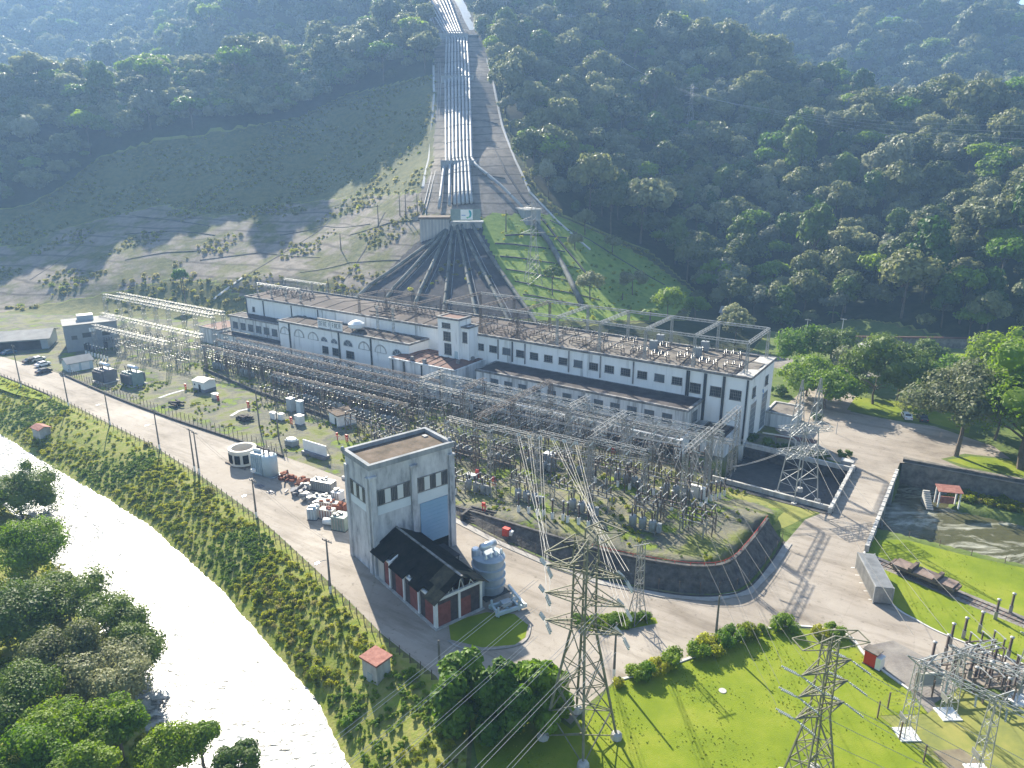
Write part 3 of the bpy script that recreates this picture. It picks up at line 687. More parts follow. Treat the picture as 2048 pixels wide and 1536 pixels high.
# block with the arches and the name board
xA, _ = FP(557,645,-8); xB, _ = FP(818,690,-8)
walls('arcade_wall', xA, xB, -8, -.003, -.5, 11.6, rim=.35, rimh=.5)
roofslab(xA+.4, xB-.4, -7.6, -.4, 11.9, 'roof_brown', .7, 4, 7)
for i, (px, py) in enumerate(((570.3,666),(598.3,671),(626.6,677),(649,684),(669,688),(696.7,692),(728.5,698),(761.7,705),(795,709))):
    x, z = FP(px,py,-8); ww = 2.7 if i in (3,4) else 3.6
    if i in (3,4,5,8): window(x, 8.1, -8, ww, 0, arch=True, glass='glass_grey', fm='white_paint')
    else:
        r = 1.9; mb = MB(); pts = [(r*math.cos(math.pi*k/14), r*math.sin(math.pi*k/14)) for k in range(15)]
        for k in range(14):
            a, b = pts[k], pts[k+1]
            mb.add([(a[0],-.12,a[1]),(b[0],-.12,b[1]),(b[0]*1.2,-.12,b[1]*1.2),(a[0]*1.2,-.12,a[1]*1.2),(a[0],-.003,a[1]),(b[0],-.003,b[1]),(b[0]*1.2,-.003,b[1]*1.2),(a[0]*1.2,-.003,a[1]*1.2)], [(0,1,2,3),(3,2,6,7),(1,0,4,5)])
        mb.box(-.06,.06,-.08,-.003,0,1.88); mb.box(-r*1.2,r*1.2,-.14,-.003,-.14,-.001)
        o = mb.build('blind_arch', 'concrete_pale', ph); o.location = (x,-8,8.1)
for px, wd in ((651,2.3),(671,2.3),(700,3.0)):
    x, z = FP(px,700,-8); window(x, 4.6, -8, wd, 2.0, nx=3)
    window(x, 1.0, -8, wd*.9, 1.8, nx=3)
xs0, _ = FP(636,650,-8); xs1, _ = FP(684,660,-8)
sg = MB().box(xs0,xs1,-8.1,-7.7,12.12,14.5).build('name_board', 'white_wall', ph)
MB().box(xs0-.2,xs1+.2,-8.3,-7.5,14.503,14.85).build('coping', 'grey_trim', sg)
lb = MB(); random.seed(3)                      # worn, unreadable raised letters
x = xs0+.55
for k, ch in enumerate('1111 1 1111'):
    if ch == ' ': x += .55; continue
    lb.box(x,x+.1,-8.18,-8.103,12.75,14.05)
    if k % 2 == 0: lb.box(x+.48,x+.58,-8.18,-8.103,12.75,14.05)
    lb.box(x+.1,x+.48,-8.18,-8.103,13.95,14.05)
    if k % 3: lb.box(x+.1,x+.48,-8.18,-8.103,13.35,13.45)
    if k % 3 == 0: lb.box(x+.1,x+.48,-8.18,-8.103,12.75,12.85)
    x += (xs1-xs0-1.9)/9
lb.build('lettering', 'letter', sg)
wtk = thing('water_tank', 'white round water tank with dark underside beside the name board on the powerhouse roof', 'tank', W((xs1+3.2),-5.5,12.6), YAW)
MB().lathe([(1.9,.5),(2.3,.9),(2.3,1.8),(1.2,2.5),(.4,2.8)], 16).build('tank', 'white_paint', wtk)
tb = MB()
for k in range(4): tb.cb(1.2*math.cos(k*1.57+.78),1.2*math.sin(k*1.57+.78),-.3,.3,.3,.85)
tb.build('stand', 'grey_trim', wtk)
# left wing, low left annex
walls('left_wing_wall', -169.4, xA-.003, -5, -.003, 4.5, 9.4, 'stained_wall', rim=.3, rimh=.45)
roofslab(-169, xA-.3, -4.6, -.36, 9.7, 'roof_tar')
xa, _ = FP(470,640,-5); xb, _ = FP(549,660,-5)
for k in range(6): window(xa+(xb-xa)*k/5, 5.7, -5, 2.4, 2.0, nx=3, glass='glass_grey')
walls('left_base_wall', -170.5, xA-.003, -8.5, -5.003, -.5, 4.0, 'stained_wall', rim=.2, rimh=.3)
roofslab(-170.2, xA-.2, -8.2, -5.3, 4.15, 'roof_tar')
walls('left_annex_wall', -181, -170.803, -9, 2, -.5, 5.0, 'stained_wall', rim=.2, rimh=.3)
roofslab(-180.7, -171, -8.7, 1.7, 5.2, 'roof_red')
for x, z in ((-163,10.8),(-138,10.8)): window(x, z, 0, 1.0, 1.4, nx=2, nz=2)
# downpipes
for px in (497,530,585,637): x, _ = FP(px,640,0); MB().cb(x,-.14,9.9,.22,.24,H-10.6).build('downpipe', 'pipe_dark', ph)
for px, py in ((581,680),(679,690),(744,720)): x, _ = FP(px,py,-8); MB().cb(x,-8.16,.2,.4,.28,11.3).build('downpipe', 'pipe_dark', ph)
for px, z0, wd in ((997,9.6,.2),(1025,9.6,.25),(1050,9.6,.2),(1137,9.6,.22),(1200,9.6,.2),(1266,9.6,.22),(1374,4.3,.3),(1378,4.3,.3),(1411,4.2,.6),(1449,4.2,.5),(1497,.3,.35)):
    x, _ = FP(px,760,0); MB().cb(x,-.16,z0,wd,.3,H-.7-z0).build('downpipe', 'pipe_dark' if wd > .24 else 'grey_trim', ph)
# gable end facing the bridge: two tall glazed doors, small windows, the emblem
window(0, 10.4, 3.5, 2.2, 2.0, face='+x'); window(0, 10.6, 13.2, 2.2, 2.0, face='+x')
for y in (4.2, 13.0): window(0, .3, y, 4.2, 8.6, face='+x', nx=4, nz=7, glass='glass_grey', fm='white_paint')
em = MB()                                      # two-part curved emblem
arc = [(.9*math.cos(t), 1.5*math.sin(t)) for t in np.linspace(-1.2, 1.9, 14)]; arc2 = [(.35*math.cos(t)+.1, 1.0*math.sin(t)-.1) for t in np.linspace(1.9, -1.2, 14)]
em.wallprism(arc+arc2, -.03, -.003)
e = em.build('emblem', 'sign_blue', ph); e.location = (0,11.0,8.6); e.rotation_euler = (0,0,R(90))
walls('end_annex_wall', .003, 6.5, 15.5, 24, -.5, 3.2, 'stained_wall', rim=.15, rimh=.4, rm='concrete_pale')
roofslab(.3, 6.2, 15.8, 23.7, 3.3, 'roof_grey')
rb = MB()
for k in range(60): rb.cb(-164+k*2.76, 18.9, H-.2, .12, .12, 1.3)
rb.bar((-166,18.9,H+1.05),(0,18.9,H+1.05),.08); rb.bar((-166,18.9,H+.5),(0,18.9,H+.5),.06); rb.build('railing', 'pipe_dark', ph)

# ------------------------------------------------------------------ tall grey tower building and the brick shed
TL, TC, TR, TBk = Vector((-25.4,101.0)), Vector((-20.4,95.1)), Vector((-9.3,104.0)), Vector((-14.3,109.9))
ta = math.atan2(TR.y-TC.y, TR.x-TC.x); TW = (TR-TC).length; TD = (TL-TC).length
tw = thing('tower_building', 'tall weathered grey tower building with high window bands and a blue shutter', 'building', (TC.x,TC.y,0), ta)
TH = 17.9
MB().box(0,TW,0,TD,-.3,TH-.8).build('wall', 'tower_wall', tw)
pm = MB()
for x in (-.18, TW/2-.45, TW-.75): pm.box(x,x+.92,-.36,-.003,-.3,TH-2.2); pm.box(x-.12,x+1.04,-.5,-.003,TH-2.198,TH-1.85)
for y in (.3, TD-.9): pm.box(-.36,-.003,y,y+.8,-.3,TH-2.2)
pm.box(TW+.003,TW+.3,.2,1.0,-.3,TH-2.2)
pm.build('pilaster', 'tower_wall', tw)
pp = MB(); e = .28
pp.box(-e,TW+e,-e,.3,TH-.798,TH); pp.box(-e,TW+e,TD-.3,TD+e,TH-.798,TH); pp.box(-e,.3,.302,TD-.302,TH-.798,TH); pp.box(TW-.3,TW+e,.302,TD-.302,TH-.798,TH)
pp.build('parapet', 'concrete_anchor', tw)
MB().box(.302,TW-.302,.302,TD-.302,TH-.797,TH-.62).build('roof', 'roof_moss', tw)
MB().box(TW-1.6,TW-.9,TD-2.4,TD-1.5,TH-.618,TH-.45).build('roof_hatch', 'concrete_pale', tw)
for x, y in ((-.25,TD+.1),(TW+.1,TD*.1)): MB().lathe([(.3,0),(.32,.5),(.2,.7)], 8, (x,y,TH-.3)).build('finial', 'concrete_anchor', tw)
def band(x0, x1, z0, z1, n, face):
    f = MB().box(0,x1-x0,-.10,-.003,0,z1-z0).build('window', 'grey_trim', tw)
    n2 = 2*n-1; s = (x1-x0-.3)/n2
    for k in range(n2):
        b = MB().box(.15+k*s+.05,.15+(k+1)*s-.05,-.14,-.103,.18,z1-z0-.18)
        if k % 2: b.build('blind', 'blind', f); continue
        for q in range(1,4): b.box(.15+k*s+s*q/4-.02,.15+k*s+s*q/4+.02,-.16,-.1402,.18,z1-z0-.18,1)
        b.build('pane', ['glass_dark','grey_trim'], f)
    if face == 'front': f.location = (x0,0,z0)
    else: f.location = (0,x1,z0); f.rotation_euler = (0,0,R(-90))
band(.95, TW/2-.6, 11.1, 13.6, 3, 'front'); band(TW/2+.65, TW-1.0, 11.1, 13.6, 3, 'front'); band(1.4, TD-1.3, 11.1, 13.6, 3, 'left')
cb2 = MB().box(.95,TW/2-.6,-.05,-.003,9.6,11.0); cb2.box(TW/2+.65,TW-1.0,-.05,-.003,9.3,11.0); cb2.box(-.05,-.003,1.2,TD-1.2,9.8,11.0)
cb2.build('wall_band', 'clean_band', tw)
sh = MB()
for k in range(22): sh.box(TW/2+1.0,TW-1.15,-.12-.03*(k % 2),-.003,2.2+k*.318,2.2+k*.318+.31)
sh.build('shutter', 'shutter', tw); MB().box(TW/2+1.0,TW-1.15,-.09,-.003,-.2,2.19).build('doorway', 'roof_black', tw)
MB().box(TW+.003,TW+.35,.9,1.5,1.6,2.7).build('hose_box', 'red', tw)
# shed: axis runs out from the tower front
SL, SW = 16.6, 7.3
shd = thing('brick_shed', 'low brick shed with a sagging black gable roof before the grey tower', 'shed', (TC.x,TC.y,0), ta)
fr = MB(); EV = 4.1
xs = (0.1, SW)
for i in range(5):
    y = -.6-(SL-.9)*i/4
    if i: fr.box(-.15,.2,y-.18,y+.18,0,EV)
    fr.box(SW-.2,SW+.15,y-.18,y+.18,0,EV)
fr.box(SW/2-.15,SW/2+.2,-SL-.15,-SL+.2,0,EV); fr.box(-.18,SW+.18,-SL-.18,-SL+.22,EV+.002,EV+.4); fr.box(-.18,.22,-SL+.222,-.5,EV+.002,EV+.3)
fr.box(-.15,.2,-SL-.15,-SL+.2,0,EV); fr.box(SW-.2,SW+.15,-SL-.15,-SL+.2,0,EV)
fr.build('frame', 'white_paint', shd)
MB().box(-.4,SW+.4,-SL-.5,-.4,-.2,.12).build('plinth', 'concrete_pale', shd)
wl = MB()
for i in range(4):
    y1 = -.9-(SL-.9)*i/4; y0 = y1-(SL-.9)/4+.6
    if i == 0: wl.box(.0,.14,y0+1.6,y1,.12,EV,2); y1 = y0+1.55
    m_ = (y0+y1)/2
    wl.box(.02,.14,y0,m_+.5,.12,EV-.2,0); wl.box(.02,.14,m_+.52,y1,.12,EV-.2,1)
    wl.box(SW-.14,SW-.02,y0,y1,.12,EV-.2,0)
wl.box(.25,2.3,-SL,-SL+.14,.12,EV-.7,0); wl.box(2.32,SW/2-.2,-SL,-SL+.14,.12,EV,1); wl.box(SW/2+.25,SW-1.7,-SL,-SL+.14,.12,2.9,0); wl.box(SW-1.68,SW-.22,-SL,-SL+.14,.12,EV,1)
wl.box(SW/2+.25,SW-1.7,-SL,-SL+.14,2.902,EV,1); wl.box(.25,2.3,-SL,-SL+.14,EV-.698,EV,1)
wl.build('wall', ['brick','brick_dark','concrete_pale'], shd)
rf = MB(); RZ = 6.9; xm = SW/2; random.seed(5)
def rp(x, z, y, m): rf.box(x[0],x[1],y[0],y[1],z[0],z[1],m)
ny_ = 13; nx_ = 5
for j in range(ny_):
    ya, yb = -SL-.9+j*(SL+.8)/ny_, -SL-.9+(j+1)*(SL+.8)/ny_-.01
    for s in (-1, 1):
        for i in range(nx_):
            if s < 0 and i == nx_-1 and j in (2,5,9): continue
            if s < 0 and i == nx_-2 and j in (9,): continue
            u0, u1 = i/nx_, (i+1)/nx_; hw = SW/2+.8
            x0, x1 = xm+s*u0*hw, xm+s*u1*hw; z0, z1 = RZ-u0*(RZ-EV-.25)+random.uniform(-.03,.03), RZ-u1*(RZ-EV-.25)+random.uniform(-.03,.03)
            mi = 1 if (j < 3 and random.random() < .75) else (2 if (s < 0 and j == 0 and i == nx_-1) else 0)
            rf.add([(x0,ya,z0),(x1,ya,z1),(x1,yb,z1),(x0,yb,z0),(x0,ya,z0-.12),(x1,ya,z1-.12),(x1,yb,z1-.12),(x0,yb,z0-.12)], [(0,1,2,3),(7,6,5,4),(0,4,5,1),(1,5,6,2),(2,6,7,3),(3,7,4,0)] if s > 0 else [(3,2,1,0),(4,5,6,7),(1,5,4,0),(2,6,5,1),(3,7,6,2),(0,4,7,3)], mi)
rf.build('roof', ['roof_black','roof_moss_dark','tile_red'], shd)
rr = MB(); rr.bar((xm,-SL-.95,RZ+.1),(xm,-.3,RZ+.1),.3,.14); rr.build('ridge_cap', 'grey_trim', shd)
tr_ = MB()
for k in range(9):
    x = .3+k*(SW-.6)/8; h = EV+.4+(1-abs(x-xm)/xm)*2.0; tr_.bar((x,-SL+.02,EV+.4),(x+.45*(-1)**k,-SL+.02,h),.09)
tr_.bar((.1,-SL+.02,EV+.45),(xm,-SL+.02,RZ-.25),.12); tr_.bar((SW-.1,-SL+.02,EV+.45),(xm,-SL+.02,RZ-.25),.12)
for y, x in ((-5.2,.4),(-9.9,.9),(-13,1.0)): tr_.bar((x-.9,y,EV+.55),(x+1.4,y+.1,EV+1.5),.2)
tr_.build('truss', 'white_paint', shd)
MB().box(SW+.4,SW+3.6,-6.5,-2.0,2.3,2.42).build('side_roof', 'roof_tar', shd)
bo = MB()
for x, y in ((SW+3.4,-6.3),(SW+3.4,-2.2)): bo.cb(x,y,0,.15,.15,2.3)
bo.build('side_post', 'pipe_dark', shd)
MB().box(-.05,1.9,-2.9,-2.0,EV+.45,EV+.62).build('loose_sheet', 'fibro', shd)

# ------------------------------------------------------------------ other buildings
def gable(name, label, cat, loc, rz, lx, ly, h, rise, wm, rm, over=.4, half=False, doors=(), wins=(), base=None, grp=None):
    t = thing(name, label, cat, loc, rz, grp)
    mb = MB(); mb.box(-lx/2,lx/2,-ly/2,ly/2,-.4,h)
    if rise: mb.add([(-lx/2,-ly/2,h+.001),(-lx/2,ly/2,h+.001),(-lx/2,0,h+rise-.08)], [(0,2,1)]); mb.add([(lx/2,-ly/2,h+.001),(lx/2,ly/2,h+.001),(lx/2,0,h+rise-.08)], [(0,1,2)])
    mb.build('wall', wm, t)
    r = MB(); X, Y = lx/2+over, ly/2+over; d = rise*over/(ly/2) if rise else 0
    if rise:
        for s in (-1,1): r.add([(-X,0,h+rise),(X,0,h+rise),(X,s*Y,h-d),(-X,s*Y,h-d),(-X,0,h+rise+.14),(X,0,h+rise+.14),(X,s*Y,h-d+.14),(-X,s*Y,h-d+.14)], [(0,1,2,3),(4,5,6,7),(0,4,7,3),(1,5,6,2),(3,7,6,2)])
    else: r.box(-X,X,-Y,Y,h+.003,h+.25)
    r.build('roof', rm, t)
    if base: MB().box(-lx/2-.02,lx/2+.02,-ly/2-.02,ly/2+.02,-.4,base[0]).build('painted_base', base[1], t)
    for x, y, wd, ht, ax, m in doors:
        b = MB()
        if ax == 'x': b.box(x-wd/2,x+wd/2,min(y,y*1.0)-.05,y+.05,.0,ht)
        else: b.box(x-.05,x+.05,y-wd/2,y+wd/2,.0,ht)
        b.build('door', m, t)
    for x, y, z, wd, ht, ax in wins:
        b = MB()
        if ax == 'x': b.box(x-wd/2,x+wd/2,y-.05,y+.05,z,z+ht)
        else: b.box(x-.05,x+.05,y-wd/2,y+wd/2,z,z+ht)
        b.build('window', 'glass_dark', t)
    return t
def G(px, py, z=0): p = P(px, py, z); return (p.x, p.y, z)
gb = gable('grey_building', 'grey two-storey flat-roofed control building at the far left of the yard', 'building', (-138.5,232.5,0), R(33), 15, 11, 8.4, 0, 'grey_bldg', 'fibro', .25, doors=((-2,-5.5,1.6,2.4,'x','glass_dark'),(3.4,-5.5,1.2,2.4,'x','roof_tar')), wins=((-1.5,-5.5,4.2,2.4,1.5,'x'),(4,-5.5,4.2,2.2,1.4,'x'),(-5,-5.5,3.8,1.6,1.3,'x'),(-7.5,-1,4,1.8,1.3,'y'),(-7.5,2.4,4,1.8,1.3,'y')))
MB().box(-3.2,1.4,-.5,3.2,8.66,10.4).build('roof_room', 'paint_bluegrey', gb); MB().box(-.6,1.2,-5.6,-5.503,5.9,7.1).build('wall_sign', 'sign_white', gb)
gable('open_shed', 'wide low shed with a grey fibre-cement roof at the left edge', 'shed', (-164.5,231,0), R(20), 24, 13, 3.6, 1.6, 'paint_bluegrey', 'fibro', 1.0, doors=((0,-6.5,20,2.9,'x','roof_tar'),))
gable('garage', 'pale blue garage hut with a brown gabled roof beside the parked cars', 'garage', (-128,205.5,0), R(48), 6.6, 5.2, 2.6, 1.2, 'paint_blue', 'fibro', .4, doors=((-1.6,-2.6,2.2,2.2,'x','white_paint'),(1.2,-2.6,2.2,2.2,'x','white_paint'),(3.3,0,1.0,2.0,'y','paint_bluegrey')))
gable('yard_hut', 'white hut with a dark base and pale roof on the yard grass', 'hut', G(410,780), YAW+R(4), 4.6, 3.6, 2.8, .5, 'white_paint', 'cream', .2, doors=((.4,-1.8,.8,2.1,'x','glass_dark'),), wins=((-1.5,-1.8,1.6,.5,.5,'x'),), base=(.85,'paint_dgrey'))
gable('relay_hut', 'white hut with a ragged mossy roof among the yard equipment', 'hut', G(686,846), YAW-R(18), 4.6, 4.6, 2.8, 0, 'white_paint', 'roof_moss', .3, doors=((1.2,-2.3,.8,2.1,'x','glass_dark'),), base=(.3,'paint_bluegrey'))
gable('gauge_hut', 'small white gauge hut with a red roof on the far bank above the water', 'hut', (*P(84,866,-2.0).xy,gz(*P(84,866,-2.0).xy)-.5), YAW, 3.6, 2.4, 2.6, .5, 'concrete_pale', 'tile_red', .3)
hp_ = P(755,1362,-1.8)
pu = gable('pump_hut', 'pale hut with a flat red roof sunk in the near riverbank scrub', 'hut', (hp_.x,hp_.y,gz(hp_.x,hp_.y)-1.0), R(-38), 2.6, 2.2, 3.4, 0, 'concrete_pale', 'tile_red', .25, doors=((0,-1.1,.8,1.8,'x','paint_bluegrey'),))
h3 = P(1893,1006,-3.9)
b3 = thing('bank_shelter', 'open red-roofed shelter at the foot of the stone wall by the stream', 'shelter', (h3.x,h3.y,-3.1), R(-14)); b3.scale = (.85,.85,.85)
sp_ = MB()
for x in (-2.1,2.1):
    for y in (-1.2,1.2): sp_.cb(x,y,-1.6,.28,.28,3.9)
sp_.build('post', 'white_paint', b3)
MB().add([(-2.5,-1.6,2.25),(2.5,-1.6,2.25),(2.5,1.6,2.75),(-2.5,1.6,2.75),(-2.5,-1.6,2.4),(2.5,-1.6,2.4),(2.5,1.6,2.9),(-2.5,1.6,2.9)], [(3,2,1,0),(4,5,6,7),(0,1,5,4),(1,2,6,5),(2,3,7,6),(3,0,4,7)]).build('roof', 'tile_red', b3)
MB().box(-1.8,1.8,.9,1.1,-1.5,.2).build('back_wall', 'tile_red', b3)
sta = MB()
for k in range(9): sta.box(-4.6,-3.2,-2.4+k*.5,-1.95+k*.5,-2.0,-1.7+k*.32)
sta.build('stair', 'concrete_pale', b3)
sh_ = RG(1461,640)
gable('small_house', 'small white house half hidden at the edge of the wooded slope', 'house', (sh_.x,sh_.y,sh_.z), R(-30), 6.5, 5.5, 3.2, 1.6, 'concrete_pale', 'fibro', .5, doors=((.9,-2.75,.9,2.1,'x','paint_dgrey'),), wins=((-1.4,-2.75,1.1,1.2,1,'x'),))
gable('roadside_house', 'low house with red panels and a blue awning behind the car park trees', 'house', G(1697,712), R(-8), 11, 7, 3.2, 0, 'concrete_pale', 'fibro', .5, doors=((-3,-3.5,1.6,2.3,'x','tile_red'),(0,-3.5,1.6,2.3,'x','tile_red'),(3,-3.5,1.6,2.3,'x','tile_red')))
# long wall below the wooded slope
def wallrun(name, label, pts, wd, h, m, z=0, cat='wall', cap=None):
    ps = [Vector((p[0],p[1],p[2] if len(p) > 2 else z)) for p in pts]
    t = thing(name, label, cat, ps[0])
    for q in ps: q -= t.location
    strip(ps, wd, h).build('wall', m, t)
    if cap: strip([p+Vector((0,0,h+.4)) for p in ps], wd+.14, .12).build('coping', cap, t)
    return t
wallrun('boundary_wall', 'long brown stained wall below the grassy bank at the right', [(106,231.2,0),(124,230,0),(150,228.8,0),(186,228.5,0),(230,232,0)], .5, 3.2, 'stone_wall', cap='roof_red')
# low dark wall in the yard
wallrun('yard_wall', 'long low dark wall crossing the yard grass', [W(-149,-29.6),W(-118,-34.8),W(-100,-36.6),W(-84,-38.2)], .35, .8, 'stone_dark')

# ------------------------------------------------------------------ retaining wall, pool walls, bridge
t_ = thing('retaining_wall', 'dark stone retaining wall curving round the switchyard terrace', 'retaining wall')
top = smoothline([Vector((*AB(*q), float(terr_h(q[0]))+.12)) for q in WALL_TOP], 5); bot = smoothline([Vector((*AB(*q), -.1)) for q in WALL_BOT], 5)
nv = 7; mb = MB(); vs = []
for i, (p, q) in enumerate(zip(top, bot)):
    for k in range(nv): v = q.lerp(p, k/(nv-1)); vs.append(v)
mb.add(vs, [(i*nv+k,i*nv+k+1,(i+1)*nv+k+1,(i+1)*nv+k) for i in range(len(top)-1) for k in range(nv-1)]); mb.build('stone_face', 'stone', t_)
strip([p+Vector((0,0,.02)) for p in top], .5, .12).build('coping', 'stone_dark', t_)
rl = MB(); rt = [p+Vector((0,0,.55)) for p in top[18:]]
rl.tube(rt, .03, 5)
for p in rt[::2]: rl.bar(p-Vector((0,0,.6)), p, .06)
rl.build('pipe_rail', 'red', t_)
def poolwall(label, a, b, z0, z1, wd, m, capm, capw, caph, side=1, name='channel_wall', posts=0):
    a, b = Vector(a), Vector(b); d = (b-a).normalized(); n = Vector((-d.y,d.x))*side
    t = thing(name, label, 'wall', (a.x,a.y,0), math.atan2(d.y,d.x)); l = (b-a).length
    y0, y1 = (0,wd) if side > 0 else (-wd,0)
    MB().box(0,l,y0,y1,z0,z1).build('stone_face', m, t)
    pr = MB(); c0, c1 = (0,capw) if side > 0 else (-capw,0)
    pr.box(0,l,c0,c1,z1+.003,z1+caph)
    if posts:
        for k in range(posts): x = l*(k+.5)/posts; pr.box(x-.35,x+.35,c0-.08,c1+.08,z1+.004,z1+caph+.25)
    pr.build('parapet', capm, t); return t
A2 = lambda x, y: W(x,y).xy
poolwall('pale parapet and dark stone wall on the hedge side of the dark pool', A2(.3,-.3), A2(22.3,-1.6), -7.2, .1, 2.4, 'stone_dark', 'concrete_pale', .5, .9, 1)
poolwall('pale parapet along the yard side of the dark pool', A2(.1,-20.2), A2(22.3,-21.2), -7.2, .1, 2.0, 'stone_dark', 'concrete_pale', .5, .9, -1)
poolwall('tall dark stone wall below the car park on the far side of the stream', A2(29.6,10.0), A2(120,15.5), -7.4, .1, 2.6, 'stone_wall', 'stone_dark', .4, .5, 1)
MB_b = thing('bridge', 'concrete road bridge with pale parapets over the dark pool and stream', 'bridge', W(22,-21,0), YAW)
MB().box(-.2,7.4,-.8,20.5,-1.1,-.02).build('deck', 'concrete_anchor', MB_b)
pr = MB().box(-.35,.0,-1.5,21,.02,.95); pr.box(-.45,.1,-1.5,21,.952,1.1)
for k in range(12): pr.box(-.5,.14,-1.6+k*1.98,-1.1+k*1.98,.02,1.14)
pr.build('parapet', 'concrete_pale', MB_b)
pr = MB().box(7.2,7.55,-12,23.5,.02,.95); pr.box(7.1,7.65,-12,23.5,.952,1.1)
for k in range(18): pr.box(7.06,7.69,-12+k*2.04,-11.5+k*2.04,.02,1.2)
pr.build('parapet', 'concrete_pale', MB_b)
ab = MB()
for y0, y1 in ((-7,-1.6),(8.4,9.8),(19.6,21.6)): ab.box(-.15,7.5,y0,y1,-7.3,-1.103)
ab.build('pier', 'concrete_anchor', MB_b)
MB().box(7.56,7.7,-12,-3,-4.2,.02).build('wing_wall', 'concrete_pale', MB_b)
st_ = thing('terrace_stair', 'dark steps cut into the bank beside the red fire box', 'stair', W(-27.5,-60.2), YAW+R(6))
s_ = MB()
for k in range(7): s_.box(-2.4,2.4,k*.45,k*.45+.44,-.2,.15+k*.25)
s_.box(-2.9,-2.45,-.2,3.4,-.2,1.3); s_.build('steps', 'stone_dark', st_)
# ------------------------------------------------------------------ lattice steel helpers
def lat_col(mb, w0, w1, z0, z1, leg=.09, dg=.05, pan=None, cx=0, cy=0, mi=0):
    h = z1-z0; n = max(2, int(round(h/(pan or (w0+w1)/2*1.15))))
    q = lambda k, z: Vector((cx+k[0]*(w0+(w1-w0)*(z-z0)/h)/2, cy+k[1]*(w0+(w1-w0)*(z-z0)/h)/2, z))
    K = [(-1,-1),(1,-1),(1,1),(-1,1)]
    for k in K: mb.bar(q(k,z0), q(k,z1), leg, mi=mi)
    for i in range(n):
        a, b = z0+h*i/n, z0+h*(i+1)/n
        for j in range(4):
            k, l = K[j], K[(j+1) % 4]
            if i % 2: k, l = l, k
            mb.bar(q(k,a), q(l,b), dg, mi=mi)
            if i and i % 2 == 0: mb.bar(q(k,a), q(l,a), dg, mi=mi)
    return mb
def lat_beam(mb, p, q, w=.8, h=.8, ch=.08, dg=.05, pan=.9, mi=0):
    p = Vector(p); q = Vector(q); d = q-p; l = d.length; d.normalize(); s = d.cross(Vector((0,0,1))).normalized()*w/2; u = Vector((0,0,h/2))
    n = max(2, int(round(l/pan)))
    cs = [-s-u, s-u, s+u, -s+u]
    for c in cs: mb.bar(p+c, q+c, ch, mi=mi)
    for i in range(n):
        a, b = p+d*(l*i/n), p+d*(l*(i+1)/n)
        for j in range(4):
            c0, c1 = cs[j], cs[(j+1) % 4]
            if i % 2: c0, c1 = c1, c0
            mb.bar(a+c0, b+c1, dg, mi=mi)
    return mb
def ins_prof(h, r, n): 
    out = []
    for k in range(n): z = h*k/n; out += [(r*.45,z),(r,z+h/n*.35),(r*.45,z+h/n*.75)]
    return out+[(r*.4,h)]
INS = {}
def ins_mesh(h, r=.13, n=6, m='insulator', sides=7):
    k = (h,r,n,m)
    if k not in INS:
        o = MB().lathe(ins_prof(h,r,n), sides).build('insulator', m); INS[k] = o.data; bpy.data.objects.remove(o)
    return INS[k]
def inst(name, me, par, loc=(0,0,0), rot=None):
    o = bpy.data.objects.new(name, me); C.objects.link(o); o.parent = par; o.location = loc
    if rot: o.rotation_euler = rot
    return o
# gantry bay: left column, beam, hanging insulator strings
def make_gantry(span, h, label, group, m='steel', strings=6, axis='x', endcol=False, w=.8):
    t = thing('lattice_gantry', label, 'gantry', (0,0,0), 0, group)
    lat_col(MB(), w*1.15, w*.8, -.3, h, cx=0).build('column', m, t)
    if endcol: lat_col(MB(), w*1.15, w*.8, -.3, h, cx=span).build('column', m, t)
    lat_beam(MB(), (w*.45,0,h+.4), (span+w*.4,0,h+.4), w, w).build('beam', m, t)
    im = ins_mesh(1.35, .14, 7, 'glass_insulator')
    for k in range(strings):
        x = span*(k+.6)/(strings+.2); s = 1 if k % 2 else -1
        inst('insulator_string', im, t, (x, s*w*.5, h+.1), (R(s*-100 if s > 0 else 100),0,0))
    return t
def place(o, x, y, rz=0, label=None, first=False, dz=0):
    p = WG(x, y, dz)
    if first: o.location = p; o.rotation_euler = (0,0,YAW+rz); return o
    return copy_tree(o, p, YAW+rz, label)
wires = []
def wire(name, label, cat, group, p, q, sag=.6, r=.035, m='wire', n=8):
    p = Vector(p); q = Vector(q); pts = []
    for k in range(n+1): f = k/n; v = p.lerp(q,f); v.z -= 4*sag*f*(1-f); pts.append(v)
    return tag(MB().tube(pts, r, 4, caps=False).build(name, m), label, cat, group)
# rows of gantries parallel to the powerhouse (right half of the yard)
GR = {}
rows = [(-16.5,-66,2,5,6.6,'steel'),(-23.5,-64,2,5,10.8,'steel_white'),(-31.5,-64,0,5,10.8,'steel'),(-44.5,-46,-4,4,10.4,'steel')]
wh = ['nearest the white powerhouse wing','second out from the powerhouse wing','third out from the powerhouse wing','nearest the curved stone wall']
for i, (y, x0, x1, n, h, m) in enumerate(rows):
    sp = (x1-x0)/n
    for k in range(n):
        lab = f'grey lattice gantry bay, row {wh[i]}'
        if k == 0: g0 = make_gantry(sp, h, lab, f'gantry bays in the row {wh[i]}', m); g = place(g0, x0, y, first=True)
        else: g = place(g0, x0+k*sp, y)
        if k == n-1: lat_col(MB(), .92, .64, -.3, h, cx=sp).build('column', m, g)
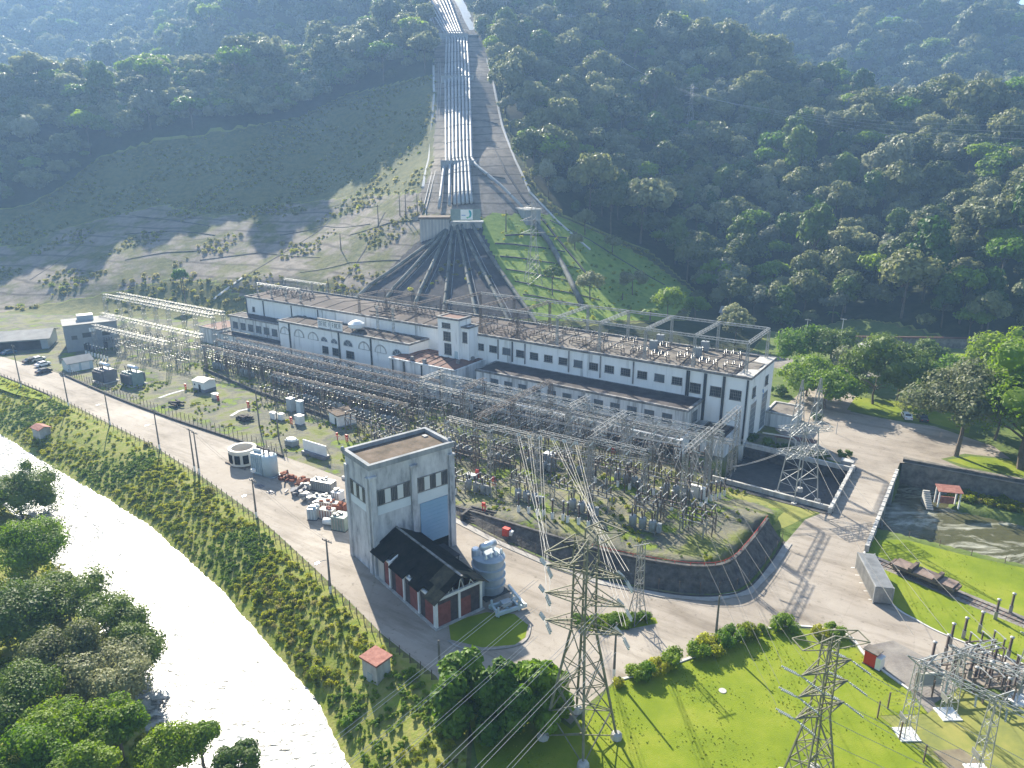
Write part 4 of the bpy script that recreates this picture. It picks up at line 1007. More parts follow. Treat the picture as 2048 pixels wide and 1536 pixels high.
# cross beams running away from the road
cross = [(-64,-31.5,8,10.8),(-39,-44.5,13,10.6),(-39,-31.5,15,10.9),(-14,-44.5,13,10.4),(3,-45,11.5,11),(3,-33,15.5,11.2),(-52,-31.5,8,10.9),(-26,-31.5,8,10.9)]
gc = None
for k, (x, y, l, h) in enumerate(cross):
    t = make_gantry(l, h+.9, f'cross gantry {["at the far left end of the tall rows","crossing the rows in the middle, nearer part","crossing the rows in the middle, farther part","crossing the rows toward the stone wall","at the right end nearest the stone wall","at the right end toward the dark pool","between the two middle rows, left","between the two middle rows, right"][k]}', 'cross gantries of the right-hand yard', 'steel_rust' if k in (1,2,6) else 'steel', 4, endcol=True)
    t.location = WG(x,y); t.rotation_euler = (0,0,YAW+R(90))
# tall portals at the left of the yard
pw = ['farthest from the road','second from the hillside','third from the hillside','nearest the grey control building']
for i, (y, x0, x1, n, h) in enumerate([(-11,-226,-164,4,11.6),(-16,-226,-162,4,11.8),(-27,-208,-152,4,9.0),(-36,-196,-156,3,8.2)]):
    sp = (x1-x0)/n
    for k in range(n):
        lab = f'tall lattice portal bay, left yard, row {pw[i]}'
        if k == 0: g0 = make_gantry(sp, h, lab, f'portal bays, row {pw[i]}', 'steel', 4, w=1.0); g = place(g0, x0, y, first=True)
        else: g = place(g0, x0+k*sp, y)
        if k == n-1: lat_col(MB(), 1.15, .8, -.3, h, cx=sp).build('column', 'steel', g)
# lower bus structures along the middle of the yard
for i, (y, x0, x1, n, h, m) in enumerate([(-17,-150,-70,8,6.6,'steel_rust'),(-22.5,-152,-72,8,7.0,'steel_rust'),(-28,-150,-70,8,6.6,'steel_rust'),(-34,-112,-66,5,6.2,'steel_rust')]):
    sp = (x1-x0)/n; nm = ['nearest the arched block','second from the arched block','third from the arched block','nearest the white huts'][i]
    for k in range(n):
        lab = f'low lattice bus bay, middle yard, row {nm}'
        if k == 0: g0 = make_gantry(sp, h, lab, f'bus gantry bays, row {nm}', m, 6, w=.45); g = place(g0, x0, y, first=True)
        else: g = place(g0, x0+k*sp, y)
        if k == n-1: lat_col(MB(), .55, .4, -.3, h, cx=sp).build('column', m, g)
# disconnectors
def make_disc(hs, m, label, group, im='insulator', bigins=1.25):
    t = thing('disconnector', label, 'disconnector', (0,0,0), 0, group)
    f = MB()
    for x in (-1.9,1.9):
        for y in (-.8,.8): f.bar((x,y,-.3),(x,y,hs),.14)
        f.bar((x,-.8,.2),(x,.8,hs-.2),.07); f.bar((x,.8,.2),(x,-.8,hs-.2),.07)
    for y in (-.8,.8): f.bar((-2.1,y,hs),(2.1,y,hs),.16)
    f.bar((-1.9,.8,.3),(1.9,.8,hs-.3),.06); f.bar((1.9,-.8,.3),(-1.9,-.8,hs-.3),.06)
    f.build('support_frame', m, t)
    me = ins_mesh(bigins, .15, 6, im)
    bl = MB()
    for k in range(3):
        x = -1.6+1.6*k
        for y in (-.8,.8): inst('insulator', me, t, (x,y,hs+.08))
        b = MB(); b.tube([(x,-1.0,hs+bigins+.12),(x,.1,hs+bigins+.2),(x,1.0,hs+bigins+.12)], .06, 5); b.cb(x,-.8,hs+bigins+.04,.22,.22,.14); b.cb(x,.8,hs+bigins+.04,.22,.22,.14)
        if DISC_BLADE.get((hs,k)) is None: o = b.build('blade', 'steel_white', t); DISC_BLADE[(hs,k)] = o.data
        else: inst('blade', DISC_BLADE[(hs,k)], t)
    return t
DISC_BLADE = {}
def disc_row(y, x0, x1, n, hs, m, where, jit=.3, im='insulator', rz=0):
    lab = f'three-pole disconnector with dark insulators {where}'
    for k in range(n):
        x = x0+(x1-x0)*k/max(1,n-1)+random.uniform(-jit,jit)
        if k == 0: d0 = make_disc(hs, m, lab, f'disconnectors {where}', im); place(d0, x, y, rz, first=True)
        else: place(d0, x, y, rz)
random.seed(11)
disc_row(-20.6, -148, -74, 17, 5.6, 'steel_rust', 'on tall stands between the first two low bus rows')
disc_row(-26.4, -146, -72, 14, 5.0, 'steel_rust', 'on tall stands between the second and third low bus rows')
disc_row(-23.9, -60, -2, 12, 6.4, 'steel_rust', 'on the tallest stands between the first two tall rows')
disc_row(-42.0, -58, -34, 6, 3.0, 'steel_rust', 'in front of the tall rows behind the grey tower')
disc_row(-51.5, -60, -32, 6, 2.4, 'steel', 'near the kerb behind the grey tower')
disc_row(-46.5, -2, 7, 3, 3.4, 'steel_rust', 'at the right corner of the terrace')
disc_row(-37.6, -110, -88, 5, 2.6, 'steel_rust', 'left of the mossy-roofed hut')
disc_row(-41.0, -76, -62, 4, 3.6, 'steel_rust', 'behind the tower, nearest the mossy-roofed hut')
disc_row(-46.0, -62, -48, 4, 3.0, 'steel_rust', 'behind the tower, between the front rows')
disc_row(-14.6, -148, -92, 11, 2.6, 'steel_white', 'along the foot of the arched block')
disc_row(-19.7, -150, -72, 15, 3.4, 'steel_rust', 'between the first two low bus rows')
disc_row(-25.2, -152, -70, 16, 2.6, 'steel', 'between the second and third low bus rows')
disc_row(-31.2, -112, -68, 9, 3.2, 'steel_rust', 'just behind the white huts')
disc_row(-19.8, -62, 0, 11, 3.2, 'steel', 'in front of the stained plinth of the wing')
disc_row(-27.5, -62, 0, 11, 4.6, 'steel_rust', 'raised between the second and third tall rows')
disc_row(-34.8, -60, 1, 10, 2.6, 'steel', 'in the front part of the right-hand yard')
disc_row(-39.5, -52, 0, 8, 4.2, 'steel_rust', 'raised before the row with the white line strings')
disc_row(-48.0, -26, 6, 5, 2.6, 'steel', 'on the terrace close to the curved wall')
disc_row(-21.5, -206, -158, 8, 3.0, 'steel', 'under the tall portals at the left')
disc_row(-31.5, -198, -156, 7, 2.6, 'steel', 'beside the grey control building')
# oil circuit breakers: three tanks with slanted bushings
def make_breaker(label, group):
    t = thing('circuit_breaker', label, 'breaker', (0,0,0), 0, group)
    tm = MB().lathe([(.62,.35),(.62,1.9),(.5,2.15),(.2,2.25)], 12)
    for k in range(3):
        x = -1.7+1.7*k
        o = MB().lathe([(.62,.35),(.62,1.9),(.5,2.15),(.2,2.25)], 12, (x,0,0)).build('tank', 'paint_grey', t, True)
        for s in (-1,1): inst('bushing', ins_mesh(1.7,.16,8), t, (x,s*.25,2.0), (R(-14*s),0,0))
    b = MB()
    for x in (-2.3,2.3):
        for y in (-.5,.5): b.cb(x,y,-.3,.14,.14,.7)
    b.box(-2.5,2.5,-.55,-.45,.3,.4); b.box(-2.5,2.5,.45,.55,.3,.4); b.build('base_frame', 'steel', t)
    MB().box(2.5,3.1,-.4,.4,.5,1.9).build('control_box', 'paint_grey', t); return t
bk = None
for k, (x, y) in enumerate([(-58+k*9.5, -37.2) for k in range(7)]+[(-100+k*9, -32.6) for k in range(4)]+[(-34+k*11, -51.2) for k in range(4)]+[(-146+k*13,-26.8) for k in range(6)]):
    lab = 'grey three-tank oil circuit breaker standing '+('on the terrace behind the curved stone wall' if y < -50 else 'behind the white huts' if y == -32.6 else 'between the low bus rows' if y == -26.8 else 'in front of the tall gantry rows')
    if bk is None: bk = make_breaker(lab, 'oil circuit breakers'); place(bk, x, y, first=True)
    else: place(bk, x, y, label=lab)
# single dark post columns on white bases
def make_post(h, label, group, m='insulator', base='white_paint'):
    t = thing('surge_arrester', label, 'insulator post', (0,0,0), 0, group)
    MB().cb(0,0,-.3,.42,.42,1.5).build('base', base, t); inst('insulator', ins_mesh(h,.2,9,m), t, (0,0,1.2)); MB().lathe([(.1,1.2+h),(.26,1.3+h),(.26,1.4+h),(.1,1.5+h)], 8).build('cap', 'steel_white', t)
    return t
pp0 = None
spots = [(-22+k*1.6+.3*(k % 3), -55.2+.25*(k % 2)) for k in range(9)]+[(-6+k*2.1,-42.2) for k in range(5)]+[(-16+k*2.3,-38.6) for k in range(6)]+[(-78+k*2.4,-36) for k in range(5)]+[(-48+k*2.2,-53.5) for k in range(6)]+[(4.2,-26-k*2.6) for k in range(6)]+[(-196+k*1.8,-39.4) for k in range(8)]
for x, y in spots:
    lab = 'dark ribbed insulator post on a pale base '+('at the left beside the grey control building' if x < -150 else 'behind the tall grey tower' if x < -40 else 'in the line along the dark pool' if x > 4 else 'on the terrace near the curved wall')
    if pp0 is None: pp0 = make_post(2.2, lab, 'insulator posts'); place(pp0, x, y, first=True)
    else: place(pp0, x, y, label=lab)
# busbars and strung conductors
random.seed(2)
def bw(p, q, grp, lab, sag=.5, r=.05, m='wire'): wire('conductor', lab, 'wire', grp, p, q, sag, r, m)
for y, x0, x1, h in ((-16.5,-66,2,6.4),(-23.5,-64,2,10.3),(-31.5,-64,0,10.3),(-44.5,-46,-4,9.9)):
    for dy in (-.9,0,.9): bw(WG(x0,y+dy,h-1.2), WG(x1,y+dy,h-1.2), 'conductors along the tall gantry rows', 'thin bare conductor strung along under a tall gantry row', .5)
for x in np.arange(-62, 2, 2.7):
    ya, yb = (-16.5,-23.5); bw(WG(x,ya-.8,6.8), WG(x,yb+.8,10.6), 'conductors between the first and second tall rows', 'thin conductor slung between the first and second tall gantry rows', .5, .04)
    if -63 < x < -1: bw(WG(x+.5,-24.3,10.6), WG(x+.5,-30.7,10.6), 'conductors between the second and third tall rows', 'thin conductor slung between the second and third tall gantry rows', .5, .04)
    if -45 < x < -5: bw(WG(x+.2,-32.3,10.6), WG(x+.2,-43.7,10.3), 'conductors between the third and fourth tall rows', 'thin conductor slung between the third and fourth tall gantry rows', .8, .04)
for y in (-17,-22.5,-28,-34):
    for dy in (-1.5,-.5,.5,1.5):
        x0 = -150 if y > -30 else -112; bw(WG(x0,y+dy,6.3), WG(-70,y+dy,6.3), 'busbars over the middle yard', 'long bare busbar over the low bus rows of the middle yard', .2, .06)
for x in np.arange(-148, -72, 3.3):
    bw(WG(x,-17,7.0), WG(x+.4,-28,6.9), 'conductors across the low bus rows', 'thin conductor slung across the low bus rows', .4, .04)
for k in range(8):
    bw(WG(-224+k*8,-11,11.2), WG(-222+k*8,-16,11.2), 'conductors between the left portals', 'thin conductor slung between the two far portals', .4, .04)
    bw(WG(-206+k*6.6,-16,11.2), WG(-203+k*6.4,-27,8.6), 'conductors down to the third portal row', 'thin conductor from the second to the third portal row', .8, .04)
# downleads
dl = 0
for x in np.arange(-60, 2, 3.4):
    bw(WG(x,-23.5,9.6), WG(x+.4,-27.5,6.2), 'droppers to the raised disconnectors', 'short dropper wire down to the raised disconnectors', .1, .035)
    bw(WG(x,-31.5,9.6), WG(x-.3,-34.8,4.2), 'droppers in the front yard', 'short dropper wire down to the front disconnectors', .1, .035)

# ------------------------------------------------------------------ yard furniture
def cabinet(name, label, px, py, sx, sy, sz, m, rz=0, base=None):
    p = P(px, py); t = thing(name, label, 'cabinet', (p.x,p.y,gz(p.x,p.y)), YAW+rz)
    MB().cb(0,0,.15,sx,sy,sz).build('body', m, t); MB().cb(0,0,-.2,sx+.2,sy+.2,.348).build('plinth', base or 'paint_dgrey', t)
    MB().box(-sx/2+.08,sx/2-.08,-sy/2-.04,-sy/2-.003,.3,sz+.02).build('door', m, t)
    MB().cb(0,0,sz+.153,sx+.16,sy+.16,.08).build('top', 'white_paint', t)
cabinet('cabinet', 'small cream cabinet with a dark base beside an orange hydrant', 431, 798, 1.5, 1.2, 1.3, 'cream')
cabinet('cabinet', 'white switch cabinet, left of the pair with dark bases', 548, 838, 1.6, 1.0, 1.5, 'white_paint')
cabinet('cabinet', 'white switch cabinet, right of the pair with dark bases', 563, 840, 1.2, 1.0, 1.4, 'white_paint')
cabinet('cabinet', 'white cabinet with a dark side door beside a red hydrant', 600, 848, 1.9, 1.4, 2.0, 'white_paint')
cabinet('cabinet', 'tall blue-grey tank cabinet among the gantries', 583, 822, 1.8, 1.4, 3.2, 'paint_bluegrey')
cabinet('cabinet', 'taller pale blue tank cabinet beside the blue-grey one', 602, 826, 1.6, 1.3, 3.0, 'paint_blue')
cabinet('cabinet', 'blue relay cabinet standing under the cross gantries', 1100, 940, 2.2, 1.5, 2.6, 'paint_bluegrey')
cabinet('cabinet', 'grey-white cabinet with a dark mark at the right end gantry', 1392, 1020, 2.6, 1.0, 2.0, 'white_paint')
cabinet('cabinet', 'low white cabinet with a red lid near the stone steps', 943, 960, 1.8, 1.0, .8, 'white_paint')
cabinet('cabinet', 'red and white equipment box deep among the gantries', 1057, 846, 1.6, 1.0, 1.4, 'red')
def hydrant(px, py, label, two=True):
    p = P(px, py); t = thing('fire_hydrant', label, 'hydrant', (p.x,p.y,gz(p.x,p.y)), YAW)
    b = MB()
    for x in ((-.25,.25) if two else (0,)): b.lathe([(.1,-.2),(.1,1.25)], 8, (x,0,0))
    b.build('pipe', 'red', t); MB().cb(0,-.05,1.25,.62 if two else .35,.35,.5).build('hose_box', 'red', t)
    v = MB()
    for s in (-1,1): v.tube([(0,0,1.0),(s*.55,0,1.0)], .07, 6)
    v.build('valve', 'red', t)
for px, py, lab in [(372,780,'orange-red hydrant at the head of the pale path by the white hut'),(437,803,'orange-red hydrant beside the cream cabinet'),(497,816,'orange-red hydrant at the end of the second pale path'),(583,848,'red hydrant left of the white cabinet with a dark door'),(675,880,'thin red hydrant, left of two in front of the mossy-roofed hut'),(694,884,'red hydrant, right of two in front of the mossy-roofed hut'),(612,800,'tall red hydrant under the low bus rows'),(955,958,'red hydrant beside the low white box near the tower'),(988,978,'red hydrant on the grass in front of the breakers'),(968,1036,'red hydrant above the stone steps'),(1226,912,'red hydrant far among the right-hand gantries')]:
    hydrant(px, py, lab, py not in (880,))
fx = P(1013,1075); ft = thing('fire_box', 'bright red fire box on the pavement at the foot of the stone wall', 'fire box', (fx.x,fx.y,.05), YAW)
MB().cb(0,0,.1,1.2,.8,1.6).build('body', 'red', ft); MB().cb(0,0,-.1,1.3,.9,.198).build('plinth', 'concrete_pale', ft); MB().cb(.95,.1,.1,.6,.7,1.3).build('side_box', 'white_paint', ft)
# paths
def path(pts): 
    ps = drape([P(*q).xy for q in pts], 1.5); struct(strip([p+Vector((0,0,.02)) for p in ps], .9, .03).build('path', 'gutter'))
path([(318,796),(340,788),(368,780)]); path([(462,832),(478,822),(496,818)])
# big grey transformers at the left
def transformer(px, py, label, m, m2):
    p = P(px, py); t = thing('transformer', label, 'transformer', (p.x,p.y,0), YAW)
    MB().cb(0,0,.2,5.0,3.2,3.4).build('tank', m, t)
    for s in (-1,1):
        r = MB()
        for k in range(9): r.cb(-2+k*.5,s*2.0,.6,.14,.75,2.6)
        r.build('radiator', m2, t)
    MB().tube([(-2.2,.4,4.7),(2.2,.4,4.7)], .5, 12).build('conservator', 'silver', t, True)
    s_ = MB()
    for x in (-1.6,1.6): s_.cb(x,.4,3.602,.2,.2,.8)
    s_.build('bracket', m2, t)
    for k in range(3): inst('bushing', ins_mesh(1.6,.18,7), t, (-1.6+1.4*k,-.7,3.6), (R(8),0,0))
    MB().box(-2.9,2.9,-2.4,2.4,-.2,.19).build('plinth', 'concrete_pale', t)
transformer(212, 762, 'dark grey transformer with a silver conservator, left one of two by the road', 'paint_dgrey', 'paint_dgrey')
transformer(268, 768, 'green-grey transformer with a silver conservator, right one of two by the road', 'paint_green', 'paint_dgrey')
for k, (px, py, lab, l) in enumerate([(490,840,'dark tarpaulin-covered mound at the kerb of the yard',5.0),(352,812,'low dark stack of beams at the yard kerb',4.2)]):
    p = P(px,py); t = MB(); random.seed(k+4)
    for q in range(9): t.bar((random.uniform(-l/2,0),random.uniform(-1.2,1.2),.2+q*.12),(random.uniform(0,l/2),random.uniform(-1.2,1.2),.3+q*.12),.5,.35)
    o = tag(t.build('scrap_mound' if k == 0 else 'beam_stack', 'roof_tar'), lab, 'scrap'); o.location = (p.x,p.y,-.05); o.rotation_euler = (0,0,YAW)
# roof steelwork at the right end of the powerhouse
rft = thing('roof_frame', 'long lattice steel frame standing on the right part of the powerhouse roof', 'steel frame', W(0,0,15.2), YAW)
XS = [-1.6-k*11.6 for k in range(8)]
for k, x in enumerate(XS):
    for y in (1.6, 17.4): lat_col(MB(), .55, .45, -.05, 6.9, .09, .055, cx=x, cy=y).build('column', 'steel_white' if k < 5 else 'steel_rust', rft)
    lat_beam(MB(), (x,1.8,7.2), (x,17.2,7.2), .55, .6, .09, .055).build('cross_beam', 'steel_white' if k < 5 else 'steel_rust', rft)
for y in (1.6, 17.4): lat_beam(MB(), (XS[-1],y,7.25), (XS[0],y,7.25), .5, .5, .09, .055).build('long_beam', 'steel_white', rft)
for k in range(3): pass
rf2 = thing('roof_frame', 'smaller rusty lattice frame on the roof behind the arched block', 'steel frame', W(-94,0,15.2), YAW)
for x in (-22,-11,0):
    for y in (2,13): lat_col(MB(), .5, .4, -.05, 5.2, .07, .045, cx=x, cy=y).build('column', 'steel_rust', rf2)
    lat_beam(MB(), (x,2,5.4), (x,13,5.4), .5, .5, .07, .045).build('cross_beam', 'steel_rust', rf2)
for y in (2,13): lat_beam(MB(), (-22,y,5.4), (0,y,5.4), .5, .5, .07, .045).build('long_beam', 'steel_rust', rf2)
rf3 = thing('roof_frame', 'low pale lattice frame at the far left end of the powerhouse roof', 'steel frame', W(-165,0,15.2), YAW)
for x in (1,8,15,22):
    for y in (3,14): lat_col(MB(), .45, .4, -.05, 4.2, .07, .045, cx=x, cy=y).build('column', 'steel', rf3)
for y in (3,14): lat_beam(MB(), (1,y,4.4), (22,y,4.4), .45, .45, .07, .045).build('long_beam', 'steel_white', rf3)
# two tall columns rising over the arched block
for k, x in enumerate((-98,-104)):
    t = thing('lattice_mast', f'slender grey lattice mast on the arched block roof, {["right","left"][k]} one', 'mast', W(x,-3,12.3), YAW)
    lat_col(MB(), .5, .4, -.2, 7.5, .07, .045).build('column', 'steel_white', t); MB().bar((-.9,0,7.4),(.9,0,7.4),.1).build('cross_arm', 'steel_white', t)
# insulators and boxes on the roof
random.seed(8); d0 = None
lab = 'dark-insulator disconnector standing in the row on the grey powerhouse roof'
for k in range(14):
    x = -5-k*5.6
    if k == 0: d0 = make_disc(.9, 'steel_rust', lab, 'disconnectors on the grey roof', bigins=.9); d0.location = W(x,4,15.5); d0.rotation_euler = (0,0,YAW)
    else: copy_tree(d0, W(x,4+random.uniform(-.8,1.2),15.5), YAW)
for k in range(9): copy_tree(d0, W(-8-k*8.4,12+random.uniform(-.8,1),15.6), YAW, 'dark-insulator disconnector along the back of the grey powerhouse roof')
for k in range(5): copy_tree(d0, W(-163+k*4.4,8,15.8), YAW, 'dark-insulator disconnector inside the low frame at the far left roof end')
for k in range(5): copy_tree(d0, W(-114+k*4.6,9,16.0), YAW, 'dark-insulator disconnector under the rusty roof frame')
for k, (x, y) in enumerate(((-15,9),(-26,9.5),(-15.5,15.5),(-27,16))):
    t = thing('roof_tank', f'pale tank box on the grey roof, {["front right","front left","back right","back left"][k]} of four', 'tank', W(x,y,15.4), YAW)
    MB().cb(0,0,.3,1.7,1.3,2.3).build('tank', 'paint_grey', t)
    MB().cb(0,0,-.1,1.3,1.0,.398).build('stand', 'pipe_dark', t); MB().lathe([(.12,2.6),(.12,3.1)], 6).build('vent', 'pipe_dark', t)
sg_ = thing('roof_sign', 'dark folded steel beam leaning on the brown roof', 'beam', W(-104,3,16.0), YAW)
MB().bar((-9,0,.2),(1,0,.2),.3,.3).bar((-5,.0,.3),(-3,1.5,.6),.3).bar((-3,1.5,.6),(-2,1.5,.6),.3).bar((-2,1.5,.6),(0,.2,.3),.3).build('beam', 'roof_tar', sg_)
# ------------------------------------------------------------------ penstocks down the slope
def gpt(px, py, Y, dz=0): 
    x = AY(px, py, Y)[0]; return Vector((x, Y, gz(x, Y)+dz))
RW = [(-70,690),(0,586),(68,522),(82,512),(150,454),(166,443),(322,348),(336,342),(418,309)]
TOPX = [(812,862),(850,896),(889,922),(893,934),(891,938),(891,939),(892.5,943),(897,944),(908,945)]
tops = ['leftmost','second from the left','third from the left','fourth from the left','fifth from the left','sixth from the left','second from the right','rightmost']
for k in range(8):
    f = k/7; pts = []
    for i, ((py, Y), (xa, xb)) in enumerate(zip(RW, TOPX)):
        if i == 8:
            if k == 0: px = 878
            elif k == 1: px = 899
            elif k == 7: continue
            else: px = 910+(k-2)*8.3
        elif i == 7 and k < 2: px = (888,900)[k]
        else: px = xa+(xb-xa)*f
        pts.append(gpt(px, py, Y, 1.35))
    if k == 7:
        pts = pts[:-1]+[gpt(952,338,340,1.3), gpt(1000,377,325,1.3), gpt(1045,412,311,1.2)]
    pl = []
    for a, b in zip(pts[:-1], pts[1:]):
        n = max(1, int((b-a).length/9))
        for j in range(n): q = a.lerp(b, j/n); pl.append(q)
    pl.append(pts[-1])
    for j, q in enumerate(pl):
        q.z = max(q.z, gz(q.x,q.y)+.9)
    t = thing('penstock', f'long silver penstock pipe on the slope, {tops[k]} of the eight', 'pipe', pl[0], 0, 'penstock pipes on the slope')
    pl2 = [q-pl[0] for q in pl]
    MB().tube(pl2, .64, 10).build('pipe', 'penstock', t, True)
    rg = MB()
    for a, b in zip(pl2[::2], pl2[1::2]): d = (b-a).normalized(); rg.tube([a, a+d*.3], .74, 10)
    rg.build('flange', 'penstock_old', t)
for i, (py, Y, xa, xb, lab) in enumerate([(75,517,884,932,'uppermost'),(158,448,888,942,'middle'),(329,345,889,947,'lowest')]):
    a, b = gpt(xa, py, Y), gpt(xb, py, Y); c = (a+b)/2
    t = thing('anchor_block', f'dark concrete anchor block across the pipes, {lab} of the three on the slope', 'anchor block', (c.x,c.y,min(a.z,b.z)+.4), math.atan2(b.y-a.y, b.x-a.x))
    l = (b-a).length+3
    MB().cb(0,0,-2.5,l,4.2,5.2).build('block', 'concrete_anchor', t); rl_ = MB()
    for k in range(10): rl_.cb(-l/2+.3+k*(l-.6)/9,-1.9,2.703,.12,.12,1.1)
    rl_.bar((-l/2,-1.9,3.75),(l/2,-1.9,3.75),.1); rl_.build('railing', 'drain', t)
# lower anchor house with the sign, fan of pipes into the powerhouse
A = gpt(905,465,296); ah = thing('anchor_house', 'broad concrete anchor house with a sign board where the pipes fan out', 'anchor house', (A.x,A.y-4,A.z-5), R(2))
MB().box(-12.5,-1.0,0,9,-4,8.2).build('block', 'concrete_anchor', ah); MB().box(-13,-.6,-.6,9.5,8.203,9.0).build('deck', 'roof_moss', ah)
MB().box(-.98,12,1.5,10,-4,6.5).build('block', 'concrete_anchor', ah); MB().box(-.59,12.6,.9,10.4,6.503,7.2).build('deck', 'concrete_anchor', ah)
fl = MB()
for k in range(9): fl.box(-12.3+k*1.3,-12.0+k*1.3,-.25,-.003,-3,8.0)
for k in range(8): fl.box(.2+k*1.5,.5+k*1.5,1.2,1.497,-3,6.3)
fl.build('buttress', 'concrete_pale', ah)
sb_ = MB().box(-.3,11.5,1.0,1.15,7.5,12.0).build('sign_board', 'paint_green', ah)
MB().box(3.6,8.4,.9,.997,7.9,11.8).build('sign_panel', 'sign_white', sb_)
em = MB(); t0 = np.linspace(-1.5, 1.7, 16)
em.wallprism([(1.0*math.cos(t), 1.5*math.sin(t)) for t in t0]+[(.25*math.cos(t)-.1, .7*math.sin(t)-.1) for t in t0[::-1]], -.06, -.003)
o = em.build('emblem', 'sign_teal', sb_); o.location = (7.0,.9,10.1)
em = MB().wallprism([(-.9,-.9),(-.2,-1.3),(.5,-.6),(.1,-.5),(-.3,-.75)], -.06, -.003); o = em.build('emblem', 'sign_green', sb_); o.location = (6.6,.9,9.6)
em = MB().wallprism([(-.8,-.12),(.8,-.12),(.8,.12),(-.8,.12)], -.06, -.003); o = em.build('emblem', 'sign_blue', sb_); o.location = (4.8,.9,9.6)
fs = [(866,478),(876,476),(890,468),(903,462),(916,460),(928,460),(941,462),(953,464)]
fe = [(722,592),(776,598),(834,604),(890,609),(948,615),(1004,619),(1056,626)]
names = ['leftmost','second from the left','third from the left','middle','third from the right','second from the right','rightmost']
for k in range(7):
    a = RG(fs[k][0] if k < 6 else fs[7][0], fs[k][1]+8, 0); b = RG(*fe[k], 0)
    d = (b-a); e = b+d*.45; n = 10; pl = []
    for j in range(n+1): q = a.lerp(e, j/n); q.z = gz(q.x,q.y)+1.0; pl.append(q)
    a0 = a-d.normalized()*6; a0.z = gz(a0.x,a0.y)+1.6; pl = [a0]+pl
    t = thing('fan_pipe', f'mossy pipe running down to the powerhouse, {names[k]} of the fan', 'pipe', pl[0], 0, 'fan of pipes into the powerhouse')
    pl2 = [q-pl[0] for q in pl]; MB().tube(pl2, .6 if k in (3,4,5) else .68, 10).build('pipe', 'penstock_old', t, True)
    rg = MB()
    for p, q in zip(pl2[1:-1], pl2[2:]): dd = (q-p).normalized(); rg.tube([p, p+dd*.4], .8, 10)
    rg.build('flange', 'penstock_old', t)
    if k in (1,2,3,4,5):
        s = Vector((1.9,0,0)); ps = [q+s-Vector((0,0,.9-.35)) for q in pl[1:]]
        tag(MB().tube(ps, .12, 5).build('rail', 'concrete_anchor'), f'thin pale rail beside the {names[k]} pipe of the fan', 'rail')
sp = [RG(*q) for q in [(1045,412),(1060,425)]]
c = RG(1062,440); t = thing('anchor_block', 'tall sloping concrete block on the side pipe above the green knoll', 'anchor block', (c.x,c.y-1,c.z-2), R(20))
MB().box(-3.2,3.2,-2.5,9,-3,6.0).build('block', 'concrete_anchor', t); MB().box(-3.6,3.6,-2.9,9.4,6.003,6.6).build('cap', 'concrete_pale', t)
pl = [RG(1068,448),RG(1100,492),RG(1130,545),RG(1162,612)]
pl = drape([q.xy for q in pl], 8); pl = [q+Vector((0,0,1.2)) for q in pl]
tag(MB().tube(pl, 1.0, 10).build('side_pipe', 'penstock_old', None, True), 'single mossy pipe descending past the green knoll to the powerhouse', 'pipe')
# inclined track, stair and gutters beside the pipes
def slope_line(name, label, cat, pts, wd, h, m, group=None):
    ps = drape([RG(*q).xy for q in pts], 4); return tag(strip(ps, wd, h).build(name, m), label, cat, group)
tk = thing('incline_track', 'inclined rail track climbing left of the silver pipes', 'rail track')
for dx in (-3, 3):
    strip(drape([RG(px+dx*(.6 if py < 200 else 1),py).xy for px, py in [(858,20),(876,80),(880,160),(876,250),(872,330),(860,375),(850,415),(846,440)]], 4), .3, .35).build('rail', 'steel', tk)
slope_line('stair', 'pale stair line climbing at the left edge of the pipe corridor', 'stair', [(838,8),(862,45),(866,70),(868,190),(864,250),(858,320),(846,375)], 1.2, .5, 'gutter')
slope_line('gutter', 'pale gutter along the right edge of the pipe corridor', 'gutter', [(962,72),(976,130),(985,160),(1004,250),(1030,320),(1060,385),(1112,440),(1180,500)], .9, .4, 'gutter')
slope_line('gutter', 'second pale gutter inside the right edge of the corridor', 'gutter', [(990,300),(1010,340),(1045,395),(1090,445),(1150,520),(1200,580)], .7, .35, 'drain')
c = RG(950,74); t = thing('platform', 'white concrete platform at the top right of the pipes', 'platform', (c.x,c.y,c.z), R(10))
MB().box(-6,5,-3,5,-4,1.0).build('slab', 'white_paint', t); MB().box(-6.3,5.3,-3.3,-3.003,-4,.7).build('wall', 'drain', t)
pk = [RG(*q) for q in [(952,50),(940,30),(930,12),(922,-8)]]
slope_line('flume', 'bright white concrete flume at the very top beside the pipes', 'flume', [(948,62),(936,40),(928,20),(918,2),(910,-14)], 6.0, .5, 'white_paint')
for k, pts in enumerate([[(250,468),(340,462),(430,470)],[(260,430),(330,438),(420,452)],[(60,560),(150,500),(190,450)],[(480,560),(560,510),(640,460),(668,432)],[(680,575),(730,500),(762,440),(770,425)],[(700,470),(780,445),(845,440)],[(560,470),(650,452),(740,448)],[(400,520),(520,505),(640,515)],[(600,545),(700,525),(800,520)],[(250,520),(330,505),(420,500)],[(770,412),(800,385),(845,372)],[(620,420),(680,410),(760,412)],[(955,350),(985,352),(1010,356)],[(956,290),(980,292),(1000,296)],[(956,240),(978,243),(995,247)]]):
    slope_line('drain_channel', f'dark drain line across the paved slope, {["upper left","topmost left","far left diagonal","long central diagonal","diagonal left of the fan","just left of the anchor house","upper middle","lower middle","beside the fan","lower left","short one beside the pipes","high middle","lowest in the corridor","middle one in the corridor","highest in the corridor"][k]}', 'drain', pts, .5, .12, 'drain', 'drains of the paved slope')
